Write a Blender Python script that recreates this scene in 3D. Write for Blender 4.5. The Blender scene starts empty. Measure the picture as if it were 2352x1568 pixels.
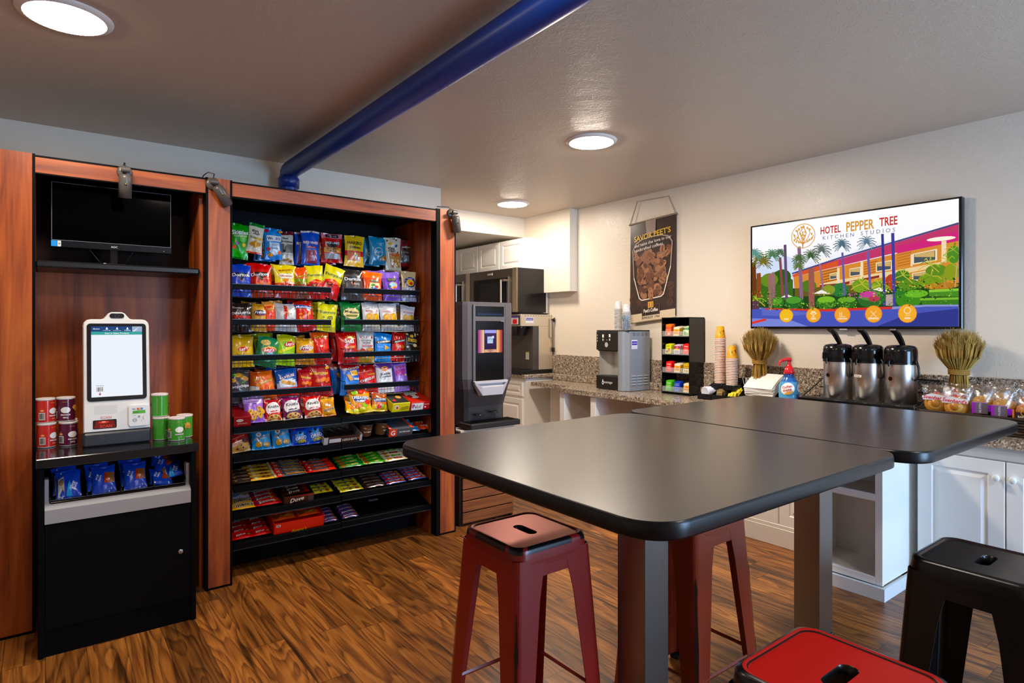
import bpy, math, random
from mathutils import Matrix, Vector, Euler, noise as mnoise
C = bpy.context.scene.collection
R = math.radians
PI = math.pi
RND = random.Random(7)

# ---------------------------------------------------------------- colours
_hc = {}
def hx(s):
    if not isinstance(s, str):
        return s
    if s not in _hc:
        t = s.lstrip('#')
        if len(t) == 3:
            t = ''.join(ch * 2 for ch in t)
        o = []
        for i in (0, 2, 4):
            v = int(t[i:i + 2], 16) / 255
            o.append(v / 12.92 if v <= .04045 else ((v + .055) / 1.055) ** 2.4)
        _hc[s] = tuple(o)
    return _hc[s]

def ink(c):
    """printing inks are a little richer than the swatch they were matched with"""
    c = hx(c); l = .3 * c[0] + .55 * c[1] + .15 * c[2]
    return tuple(min(1., max(0., l + (q - l) * 1.22)) for q in c)
# ---------------------------------------------------------------- materials
M = {}
def newmat(name):
    m = bpy.data.materials.new(name)
    m.use_nodes = True
    n = m.node_tree.nodes
    M[name] = m
    return m, n, m.node_tree.links, n['Principled BSDF']
def attr_mat(name, rough=.5, metal=0, spec=.5, coat=0, emit=0, bump=0, bscale=200, aniso=0):
    m, n, l, b = newmat(name)
    a = n.new('ShaderNodeAttribute'); a.attribute_name = 'Col'
    b.inputs['Roughness'].default_value = rough
    b.inputs['Metallic'].default_value = metal
    b.inputs['Specular IOR Level'].default_value = spec
    b.inputs['Coat Weight'].default_value = coat
    b.inputs['Coat Roughness'].default_value = .08
    if emit:
        b.inputs['Base Color'].default_value = (0, 0, 0, 1)
        l.new(a.outputs['Color'], b.inputs['Emission Color'])
        b.inputs['Emission Strength'].default_value = emit
    else:
        l.new(a.outputs['Color'], b.inputs['Base Color'])
    if bump:
        tc = n.new('ShaderNodeTexCoord')
        t = n.new('ShaderNodeTexNoise'); t.inputs['Scale'].default_value = bscale
        bp = n.new('ShaderNodeBump'); bp.inputs['Strength'].default_value = bump; bp.inputs['Distance'].default_value = .002
        if aniso:
            mp = n.new('ShaderNodeMapping'); mp.inputs['Scale'].default_value = aniso
            l.new(tc.outputs['Object'], mp.inputs['Vector']); l.new(mp.outputs['Vector'], t.inputs['Vector'])
        else:
            l.new(tc.outputs['Object'], t.inputs['Vector'])
        l.new(t.outputs['Fac'], bp.inputs['Height']); l.new(bp.outputs['Normal'], b.inputs['Normal'])
    return m
attr_mat('paint', .55)
attr_mat('gloss', .16, spec=.5)
attr_mat('foil', .24, spec=.7, bump=.35, bscale=60)
attr_mat('print', .4)
attr_mat('satin', .34)
attr_mat('matte', .8, spec=.3)
attr_mat('metal', .27, metal=1)
attr_mat('chrome', .1, metal=1)
attr_mat('brushed', .3, metal=1, bump=.12, bscale=1, aniso=(600, 600, 8))
attr_mat('emit', .3, emit=1.0, spec=0)
attr_mat('emitlow', .15, emit=.8, spec=.4)
attr_mat('lamp', .5, emit=115.0)
attr_mat('lamp_bright', .5, emit=300.0)
attr_mat('lamp_kitchen', .5, emit=115.0)
attr_mat('black', .45, spec=.06)
attr_mat('steel', .36, metal=.55)
attr_mat('darkglass', .06, spec=.12)
attr_mat('laminate', .26, spec=.8, bump=.06, bscale=900)
attr_mat('stoolpaint', .3, spec=.4, coat=.08)
attr_mat('stoolseat', .34, spec=.14)
attr_mat('stoolmetal', .36, metal=.5, spec=.3)
attr_mat('edge', .3, spec=.35)
attr_mat('straw', .75, spec=.2)

def ramp(n, stops, interp='LINEAR'):
    r = n.new('ShaderNodeValToRGB')
    r.color_ramp.interpolation = interp
    e = r.color_ramp.elements
    while len(e) < len(stops):
        e.new(.5)
    for i, (p, c) in enumerate(stops):
        e[i].position = p
        e[i].color = (*hx(c), 1)
    return r
def nd(n, typ, **kw):
    x = n.new(typ)
    for k, v in kw.items():
        if k in x.inputs:
            x.inputs[k].default_value = v
        else:
            setattr(x, k, v)
    return x

def wood_mat(name, along, stops, scale=1., rough=.4, coat=.04):
    """laminate wood with long grain running along axis 0/1/2 of the object"""
    m, n, l, b = newmat(name)
    tc = n.new('ShaderNodeTexCoord')
    geo = n.new('ShaderNodeNewGeometry')
    mp = n.new('ShaderNodeMapping')
    sc = [7 * scale] * 3; sc[along] = .8 * scale
    mp.inputs['Scale'].default_value = sc
    l.new(geo.outputs['Position'], mp.inputs['Vector'])
    t1 = nd(n, 'ShaderNodeTexNoise', Scale=1.3, Detail=5., Roughness=.6, Distortion=1.1)
    l.new(mp.outputs['Vector'], t1.inputs['Vector'])
    mp2 = n.new('ShaderNodeMapping')
    sc2 = [90 * scale] * 3; sc2[along] = 3 * scale
    mp2.inputs['Scale'].default_value = sc2
    l.new(geo.outputs['Position'], mp2.inputs['Vector'])
    t2 = nd(n, 'ShaderNodeTexNoise', Scale=1., Detail=3.)
    l.new(mp2.outputs['Vector'], t2.inputs['Vector'])
    mx = nd(n, 'ShaderNodeMath', operation='MULTIPLY_ADD')
    mx.inputs[1].default_value = .28
    l.new(t2.outputs['Fac'], mx.inputs[0])
    sb = nd(n, 'ShaderNodeMath', operation='SUBTRACT'); sb.inputs[1].default_value = .14
    l.new(t1.outputs['Fac'], sb.inputs[0]); l.new(sb.outputs[0], mx.inputs[2])
    rp = ramp(n, stops)
    l.new(mx.outputs[0], rp.inputs['Fac'])
    l.new(rp.outputs['Color'], b.inputs['Base Color'])
    b.inputs['Roughness'].default_value = rough
    b.inputs['Coat Weight'].default_value = coat
    b.inputs['Coat Roughness'].default_value = .2
    return m
CH = [(.25, '#5c2408'), (.42, '#8a3b0c'), (.55, '#a64e13'), (.72, '#bd621d')]
wood_mat('cherry_v', 2, CH)
wood_mat('cherry_h', 0, CH)
wood_mat('slat', 0, [(.25, '#4a2410'), (.45, '#7a431d'), (.6, '#8f5426'), (.75, '#a5693a')], 1.3, .5, 0)

def floor_mat():
    m, n, l, b = newmat('plank_floor')
    geo = n.new('ShaderNodeNewGeometry')
    sp = n.new('ShaderNodeSeparateXYZ'); l.new(geo.outputs['Position'], sp.inputs[0])
    def math_(op, a, bb=None):
        x = nd(n, 'ShaderNodeMath', operation=op)
        for i, v in enumerate((a, bb)):
            if v is None: continue
            if isinstance(v, (int, float)): x.inputs[i].default_value = v
            else: l.new(v, x.inputs[i])
        return x.outputs[0]
    W, Ln = .152, 1.22
    xs = math_('DIVIDE', sp.outputs['X'], W)
    col = math_('FLOOR', xs)
    wn = nd(n, 'ShaderNodeTexWhiteNoise', noise_dimensions='1D'); l.new(col, wn.inputs['W'])
    yo = math_('ADD', math_('DIVIDE', sp.outputs['Y'], Ln), wn.outputs['Value'])
    row = math_('FLOOR', yo)
    pid = math_('ADD', math_('MULTIPLY', col, 17.31), math_('MULTIPLY', row, 5.77))
    wn2 = nd(n, 'ShaderNodeTexWhiteNoise', noise_dimensions='1D'); l.new(pid, wn2.inputs['W'])
    off = math_('MULTIPLY', wn2.outputs['Value'], 37.)
    def coord(sx, sy):
        c = n.new('ShaderNodeCombineXYZ')
        l.new(math_('MULTIPLY', sp.outputs['X'], sx), c.inputs[0])
        l.new(math_('MULTIPLY', sp.outputs['Y'], sy), c.inputs[1])
        l.new(off, c.inputs[2])
        return c.outputs[0]
    # bold cathedral figure: contour lines of a stretched noise field
    t1 = nd(n, 'ShaderNodeTexNoise', Scale=1., Detail=1.5, Roughness=.45, Distortion=.35)
    l.new(coord(8., .95), t1.inputs['Vector'])
    rings = math_('FRACT', math_('MULTIPLY', t1.outputs['Fac'], 12.))
    rp1 = ramp(n, [(0., '#371807'), (.16, '#6d3a12'), (.5, '#a76425'), (.85, '#c07c34'), (1., '#7d4417')])
    l.new(rings, rp1.inputs['Fac'])
    t2 = nd(n, 'ShaderNodeTexNoise', Scale=1., Detail=4., Roughness=.65)
    l.new(coord(110., 3.5), t2.inputs['Vector'])
    rp2 = ramp(n, [(.33, '#45210a'), (.52, '#a46428'), (.7, '#c8853f')])
    l.new(t2.outputs['Fac'], rp2.inputs['Fac'])
    mix = nd(n, 'ShaderNodeMix', data_type='RGBA', blend_type='MIX'); mix.inputs[0].default_value = .45
    l.new(rp1.outputs['Color'], mix.inputs[6]); l.new(rp2.outputs['Color'], mix.inputs[7])
    # dark streaks
    t3 = nd(n, 'ShaderNodeTexNoise', Scale=1., Detail=2., Distortion=.6)
    l.new(coord(22., 1.2), t3.inputs['Vector'])
    rp3 = ramp(n, [(.3, '#5b5b5b'), (.46, '#ffffff')])
    l.new(t3.outputs['Fac'], rp3.inputs['Fac'])
    mul = nd(n, 'ShaderNodeMix', data_type='RGBA', blend_type='MULTIPLY'); mul.inputs[0].default_value = .9
    l.new(mix.outputs[2], mul.inputs[6]); l.new(rp3.outputs['Color'], mul.inputs[7])
    # plank tone + seams
    tone = ramp(n, [(0., '#a4a4a4'), (1., '#ffffff')]); l.new(wn2.outputs['Value'], tone.inputs['Fac'])
    mul2 = nd(n, 'ShaderNodeMix', data_type='RGBA', blend_type='MULTIPLY'); mul2.inputs[0].default_value = 1.
    l.new(mul.outputs[2], mul2.inputs[6]); l.new(tone.outputs['Color'], mul2.inputs[7])
    fx = math_('FRACT', xs); fy = math_('FRACT', yo)
    ex = math_('LESS_THAN', math_('MINIMUM', fx, math_('SUBTRACT', 1., fx)), .012)
    ey = math_('LESS_THAN', math_('MINIMUM', fy, math_('SUBTRACT', 1., fy)), .0016)
    seam = math_('MAXIMUM', ex, ey)
    mul3 = nd(n, 'ShaderNodeMix', data_type='RGBA', blend_type='MIX')
    l.new(math_('MULTIPLY', seam, .6), mul3.inputs[0]); l.new(mul2.outputs[2], mul3.inputs[6])
    mul3.inputs[7].default_value = (.02, .01, .004, 1)
    l.new(mul3.outputs[2], b.inputs['Base Color'])
    b.inputs['Roughness'].default_value = .36
    bp = nd(n, 'ShaderNodeBump', Strength=.12, Distance=.002)
    l.new(t2.outputs['Fac'], bp.inputs['Height']); l.new(bp.outputs['Normal'], b.inputs['Normal'])
floor_mat()

def plaster(name, col, rough, s1=.35, sc=2.2):
    m, n, l, b = newmat(name)
    geo = n.new('ShaderNodeNewGeometry')
    b.inputs['Base Color'].default_value = (*hx(col), 1)
    b.inputs['Roughness'].default_value = rough
    t = nd(n, 'ShaderNodeTexNoise', Scale=sc, Detail=6., Roughness=.62, Distortion=1.4)
    l.new(geo.outputs['Position'], t.inputs['Vector'])
    t2 = nd(n, 'ShaderNodeTexNoise', Scale=sc * 11, Detail=3., Distortion=2.5)
    l.new(geo.outputs['Position'], t2.inputs['Vector'])
    r2 = ramp(n, [(.5, '#000000'), (.66, '#ffffff')]); l.new(t2.outputs['Fac'], r2.inputs['Fac'])
    ad = nd(n, 'ShaderNodeMath', operation='MULTIPLY_ADD'); ad.inputs[1].default_value = .12
    l.new(r2.outputs['Color'], ad.inputs[0]); l.new(t.outputs['Fac'], ad.inputs[2])
    bp = nd(n, 'ShaderNodeBump', Strength=s1, Distance=.02)
    l.new(ad.outputs[0], bp.inputs['Height']); l.new(bp.outputs['Normal'], b.inputs['Normal'])
plaster('wall_paint', '#e9dfcf', .36, .2)
plaster('ceiling_paint', '#c8b7a5', .42, .28)

def granite():
    m, n, l, b = newmat('granite')
    geo = n.new('ShaderNodeNewGeometry')
    v = nd(n, 'ShaderNodeTexVoronoi', Scale=150.); l.new(geo.outputs['Position'], v.inputs['Vector'])
    s = n.new('ShaderNodeSeparateColor'); l.new(v.outputs['Color'], s.inputs[0])
    t = nd(n, 'ShaderNodeTexNoise', Scale=45., Detail=3.); l.new(geo.outputs['Position'], t.inputs['Vector'])
    ad = nd(n, 'ShaderNodeMath', operation='MULTIPLY_ADD'); ad.inputs[1].default_value = .8
    l.new(s.outputs[0], ad.inputs[0])
    sb = nd(n, 'ShaderNodeMath', operation='SUBTRACT'); sb.inputs[1].default_value = .4
    l.new(t.outputs['Fac'], sb.inputs[0]); l.new(sb.outputs[0], ad.inputs[2])
    rp = ramp(n, [(.05, '#2f2722'), (.25, '#6d5d50'), (.5, '#94826f'), (.75, '#b3a491'), (.95, '#ddd3c4')])
    l.new(ad.outputs[0], rp.inputs['Fac']); l.new(rp.outputs['Color'], b.inputs['Base Color'])
    b.inputs['Roughness'].default_value = .22
granite()

def film():
    m, n, l, b = newmat('clear_film')
    tr = n.new('ShaderNodeBsdfTransparent')
    g = nd(n, 'ShaderNodeBsdfGlossy', Roughness=.12)
    mix = n.new('ShaderNodeMixShader'); mix.inputs[0].default_value = .22
    o = n['Material Output']
    l.new(tr.outputs[0], mix.inputs[1]); l.new(g.outputs[0], mix.inputs[2]); l.new(mix.outputs[0], o.inputs['Surface'])
    t = nd(n, 'ShaderNodeTexNoise', Scale=70., Detail=3., Distortion=1.); tc = n.new('ShaderNodeTexCoord')
    l.new(tc.outputs['Object'], t.inputs['Vector'])
    bp = nd(n, 'ShaderNodeBump', Strength=.8, Distance=.004); l.new(t.outputs['Fac'], bp.inputs['Height'])
    l.new(bp.outputs['Normal'], g.inputs['Normal'])
film()
def acrylic():
    m, n, l, b = newmat('clear_acrylic')
    b.inputs['Base Color'].default_value = (.9, .95, .95, 1)
    b.inputs['Roughness'].default_value = .05
    tr = n.new('ShaderNodeBsdfTransparent'); mix = n.new('ShaderNodeMixShader'); mix.inputs[0].default_value = .15
    l.new(tr.outputs[0], mix.inputs[1]); l.new(b.outputs[0], mix.inputs[2]); l.new(mix.outputs[0], n['Material Output'].inputs['Surface'])
acrylic()

# ---------------------------------------------------------------- mesh builder
def rrect(w, d, r, n=6, cx=0, cy=0):
    r = max(r, 1e-4); p = []
    for sx, sy, a in ((1, 1, 0), (-1, 1, 90), (-1, -1, 180), (1, -1, 270)):
        for i in range(n + 1):
            t = R(a + 90 * i / n)
            p.append((cx + sx * (w / 2 - r) + r * math.cos(t), cy + sy * (d / 2 - r) + r * math.sin(t)))
    return p
def dense(p, L=.012):
    o = []
    for a, b in zip(p, p[1:] + p[:1]):
        k = max(1, round(math.hypot(b[0] - a[0], b[1] - a[1]) / L)); o += [(a[0] + (b[0] - a[0]) * q / k, a[1] + (b[1] - a[1]) * q / k) for q in range(k)]
    return o
def circle(r, n=24, cx=0, cy=0):
    return [(cx + r * math.cos(2 * PI * i / n), cy + r * math.sin(2 * PI * i / n)) for i in range(n)]

class MB:
    def __init__(s):
        s.v = []; s.f = []; s.c = []; s.mi = []; s.sm = []; s.mats = []; s.T = None
    def midx(s, m):
        if m not in s.mats: s.mats.append(m)
        return s.mats.index(m)
    def add(s, vs, fs, col='#888', mat='paint', smooth=False, pv=False):
        o = len(s.v)
        if s.T is not None:
            vs = [s.T @ Vector(p) for p in vs]
        s.v.extend(vs)
        k = s.midx(mat)
        multi = isinstance(col, list)
        if mat in ('foil', 'print'):
            col = [ink(c) for c in col] if multi else ink(col)
        c1 = None if multi else hx(col)
        for i, f in enumerate(fs):
            s.f.append(tuple(j + o for j in f)); s.mi.append(k); s.sm.append(smooth)
            if pv: s.c.append([hx(col[j]) for j in f])
            elif multi: s.c.append(hx(col[i]))
            else: s.c.append(c1)
        return s
    def box(s, a, b, col='#888', mat='paint', bev=0.):
        x0, y0, z0 = (min(a[i], b[i]) for i in range(3)); x1, y1, z1 = (max(a[i], b[i]) for i in range(3))
        if bev <= 0:
            v = [(x, y, z) for z in (z0, z1) for y in (y0, y1) for x in (x0, x1)]
            return s.add(v, [(0, 2, 3, 1), (4, 5, 7, 6), (0, 1, 5, 4), (2, 6, 7, 3), (0, 4, 6, 2), (1, 3, 7, 5)], col, mat)
        bev = min(bev, (x1 - x0) / 2.01, (y1 - y0) / 2.01, (z1 - z0) / 2.01)
        v = []; ix = {}
        for cx in (0, 1):
            for cy in (0, 1):
                for cz in (0, 1):
                    for ax in range(3):
                        p = [x1 if cx else x0, y1 if cy else y0, z1 if cz else z0]
                        for q, cc in enumerate((cx, cy, cz)):
                            if q != ax: p[q] += -bev if cc else bev
                        ix[(cx, cy, cz, ax)] = len(v); v.append(tuple(p))
        fs = []
        for ax in range(3):
            o = [q for q in range(3) if q != ax]
            for sd in (0, 1):
                q = []
                for a_, b_ in ((0, 0), (1, 0), (1, 1), (0, 1)):
                    k = [0, 0, 0]; k[ax] = sd; k[o[0]] = a_; k[o[1]] = b_
                    q.append(ix[(*k, ax)])
                if (sd == 1) == (ax == 1): q.reverse()
                fs.append(tuple(q))
        for ax in range(3):
            o = [q for q in range(3) if q != ax]
            for a_ in (0, 1):
                for b_ in (0, 1):
                    k0 = [0, 0, 0]; k0[o[0]] = a_; k0[o[1]] = b_; k1 = list(k0); k1[ax] = 1
                    fs.append((ix[(*k0, o[0])], ix[(*k1, o[0])], ix[(*k1, o[1])], ix[(*k0, o[1])]))
        for cx in (0, 1):
            for cy in (0, 1):
                for cz in (0, 1):
                    fs.append(tuple(ix[(cx, cy, cz, a_)] for a_ in range(3)))
        return s.add(v, fs, col, mat)
    def loft(s, rings, col='#888', mat='paint', smooth=False, cap0=True, cap1=True, closed=True, cols=None):
        n = len(rings[0]); v = [p for r in rings for p in r]; f = []; cc = []
        for i in range(len(rings) - 1):
            for j in range(n if closed else n - 1):
                k = (j + 1) % n
                f.append((i * n + j, i * n + k, (i + 1) * n + k, (i + 1) * n + j)); cc.append(cols[i] if cols else col)
        s.add(v, f, cc, mat, smooth)
        if cap0: s.add(list(rings[0]), [tuple(range(n - 1, -1, -1))], cols[0] if cols else col, mat)
        if cap1: s.add(list(rings[-1]), [tuple(range(n))], cols[-1] if cols else col, mat)
        return s
    def prism(s, pts, z0, z1, col='#888', mat='paint', bev=0, smooth=False):
        if bev:
            def ins(e):
                cx = sum(p[0] for p in pts) / len(pts); cy = sum(p[1] for p in pts) / len(pts)
                W = max(abs(p[0] - cx) for p in pts); D = max(abs(p[1] - cy) for p in pts)
                return [(cx + (p[0] - cx) * (1 - e / W), cy + (p[1] - cy) * (1 - e / D)) for p in pts]
            i_ = ins(bev); i2 = ins(bev * .3)
            rg = [(i_, z0), (i2, z0 + bev * .3), (pts, z0 + bev), (pts, z1 - bev), (i2, z1 - bev * .3), (i_, z1)]
        else:
            rg = [(pts, z0), (pts, z1)]
        return s.loft([[(p[0], p[1], z) for p in q] for q, z in rg], col, mat, smooth)
    def lathe(s, prof, col='#888', mat='paint', n=24, cols=None, smooth=True, cx=0, cy=0, cap0=True, cap1=True):
        return s.loft([[(cx + r * math.cos(2 * PI * i / n), cy + r * math.sin(2 * PI * i / n), z) for i in range(n)] for r, z in prof],
                      col, mat, smooth, cap0, cap1, True, cols)
    def tube(s, pts, r, col='#222', mat='satin', n=8, smooth=True, closed=False):
        pts = [Vector(p) for p in pts]; rr = r if isinstance(r, list) else [r] * len(pts)
        rings = []; prev = None
        for i, p in enumerate(pts):
            a = pts[i - 1] if i else (pts[-1] if closed else p); b = pts[i + 1] if i < len(pts) - 1 else (pts[0] if closed else p)
            t = (b - a).normalized()
            if prev is None:
                u = t.orthogonal().normalized()
            else:
                u = (prev - t * prev.dot(t)).normalized()
            prev = u; w = t.cross(u)
            rings.append([tuple(p + (u * math.cos(2 * PI * k / n) + w * math.sin(2 * PI * k / n)) * rr[i]) for k in range(n)])
        if closed: rings.append(rings[0])
        return s.loft(rings, col, mat, smooth, not closed, not closed)
    def quad(s, a, b, c, d, col, mat='paint'):
        return s.add([a, b, c, d], [(0, 1, 2, 3)], col, mat)
    def mesh(s, name):
        me = bpy.data.meshes.new(name)
        me.from_pydata([tuple(p) for p in s.v], [], s.f)
        for m in s.mats: me.materials.append(M[m])
        me.polygons.foreach_set('material_index', s.mi)
        me.polygons.foreach_set('use_smooth', s.sm)
        a = me.color_attributes.new('Col', 'FLOAT_COLOR', 'CORNER')
        buf = []
        for f, c in zip(s.f, s.c):
            if isinstance(c, list):
                for q in c: buf.extend((*q, 1.))
            else:
                buf.extend((*c, 1.) * len(f))
        a.data.foreach_set('color', buf)
        me.update()
        return me
    def part(s, name, parent, label=None, stuff=False):
        o = bpy.data.objects.new(name, s.mesh(name)); C.objects.link(o); o.parent = parent
        if label: o['label'] = label
        if stuff: o['kind'] = 'stuff'
        return o
    def thing(s, name, label, cat, loc=(0, 0, 0), rot=(0, 0, 0), group=None):
        o = bpy.data.objects.new(name, s.mesh(name)); C.objects.link(o)
        return tag(o, label, cat, loc, rot, group)
    def struct(s, name, parent=None):
        o = bpy.data.objects.new(name, s.mesh(name)); C.objects.link(o)
        if parent: o.parent = parent
        else: o['kind'] = 'structure'
        return o
    def xf(s, M4=None):
        s.T = M4; return s
def tag(o, label, cat, loc, rot, group):
    o.location = loc
    o.rotation_euler = rot if isinstance(rot, (tuple, list, Euler)) else (0, 0, rot)
    o['label'] = label; o['category'] = cat
    if group: o['group'] = group
    return o
def thing(name, label, cat, loc=(0, 0, 0), rot=(0, 0, 0), group=None):
    o = bpy.data.objects.new(name, None); C.objects.link(o); o.empty_display_size = .05
    return tag(o, label, cat, loc, rot, group)
def dup(src, label, loc, rot, group=None):
    """copy a thing with its parts and sub-parts"""
    c = src.copy(); C.objects.link(c)
    tag(c, label, src['category'], loc, rot, group or src.get('group'))
    for ch in [o for o in C.objects if o.parent == src]:
        d = ch.copy(); C.objects.link(d); d.parent = c
        for g in [o for o in C.objects if o.parent == ch]:
            e = g.copy(); C.objects.link(e); e.parent = d
    return c
ORD = ['first', 'second', 'third', 'fourth', 'fifth', 'sixth', 'seventh', 'eighth', 'ninth', 'tenth', 'eleventh', 'twelfth', 'thirteenth', 'fourteenth',
       'fifteenth', 'sixteenth', 'seventeenth', 'eighteenth', 'nineteenth', 'twentieth', 'twenty-first', 'twenty-second', 'twenty-third', 'twenty-fourth',
       'twenty-fifth', 'twenty-sixth', 'twenty-seventh', 'twenty-eighth', 'twenty-ninth', 'thirtieth']

# ---------------------------------------------------------------- lettering and printed artwork
_tc = {}
def glyphs(txt, off=0., shear=0.):
    k = (txt, off, shear)
    if k not in _tc:
        cu = bpy.data.curves.new('lettering', 'FONT')
        cu.body = txt; cu.size = 1; cu.resolution_u = 2; cu.offset = off; cu.shear = shear; cu.fill_mode = 'FRONT'
        o = bpy.data.objects.new('lettering', cu)
        me = bpy.data.meshes.new_from_object(o)
        vs = [(v.co.x, v.co.y) for v in me.vertices]; fs = [tuple(p.vertices) for p in me.polygons]
        bpy.data.objects.remove(o); bpy.data.curves.remove(cu); bpy.data.meshes.remove(me)
        xs = [v[0] for v in vs] or [0, 1]; ys = [v[1] for v in vs] or [0, 1]
        _tc[k] = (vs, fs, min(xs), max(xs), min(ys), max(ys))
    return _tc[k]

def art(mb, fm, W, H, elems, mat='print', step=.00035, base=.0006):
    """print elements on a surface. fm(u,v,off)->point; u,v in -1..1; W,H half sizes in metres."""
    lay = base
    for e in elems:
        lay += step
        k = e[0]
        if k == 'T':
            _, txt, u, v, w, col = e[:6]
            rot = e[6] if len(e) > 6 else 0; st = e[7] if len(e) > 7 else ''; stretch = e[8] if len(e) > 8 else 1.
            sh = .28 if 'i' in st else 0
            ref = glyphs(txt, .022 if 'b' in st else 0., sh)
            sc = w * W / max(1e-6, ref[3] - ref[2]); cx = (ref[2] + ref[3]) / 2; cy = (ref[4] + ref[5]) / 2
            ca, sa = math.cos(R(rot)), math.sin(R(rot))
            runs = [(ref, col)]
            if 'o:' in st:
                oc = st.split('o:')[1].split(' ')[0]
                runs.insert(0, (glyphs(txt, .075, sh), oc))
            for g, cc in runs:
                pts = []
                for x, y in g[0]:
                    x = (x - cx) * sc; y = (y - cy) * sc * stretch
                    pts.append(fm(u + (x * ca - y * sa) / W, v + (x * sa + y * ca) / H, lay))
                mb.add(pts, g[1], cc, mat); lay += step
        elif k == 'E':
            _, u, v, ru, rv, col = e[:6]; rot = R(e[6]) if len(e) > 6 else 0
            nr, ns = (3, 16) if max(ru * W, rv * H) > .012 else (1, 10)
            pts = [fm(u, v, lay)]; fs = []
            for i in range(1, nr + 1):
                for j in range(ns):
                    a = 2 * PI * j / ns; x = ru * W * i / nr * math.cos(a); y = rv * H * i / nr * math.sin(a)
                    pts.append(fm(u + (x * math.cos(rot) - y * math.sin(rot)) / W, v + (x * math.sin(rot) + y * math.cos(rot)) / H, lay))
            for j in range(ns):
                q = (j + 1) % ns
                fs.append((0, 1 + j, 1 + q))
                for i in range(nr - 1):
                    fs.append((1 + i * ns + j, 1 + (i + 1) * ns + j, 1 + (i + 1) * ns + q, 1 + i * ns + q))
            mb.add(pts, fs, col, mat)
        elif k == 'O':      # ring outline
            _, u, v, ru, rv, th, col = e
            ns = 28; pts = []; fs = []
            for j in range(ns):
                a = 2 * PI * j / ns
                for q in (1, 1 - th):
                    pts.append(fm(u + ru * q * math.cos(a), v + rv * q * math.sin(a), lay))
            for j in range(ns):
                q = (j + 1) % ns
                fs.append((2 * j, 2 * q, 2 * q + 1, 2 * j + 1))
            mb.add(pts, fs, col, mat)
        elif k == 'R':
            _, u0, v0, u1, v1, col = e[:6]
            nx = max(1, int(abs(u1 - u0) * W / .02)); ny = max(1, int(abs(v1 - v0) * H / .02))
            nx, ny = min(nx, 8), min(ny, 8)
            pts = [fm(u0 + (u1 - u0) * i / nx, v0 + (v1 - v0) * j / ny, lay) for j in range(ny + 1) for i in range(nx + 1)]
            fs = [(j * (nx + 1) + i, j * (nx + 1) + i + 1, (j + 1) * (nx + 1) + i + 1, (j + 1) * (nx + 1) + i) for j in range(ny) for i in range(nx)]
            if isinstance(col, tuple) and isinstance(col[0], str):     # vertical blend of two inks
                c0, c1 = hx(col[0]), hx(col[1]); cs = []
                for j in range(ny + 1):
                    t = j / ny; cs += [tuple(c0[q] * (1 - t) + c1[q] * t for q in range(3))] * (nx + 1)
                mb.add(pts, fs, cs, mat, pv=True)
            else:
                mb.add(pts, fs, col, mat)
        elif k == 'P':
            _, pl, col = e[:3]
            cu = sum(p[0] for p in pl) / len(pl); cv = sum(p[1] for p in pl) / len(pl)
            dense = []
            for i, p in enumerate(pl):
                q = pl[(i + 1) % len(pl)]
                L = math.hypot((q[0] - p[0]) * W, (q[1] - p[1]) * H); m = max(1, min(6, int(L / .02)))
                dense += [(p[0] + (q[0] - p[0]) * t / m, p[1] + (q[1] - p[1]) * t / m) for t in range(m)]
            nr = 3 if max(abs(p[0] - cu) * W for p in pl) > .02 else 1
            n = len(dense); pts = [fm(cu, cv, lay)]; fs = []
            for i in range(1, nr + 1):
                pts += [fm(cu + (p[0] - cu) * i / nr, cv + (p[1] - cv) * i / nr, lay) for p in dense]
            for j in range(n):
                q = (j + 1) % n; fs.append((0, 1 + j, 1 + q))
                for i in range(nr - 1):
                    fs.append((1 + i * n + j, 1 + (i + 1) * n + j, 1 + (i + 1) * n + q, 1 + i * n + q))
            mb.add(pts, fs, col, mat)
        elif k == 'L':      # stroke along a polyline, width in u units
            _, pl, w, col = e
            for a, b in zip(pl, pl[1:]):
                dx, dy = (b[0] - a[0]) * W, (b[1] - a[1]) * H; L = math.hypot(dx, dy) or 1
                ox, oy = -dy / L * w / 2, dx / L * w * W / H / 2
                mb.add([fm(a[0] - ox, a[1] - oy, lay), fm(b[0] - ox, b[1] - oy, lay), fm(b[0] + ox, b[1] + oy, lay), fm(a[0] + ox, a[1] + oy, lay)], [(0, 1, 2, 3)], col, mat)
def flat(cx, y, cz, W, H):
    """printed face in the local XZ plane, facing -Y"""
    return lambda u, v, o: (cx + u * W, y - o, cz + v * H)
def flat_top(cx, cy, z, W, H):
    return lambda u, v, o: (cx + u * W, cy + v * H, z + o)
def flat_tilt(p0, ax, ay, nrm, W, H):
    p0, ax, ay, nrm = Vector(p0), Vector(ax), Vector(ay), Vector(nrm)
    return lambda u, v, o: tuple(p0 + ax * (u * W) + ay * (v * H) + nrm * o)
def around(cx, cy, r, cz, H, a0=-PI / 2):
    """printed on an upright cylinder; u measured in radii, u=0 faces -Y"""
    return lambda u, v, o: (cx + (r + o) * math.cos(a0 + u), cy + (r + o) * math.sin(a0 + u), cz + v * H)
def bars(u, v, w, h, n=11, col='#111'):
    """a bar code on a white panel"""
    o = [('R', u - w, v - h, u + w, v + h, '#f2f0ea')]; rr = random.Random(n)
    x = u - w * .85
    while x < u + w * .8:
        t = rr.choice((.04, .07, .1)) * w * 1.3
        o.append(('R', x, v - h * .8, x + t, v + h * .8, col)); x += t + rr.choice((.05, .09)) * w * 1.3
    return o
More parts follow.
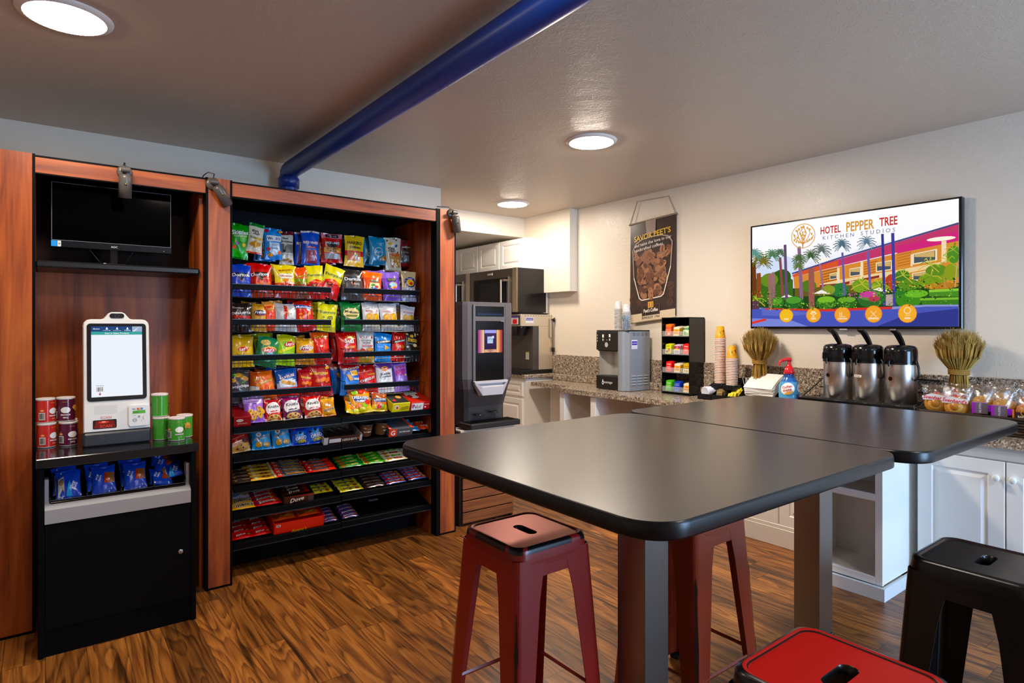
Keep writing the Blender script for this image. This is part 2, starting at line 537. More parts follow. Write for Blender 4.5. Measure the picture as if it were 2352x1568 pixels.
def rings_rect(mb, w, h, rings, col, mat='paint', cx=0, cz=0, back=True):
    """raised panel facing -Y: rings of (inset, y)"""
    L = []
    for ins, y in rings:
        a, b = w / 2 - ins, h / 2 - ins
        L.append([(cx - a, y, cz - b), (cx + a, y, cz - b), (cx + a, y, cz + b), (cx - a, y, cz + b)])
    return mb.loft(L, col, mat, False, back, True)
def door_panel(mb, w, h, cx, cz, y, col='#f4f2ee', fr=.055, mat='satin', t=.02):
    return rings_rect(mb, w, h, [(0, y), (0, y - t + .003), (.003, y - t), (fr, y - t), (fr + .006, y - t + .007), (fr + .016, y - t + .007), (fr + .034, y - t - .001)], col, mat, cx, cz)
# ================================================================= SETTING
CEIL = 2.78
MB().box((-2.6, -2.4, -.05), (4.7, 8.1, 0), '#7a4a20', 'plank_floor').struct('floor')
MB().box((-2.6, -2.4, CEIL), (4.7, 5.63, CEIL + .08), '#ccc', 'ceiling_paint').struct('ceiling')
MB().box((4.6, -2.4, 0), (4.7, 8.1, CEIL), '#ccc', 'wall_paint').struct('wall_right')
MB().box((-2.6, 4.87, 0), (2.9, 4.97, CEIL), '#ccc', 'wall_paint').struct('wall_left')
MB().box((2.8, 4.97, 0), (2.9, 8.0, CEIL), '#ccc', 'wall_paint').struct('wall_kitchen')
MB().box((2.8, 8.0, 0), (4.6, 8.1, CEIL), '#ccc', 'wall_paint').struct('wall_far')
MB().box((-2.7, -2.4, 0), (-2.6, 4.97, CEIL), '#ccc', 'wall_paint').struct('wall_side')
MB().box((2.9, 5.63, 2.555), (4.6, 8.0, CEIL + .08), '#ccc', 'wall_paint').struct('ceiling_lower')
MB().box((4.49, 4.84, 1.89), (4.6, 5.63, CEIL), '#ccc', 'wall_paint').struct('trim_1')
# wall behind the camera with a wide shop window in it
w = MB()
for a, b in (((-2.6, -2.4, 0), (2.4, -2.3, CEIL)), ((3.9, -2.4, 0), (4.6, -2.3, CEIL)), ((2.4, -2.4, 2.3), (3.9, -2.3, CEIL)), ((2.4, -2.4, 0), (3.9, -2.3, .12))):
    w.box(a, b, '#ccc', 'wall_paint')
w.struct('wall_near')
w = MB()
for x in (2.4, 3.12, 3.84):
    w.box((x, -2.38, .12), (x + .06, -2.32, 2.3), '#2a2a2c', 'satin')
for z in (.12, 2.24):
    w.box((2.4, -2.38, z), (3.9, -2.32, z + .06), '#2a2a2c', 'satin')
w = w.struct('window_1')
g = MB().box((2.46, -2.355, .18), (3.84, -2.349, 2.24), '#fff', 'clear_acrylic').struct('pane', w)

# ---------------------------------------------------------------- ceiling lights
for i, (x, y, r, lb) in enumerate(((.066, 3.105, .142, 'round flush ceiling light near the wooden snack cabinet'), (2.984, 3.0, .15, 'round flush ceiling light over the two dark tables'),
                                   (3.838, 5.007, .15, 'round flush ceiling light at the kitchen opening'), (.9, 1.35, .15, 'added ceiling light out of shot, lighting the snack shelves from in front'),
                                   (2.3, -1.0, .15, 'added ceiling light out of shot on the stool side'))):  # last two fixtures are added out of view to light the snack shelves
    zc = CEIL if i < 5 else 2.555
    t = thing('ceiling_light', lb, 'ceiling light', (x, y, zc), 0, 'round ceiling lights')
    MB().lathe([(r + .026, 0), (r + .024, -.006), (r + .004, -.014), (r, -.015)], '#efe9e0', 'satin', 40, cap0=False, cap1=False).part('trim_ring', t)
    MB().lathe([(.001, -.022), (r * .8, -.021), (r, -.0145)], '#fff0de', 'lamp_kitchen' if i == 2 else 'lamp' if i in (0, 3, 4) else 'lamp_bright', 40, cap0=False, cap1=False).part('diffuser', t)

# ---------------------------------------------------------------- blue pipe
t = thing('ceiling_pipe', 'dark blue painted pipe running along under the ceiling', 'pipe', (1.475, 4.73, 2.69))
NB = '#083590'
MB().tube([(0, -6.9, 0), (0, -.06, 0), (0, -.03, -.004), (0, -.008, -.016), (0, 0, -.04), (0, 0, -.06)], .066, NB, 'satin', 28).part('pipe_run', t)
MB().lathe([(.066, -.13), (.076, -.13), (.078, -.06), (.07, -.05)], '#082c7c', 'satin', 28).part('elbow_collar', t)
MB().lathe([(.062, -.33), (.062, -.12)], NB, 'satin', 24).part('down_pipe', t)
for y in (-1.75, -3.4):
    MB().box((.05, y - .012, .02), (.082, y + .012, .09), NB, 'satin', .003).part('pipe_clip', t)

# ================================================================= WOODEN DISPLAY CABINET
cab = thing('display_cabinet', 'cherry wood display cabinet wall with two open bays and black edging', 'cabinet', (0, 0, 0))
BK = '#0d0b0c'
def pillar(x0, x1, k0, k1):
    p = MB().box((x0, 3.8, .014), (x1, 3.88, 2.352), '#a55', 'cherry_v').part('pillar', cab)
    q = MB()
    if k0: q.box((k0, 3.801, 0), (x0, 3.88, 2.352), BK, 'black')
    if k1: q.box((x1, 3.801, 0), (k1, 3.88, 2.352), BK, 'black')
    q.box((x0, 3.803, 0), (x1, 3.87, .014), BK, 'black')
    q.part('edge_trim', p)
pillar(-.62, -.052, None, -.04)
pillar(.735, .85, .722, .862)
pillar(2.258, 2.378, 2.228, 2.39)
for a, b in ((-.04, .722), (.862, 2.228)):
    p = MB().box((a, 3.806, 2.262), (b, 3.84, 2.338), '#a55', 'cherry_h').part('header', cab)
    MB().box((a, 3.804, 2.338), (b, 3.842, 2.347), BK, 'black').box((a, 3.808, 2.256), (b, 3.838, 2.262), BK, 'black').part('edge_trim', p)
    MB().box((a, 3.84, 2.30), (b, 4.5, 2.325), '#120d0a', 'black').part('top_panel', cab)
for x0, x1, y1 in ((-.06, -.04, 4.2), (.702, .722, 4.2), (2.228, 2.25, 4.46), (.862, .88, 4.46)):
    MB().box((x0, 3.88, 0), (x1, y1, 2.30), '#a55', 'cherry_v').part('side_panel', cab)
MB().box((-.06, 4.2, 0), (.722, 4.22, 1.80), '#a55', 'cherry_v').part('back_panel', cab)
MB().box((-.06, 4.2, 1.80), (.722, 4.22, 2.30), '#20120c', 'black').part('back_panel', cab, 'back panel behind the monitor, painted dark brown for the bay shade')  # shade of the upper bay is painted into this panel's dark colour
MB().box((.862, 4.46, 0), (2.25, 4.48, 2.30), '#09090b', 'black').part('back_panel', cab, 'black back panel behind the snack shelves')
MB().box((-.04, 3.858, 1.800), (.702, 4.2, 1.836), '#131215', 'satin', .008).part('monitor_shelf', cab)

# spot lamps on the cabinet
def spot(lb, loc, tilt, cord):
    t = thing('spot_lamp', lb, 'spot lamp', loc, 0, 'spot lamps on the cabinet')
    G = '#5a544e'
    m = MB(); m.T = Matrix.Rotation(R(90), 4, 'X'); m.lathe([(.036, .0), (.036, .008), (.03, .014), (.012, .016)], G, 'satin', 24); m.part('wall_plate', t)
    MB().tube([(0, -.012, 0), (0, -.05, .004)], .012, G, 'satin', 10).tube([(-.02, -.05, .004), (.02, -.05, .004)], .014, G, 'satin', 12).part('swivel_joint', t)
    hd = MB(); hd.T = Matrix.Translation((0, -.055, 0)) @ tilt
    hd.lathe([(.012, -.02), (.024, -.024), (.029, -.036), (.03, -.06), (.031, -.142), (.0285, -.142), (.027, -.118), (.002, -.112)], G, 'satin', 24,
             cols=[G, G, G, G, G, '#222', '#1a1a1a'])
    hd = hd.part('lamp_head', t)
    s = MB(); s.T = Matrix.Translation((0, -.055, 0)) @ tilt @ Matrix.Translation((0, -.030, -.07)) @ Matrix.Rotation(R(90), 4, 'X')
    s.lathe([(.006, 0), (.005, .004), (.001, .005)], '#b08a50', 'metal', 10); s.part('thumb_screw', hd)
    MB().tube(cord, .0035, '#17161a', 'satin', 6).part('cord', t)
spot('dark grey spot lamp aimed down over the monitor', (.332, 3.806, 2.318), Matrix.Rotation(R(14), 4, 'X') , [(0, -.012, .03), (0, -.012, .045), (0, 0, .05), (0, .03, .045)])
spot('dark grey spot lamp tilted sideways on the middle pillar', (.757, 3.8, 2.315), Matrix.Rotation(R(-34), 4, 'Y') @ Matrix.Rotation(R(16), 4, 'X'),
     [(0, -.01, .02), (.005, -.02, .055), (-.025, -.01, .062), (-.045, .0, .045), (-.05, .01, .035)])
spot('dark grey spot lamp at the cabinet end beside the kitchen opening', (2.35, 3.8, 2.325), Matrix.Rotation(R(-12), 4, 'Y') @ Matrix.Rotation(R(8), 4, 'X'), [(-.01, -.01, .03), (-.03, -.012, .045), (-.08, -.006, .04), (-.12, .0, .04)])

# monitor on its shelf
t = thing('monitor', 'black flat monitor switched off on the high cabinet shelf', 'monitor', (.30, 4.0, 1.836))
b = MB().box((-.278, -.01, .085), (.278, .025, .43), '#0b0b0d', 'gloss', .004)
b = b.part('screen_housing', t)
m = MB().quad((-.274, -.0105, .122), (.274, -.0105, .122), (.274, -.0105, .424), (-.274, -.0105, .424), '#010102', 'darkglass'); 
art(m, flat(0, -.0105, .273, .274, .151), .274, .151, [('L', [(-1, -1), (1, -1), (1, 1), (-1, 1), (-1, -1)], .008, '#77767a')], 'satin')
m.part('screen', t)
m = MB().box((-.278, -.013, .086), (.278, -.009, .12), '#10141b', 'gloss', .001)
art(m, flat(0, -.013, .103, .278, .017), .278, .017, [('T', 'AOC', .0, 0, .11, '#c9c9c9', 0, 'b'), ('R', -.995, -.9, -.905, .9, '#2f8fd8'), ('R', -.9, -.9, -.845, .9, '#d9d9d4'), ('T', '+', -.872, 0, .03, '#333', 0, 'b'), ('E', .86, -.3, .006, .1, '#d8e8ff')])
m.part('lower_bezel', t)
MB().box((-.02, .0, .0), (.02, .02, .1), '#0d0d0f', 'gloss', .004).box((-.01, .03, 0), (.0, .04, .1), '#0d0d0f', 'gloss').prism(rrect(.2, .14, .06, 8, 0, .02), 0, .01, '#0d0d0f', 'gloss', .003).part('stand', t)
MB().tube([(-.12, .03, .1), (-.07, .03, .03), (-.05, .05, .006)], .003, '#111', 'satin', 6).tube([(.1, .03, .1), (.06, .03, .03), (.05, .05, .006)], .003, '#111', 'satin', 6).part('cable', t)

# ================================================================= GONDOLA SHELVING
gon = thing('gondola_rack', 'black gondola rack standing inside the wide bay of the wooden cabinet', 'shelf rack', (0, 0, 0))
m = MB().box((.885, 4.41, .1), (2.224, 4.44, 2.1), '#08080a', 'black'); m.part('rack_back', gon)
for x in (.9, 1.555, 2.2):
    m = MB().box((x - .016, 4.385, .02), (x + .016, 4.412, 2.08), '#101013', 'satin')
    for k in range(60):
        m.box((x - .004, 4.384, .1 + k * .033), (x + .004, 4.386, .116 + k * .033), '#000', 'matte')
    m.part('upright', gon)
MB().box((.885, 4.10, 0), (2.224, 4.44, .11), '#050506', 'black', .004).part('base_deck', gon)
LIP = {'A': 1.765, 'B': 1.55, 'C': 1.33, 'D': 1.11, 'E': .905, 'F': .735, 'G': .552, 'H': .392, 'I': .215}
NTH = {'A': 'topmost', 'B': 'second', 'C': 'third', 'D': 'fourth', 'E': 'fifth', 'F': 'sixth', 'G': 'seventh', 'H': 'eighth', 'I': 'lowest'}
for r in 'ABCD':
    for sd, x0, x1 in (('left', .884, 1.512), ('right', 1.602, 2.172)):
        z = LIP[r] - (.0 if sd == 'left' else -.002)
        t = thing('wire_basket', f'{NTH[r]} black wire snack basket in the {sd} column of the rack', 'wire basket', (x0, 3.955, z), 0, 'wire snack baskets')
        w_ = x1 - x0
        MB().box((0, 0, -.036), (w_, .004, 0), '#09090b', 'black', .0015).box((0, -.006, -.004), (w_, .002, 0), '#131316', 'satin').part('price_rail', t)
        m = MB()
        n = int(w_ / .024)
        for k in range(n + 1):
            x = w_ * k / n
            m.tube([(x, .006, -.03), (x, .008, -.085), (x, .2, -.085), (x, .38, -.07)], .0014, '#131316', 'satin', 4, False)
        for y, zz in ((.006, -.05), (.008, -.084), (.10, -.087), (.2, -.087), (.3, -.08)):
            m.tube([(0, y, zz), (w_, y, zz)], .002, '#131316', 'satin', 5, False)
        m.part('wire_tray', t)
        for x in (0, w_):
            m = MB()
            for a in range(6):
                y = .03 + a * .045
                m.tube([(x, y, -.085), (x, y, .01 + a * .012)], .0014, '#131316', 'satin', 4, False)
            m.tube([(x, -.012, 0), (x, -.012, .022), (x, .03, .02), (x, .40, .085)], .0025, '#131316', 'satin', 5, False)
            m.tube([(x, .008, -.085), (x, .40, -.07)], .0025, '#131316', 'satin', 5, False)
            m.part('side_frame', t)
SLOPE = math.tan(R(17))
for r in 'EFGHI':
    for sd, x0, x1 in (('left', .884, 1.545), ('right', 1.549, 2.222)):
        z = LIP[r] - (.0 if sd == 'left' else -.003)
        t = thing('display_shelf', f'{NTH[r]} tier sloping black shelf in the {sd} column of the rack', 'shelf', (x0, 3.868, z), 0, 'sloping rack shelves')
        w_ = x1 - x0
        MB().box((0, 0, -.038), (w_, .006, 0), '#09090b', 'black', .002).box((0, -.004, -.041), (w_, .004, -.036), '#1c1c20', 'satin').part('price_rail', t)
        y1 = 4.375 - 3.868
        MB().loft([[(0, .006, -.022), (w_, .006, -.022), (w_, y1, -.022 + y1 * SLOPE), (0, y1, -.022 + y1 * SLOPE)], [(0, .006, -.010), (w_, .006, -.010), (w_, y1, -.010 + y1 * SLOPE), (0, y1, -.010 + y1 * SLOPE)]], '#08080a', 'black').part('deck', t)
        MB().box((w_ - .03 if sd == 'left' else .45, .30, .02), (w_ - .022 if sd == 'left' else .458, .32, .075), '#8d8d92', 'satin').part('bracket', t)
t = MB().box((-.035, 0, 0), (.035, .001, .02), '#8b8b8b', 'print').thing('price_label', 'small white price strip lying on the bare lowest shelf', 'label', (1.86, 4.05, .264), (R(-72), 0, 0))
# ================================================================= SNACKS
def pouch(w, h, d, spec, seed=0, seal=.1, crink=1.):
    """filled flow-wrap bag standing on z=0, printed face towards -Y"""
    rr = random.Random(seed)
    ph = [rr.uniform(0, 6.28) for _ in range(6)]
    base, bands, elems = spec
    vs_ = 1 - 2 * seal * .09 / max(h, .03) if h > .08 else .9
    def bulge(u, v):
        au = min(1, abs(u)); av = min(1, abs(v) / vs_)
        b = (1 - au ** 2.4) ** .7 * (1 - av ** 2.6) ** .62 if av < 1 else 0
        b = d / 2 * b
        cr = (.0042 * math.sin(u * 8 + ph[0] + v * 2) + .0026 * math.sin(u * 15 + ph[1] - 3 * v)) * max(0, abs(v) - .35) * (1 if av < 1 else .35)
        cr += .0030 * math.sin(3.1 * u + 4.3 * v + ph[2]) * (1 - au) + .0016 * math.sin(7 * u - 6 * v + ph[3]) * (1 - au)
        return b + cr * crink * min(1, d / .03)
    def xz(u, v):
        pin = 1 - .11 * (1 - min(1, abs(v)) ** 2) * min(1, d / .03)
        return w / 2 * u * pin, h * (v + 1) / 2 + .003 * crink * math.sin(3 * u + ph[4]) * (v > .5) * abs(v)
    def fm(u, v, o):
        x, z = xz(u, v)
        return (x, -bulge(u, v) - o, z)
    m = MB()
    nu, nv = (14, 18) if h > .07 else (12, 6)
    for sgn in (1, -1):
        pts = []; cols = []; fs = []
        for j in range(nv + 1):
            v = -1 + 2 * j / nv
            for i in range(nu + 1):
                u = -1 + 2 * i / nu
                x, z = xz(u, v); b = bulge(u, v)
                pts.append((x, -b if sgn > 0 else b * .85 + .0006, z))
        for j in range(nv):
            vc = -1 + 2 * (j + .5) / nv
            for i in range(nu):
                c = base
                for bd in bands:
                    if bd[0] <= vc <= bd[1]: c = bd[2]
                q = (j * (nu + 1) + i, j * (nu + 1) + i + 1, (j + 1) * (nu + 1) + i + 1, (j + 1) * (nu + 1) + i)
                fs.append(q if sgn > 0 else q[::-1]); cols.append(c)
        m.add(pts, fs, cols, 'foil', True)
    art(m, fm, w / 2, h / 2, elems, 'foil', .0005, .0017)
    return m
TRI = lambda c, e='#f4831f': [('P', [(-.62, .34), (.62, .3), (0, -.52)], c), ('L', [(-.66, .36), (0, -.5), (.66, .32)], .07, e)]
def chips(cols, spots, r=.16, ry=None):
    return [('E', u, v, r, ry or r * .8, cols[i % len(cols)], 20 * i) for i, (u, v) in enumerate(spots)]
D = {}
D['skit'] = ('#2f9a24', [(-1, -.55, '#3db52c')], [('E', .35, .1, .35, .22, '#6cc95a'), ('E', -.2, -.2, .16, .09, '#8a3fc0'), ('E', .5, -.25, .2, .12, '#f0c531'), ('E', -.5, -.45, .2, .12, '#e2682a'), ('T', 'Skittles', 0, .48, 1.7, '#f6f6ee', 6, 'b'), ('T', 'Gummies', .05, .28, 1.4, '#d7ecb0', 6, 'b')])
D['snakY'] = ('#ece4cf', [(.78, 1, '#2c8d3f'), (-1, -.86, '#c8461f')], [('T', 'snak', -.15, .5, .95, '#1c1a18', -4, 'b'), ('T', 'club', 0, .32, .85, '#1c1a18', -4, 'b'), ('R', -.1, -.1, .85, .06, '#e8b526'), ('T', 'Tajin', -.4, .02, .8, '#2c8d3f', 4, 'b')] + chips(['#c98d2c', '#dba63e'], [(-.4, -.4), (.1, -.5), (.45, -.38), (-.1, -.3)], .3, .13))
D['welch'] = ('#3f8fd6', [(-1, -.8, '#3a7fcf')], [('R', -.75, .16, .95, .52, '#f3f3f6'), ('T', "Welch's", .08, .34, 1.5, '#1d2350', 0, 'b'), ('P', [(-.5, .08), (.75, .08), (.75, -.6), (.1, -.75), (-.5, -.5)], '#d3e4f4'), ('T', 'Fruit', .1, -.08, .6, '#2a3470'), ('T', 'Snacks', .12, -.28, .95, '#2a3470'), ('E', -.6, -.35, .2, .12, '#b8203f'), ('E', .7, -.55, .2, .14, '#e8732b'), ('E', -.35, -.72, .3, .12, '#d49a45'), ('E', -.7, .8, .2, .12, '#b8203f'), ('E', .8, .8, .2, .1, '#e58b2d')])
D['nutz'] = ('#cfcac1', [(.74, 1, '#6e2428')], [('T', 'Nutz', -.2, .58, .8, '#3a3733', 0, 'b'), ('T', 'ANDERSON', 0, .36, 1.7, '#3a3733', 0, 'b'), ('R', -.95, -.3, .95, .22, '#77746e'), ('R', -.3, -.1, .5, .12, '#3b3936'), ('E', -.45, -.2, .2, .08, '#2b2a28'), ('T', 'PEANUT BUTTER FILLED', 0, -.42, 1.7, '#4a4743')] + chips(['#8f5d35', '#a9764a'], [(-.4, -.75), (.1, -.72), (.5, -.8)], .22, .08))
D['redv'] = ('#2450b4', [(.86, 1, '#cfc6d2')], [('T', 'RED VINES', 0, .3, 1.7, '#ffffff', 0, 'b o:#b41f2e'), ('E', 0, .02, .6, .07, '#a32037'), ('T', 'ORIGINAL RED', 0, .02, .9, '#fff'), ('P', [(-.5, -.15), (.55, -.15), (.65, -.9), (-.55, -.9)], '#8b3a4e')] + [('L', [(-.4 + .2 * k, -.2), (-.45 + .22 * k, -.85)], .05, '#5e1f33') for k in range(5)])
D['jack'] = ('#b3202c', [(-1, -.78, '#a31c28'), (.72, 1, '#c77c86')], [('R', -.6, .72, .6, .95, '#2a2226'), ('T', '70 CALORIES', 0, .83, .9, '#d8d8d8'), ('P', [(-.7, .4), (.7, .4), (.45, .1), (0, -.02), (-.45, .1)], '#1e1719'), ('T', 'JACK LINKS', 0, .32, 1.45, '#f2f2f2', 0, 'b'), ('R', -.85, -.32, .9, .02, '#c98a3a'), ('T', 'BEEF JERKY', 0, -.08, 1.2, '#2b1b12', 0, 'b'), ('T', 'ORIGINAL', 0, -.22, .9, '#2b1b12', 0, 'b'), ('R', -.75, -.76, .75, -.4, '#85868c'), ('R', .2, -.7, .6, -.45, '#a9abb2')])
D['haribo'] = ('#e3bd1f', [(-.36, .0, '#c8303b'), (-1, -.82, '#d5ad18')], [('T', 'HARIBO', 0, .52, 1.55, '#2a2317', 0, 'b'), ('T', 'Goldbears', 0, .24, 1.3, '#2a2317', 0, 'b'), ('R', -.8, -.62, .55, -.1, '#b06a35')] + chips(['#d94a25', '#e9b52c', '#5fa034', '#eee0b0'], [(-.5, -.3), (-.2, -.42), (.15, -.28), (.4, -.45), (-.4, -.5), (.0, -.2)], .12, .07))
D['kars'] = ('#1f82a6', [(-1, -.72, '#1a7296')], [('E', 0, -.1, .52, .34, '#d9d8bf'), ('E', 0, -.1, .47, .30, '#1f7d9f'), ('T', "Kar's", 0, -.08, .75, '#eef2e6', 0, 'i'), ('T', 'ALL ENERGY', .2, .55, .8, '#cfe6ea'), ('T', 'MIX', .2, .42, .3, '#cfe6ea'), ('P', [(.2, -.5), (.95, -.25), (.95, -.7), (.1, -.7)], '#a9794a')] + chips(['#c69a5e', '#8a5a32'], [(.4, -.55), (.7, -.5), (.6, -.62)], .12, .06))
D['snakB'] = ('#d8cdb6', [], [('T', 'snak', -.3, .36, .95, '#1c1a18', 0, 'b'), ('T', 'club', -.25, .2, .95, '#1c1a18', 0, 'b'), ('E', .3, .48, .2, .07, '#2f56a6', 40), ('E', -.4, .62, .22, .08, '#dcb634'), ('E', -.8, .8, .1, .06, '#8a4a3a'), ('E', .4, .85, .1, .05, '#7a2f45'), ('E', .5, .1, .1, .05, '#7a2f45'), ('P', [(-.6, .02), (.75, .06), (.85, -.2), (.8, -.8), (-.4, -.8)], '#b57a45'), ('E', .1, -.04, .7, .1, '#c0622f')] + chips(['#e2cfa8', '#c99c63', '#d8b983'], [(-.3, -.4), (.1, -.35), (.5, -.4), (-.2, -.6), (.2, -.6), (.6, -.6), (0, -.75), (.35, -.74)], .18, .08))
D['jack2'] = ('#7e2028', [(-1, -.74, '#8a1f2a'), (-.74, .2, '#4b4648'), (.6, 1, '#9a3540')], [('R', -.45, .62, .45, .9, '#3a3032'), ('P', [(-.6, .5), (.6, .5), (.4, .26), (0, .16), (-.4, .26)], '#201a1c'), ('T', 'JACK LINKS', 0, .4, 1.25, '#eee', 0, 'b'), ('T', 'BEEF JERKY', 0, .02, 1.0, '#d8d8d8'), ('R', -.4, -.65, .4, -.2, '#8796aa')])
D['dorB'] = ('#1f45b8', [], TRI('#0d1a4a', '#d7752a') + [('T', 'Doritos', -.02, .08, 1.7, '#ffffff', 2, 'b o:#10131f'), ('T', 'COOL RANCH', .5, -.55, .6, '#c9d4f2', -6, 'b')])
D['dorR'] = ('#cf2a1a', [(-1, -.72, '#b8421d')], TRI('#33110c') + [('T', 'Doritos', -.1, .1, 1.6, '#ffffff', 2, 'b o:#1c0f0b'), ('T', 'NACHO CHEESE', .35, -.3, .8, '#f5d9a8', 0, 'b')] + chips(['#e4792b', '#d8611c'], [(-.2, -.8), (.25, -.78), (.55, -.84)], .3, .12))
D['hotfry'] = ('#e6d02a', [(-1, -.58, '#c23a1e')], [('L', [(-.9 + .3 * k, .7), (-.6 + .3 * k, .0)], .03, '#a58e1a') for k in range(6)] + [('P', [(-.6, .25), (.6, .28), (.75, .02), (.55, -.2), (-.5, -.22), (-.75, 0)], '#f3efe0'), ('T', 'MUNCHIES', -.05, .62, 1.2, '#b3261d', 4, 'b'), ('T', 'CRUNCHY', 0, .03, 1.3, '#b3261d', 0, 'b o:#f6ead2'), ('E', .1, -.4, .4, .16, '#ea8a2c'), ('R', -.15, -.72, .8, -.52, '#c32a1e'), ('T', 'FRIES', .3, -.62, .7, '#f7efe0', 0, 'b')] + chips(['#e0691f', '#d7431c'], [(-.7, -.8), (-.4, -.72), (.0, -.85), (.5, -.85)], .16, .09))
D['cheeG'] = ('#e2601c', [(-.6, -.05, '#6b8a24'), (-1, -.6, '#8d4a1a')], [('T', 'Cheetos', -.05, .15, 1.9, '#f2c420', 12, 'bi o:#1b1410'), ('L', [(-.9, -.3), (.9, .0)], .12, '#a6be3b')] + chips(['#bf3f1b', '#98b032'], [(-.5, -.5), (.2, -.4), (.6, -.6)], .2, .1))
D['funR'] = ('#e3d81f', [(-1, -.62, '#c92f17')], [('T', 'Funyuns', 0, .15, 1.75, '#1d4a2a', 4, 'b o:#f5ee8a'), ('P', [(-.85, -.5), (0, -.2), (.9, -.45), (.7, -.68), (-.7, -.72)], '#d8341a'), ('T', 'Flamin Hot', .2, -.46, 1.1, '#f6d02e', -4, 'bi'), ('E', -.25, -.78, .3, .14, '#1e140e'), ('E', -.25, -.78, .2, .08, '#d46a25')])
D['dorK'] = ('#4a4645', [(.62, 1, '#2c2928')], TRI('#1c1919', '#e0641f') + [('T', 'Doritos', .05, .1, 1.6, '#ffffff', 0, 'b o:#141212'), ('T', 'BBQ', .4, -.42, .55, '#c9c5c2', 0, 'b')])
D['hawO'] = ('#e8611c', [(.5, 1, '#ef7a2c')], [('R', -.4, -.05, .5, .2, '#1f5a4a'), ('T', 'HAWAIIAN', .05, .14, .8, '#e9dfa0', 0, 'b'), ('T', 'SWEET CHIPS', .05, .02, .7, '#e9dfa0'), ('P', [(-.45, -.15), (.6, -.12), (.75, -.6), (.4, -.85), (-.6, -.85)], '#e5d9a4'), ('E', -.1, -.4, .25, .15, '#4a8f4a'), ('E', .3, -.55, .22, .14, '#d8452a'), ('E', 0, -.7, .35, .1, '#3d74b8')])
D['hawP'] = ('#7a4fc0', [(.5, 1, '#9472d0')], [('P', [(-.5, .42), (.55, .38), (.5, .02), (-.42, .02)], '#2e2a3a'), ('T', 'HAWAIIAN', .02, .28, .85, '#e8dc9a', 0, 'b'), ('T', 'SWEET ONION', .02, .12, .7, '#d9cf9a'), ('E', .1, -.4, .5, .36, '#d8b25a'), ('E', .05, -.35, .4, .24, '#9cc7d8'), ('E', -.3, -.5, .18, .12, '#2f5f96'), ('E', .2, -.62, .24, .12, '#d86a3a')])
D['booty'] = ('#c8b08a', [(-1, -.68, '#a9a5b8')], [('E', .05, -.05, .82, .56, '#26306b'), ('E', .05, -.1, .55, .38, '#e8b22a'), ('E', .15, -.2, .25, .18, '#c7451f'), ('T', "PIRATE'S", -.05, .34, .85, '#dfe3f0', 0, 'b'), ('T', 'BOOTY', .1, .2, .5, '#dfe3f0', 0, 'b')] + chips(['#e9e0cc'], [(-.4, -.8), (.1, -.84), (.5, -.8)], .2, .07))
D['dina'] = ('#241a1a', [(-.7, -.2, '#a81f1c')], [('T', 'Doritos', -.3, .55, 1.0, '#c9c2bd', 0, 'b'), ('T', 'DINAMITA', 0, -.05, 1.85, '#ffffff', 5, 'bi o:#5c0f0f')] + chips(['#c8381d', '#d8551f'], [(-.1, -.5), (.3, -.46), (.6, -.6), (-.5, -.6)], .16, .09))
D['frito'] = ('#d7a95c', [(.7, 1, '#b98a3c')], [('E', .05, .0, .8, .34, '#b3201f'), ('E', .05, .06, .78, .3, '#2a2a52'), ('T', 'Fritos', .05, .08, 1.5, '#ffffff', 6, 'bi o:#1f2350')])
D['cheeO2'] = ('#e0571d', [(.6, 1, '#e9a25f')], [('T', 'Cheetos', .3, .3, 1.6, '#f2c420', 20, 'bi o:#1b1410')] + chips(['#e8381a', '#f06a22'], [(.2, -.2), (.5, -.4), (0, -.5)], .25, .12))
D['silver'] = ('#bfc1c4', [], [('R', -.28, -1, -.02, .9, '#b3281c'), ('R', -.02, -1, .06, .9, '#d98a36'), ('P', [(.2, .5), (.9, .45), (.85, -.6), (.15, -.5)], '#d6d7da'), ('R', .3, -.15, .5, -.02, '#1a1a1a'), ('P', [(-.9, .7), (-.4, .8), (-.4, -.8), (-.85, -.7)], '#9fa2a6')])
D['munch'] = ('#cc3219', [(.3, 1, '#d8421e')], [('P', [(-.9, .85), (.95, .45), (.95, .15), (-.85, .45)], '#2a5fae'), ('T', 'Munchies', .03, .46, 1.7, '#ffffff', -10, 'b o:#1d4fa8')] + chips(['#ef8a2a', '#e06a1c', '#f0b04a'], [(-.5, -.2), (0, -.1), (.4, -.3), (-.2, -.5), (.3, -.6), (-.6, -.6)], .22, .11))
D['fun'] = ('#dcd62a', [], [('T', 'Funyuns', .02, .05, 1.7, '#2f4a22', 5, 'b o:#eef08a'), ('L', [(-.5, -.45), (.5, -.4)], .1, '#a8a02a'), ('L', [(-.5, -.55), (.4, -.6)], .06, '#3a5a2a')])
D['vick'] = ('#1f7a3e', [(-.95, -.75, '#1c6a36')], [('E', 0, -.1, .85, .62, '#d9c992'), ('T', 'Miss', -.35, .12, .7, '#23180f', 0, 'bi'), ('T', "Vickie's", .3, .0, 1.0, '#23180f', 0, 'bi'), ('R', -.6, -.48, .6, -.26, '#8a8b4a'), ('T', 'SPICY DILL PICKLE', 0, -.36, 1.1, '#2a2a1c', 0, 'b')])
D['bould'] = ('#dcdcdd', [(.6, 1, '#c4c5c9'), (-1, -.8, '#b8b9b6')], [('T', 'BOULDER', 0, .22, 1.4, '#b3222b', 0, 'b o:#f3f3f3'), ('T', 'CANYON', 0, .06, .7, '#8f2a30'), ('P', [(-.7, -.2), (-.3, .0), (.1, -.14), (.5, .0), (.75, -.2), (.8, -.85), (-.75, -.85)], '#c9983a')] + chips(['#e2b54e', '#d8a43e'], [(-.4, -.4), (.0, -.35), (.4, -.4), (-.2, -.62), (.25, -.62)], .26, .16))
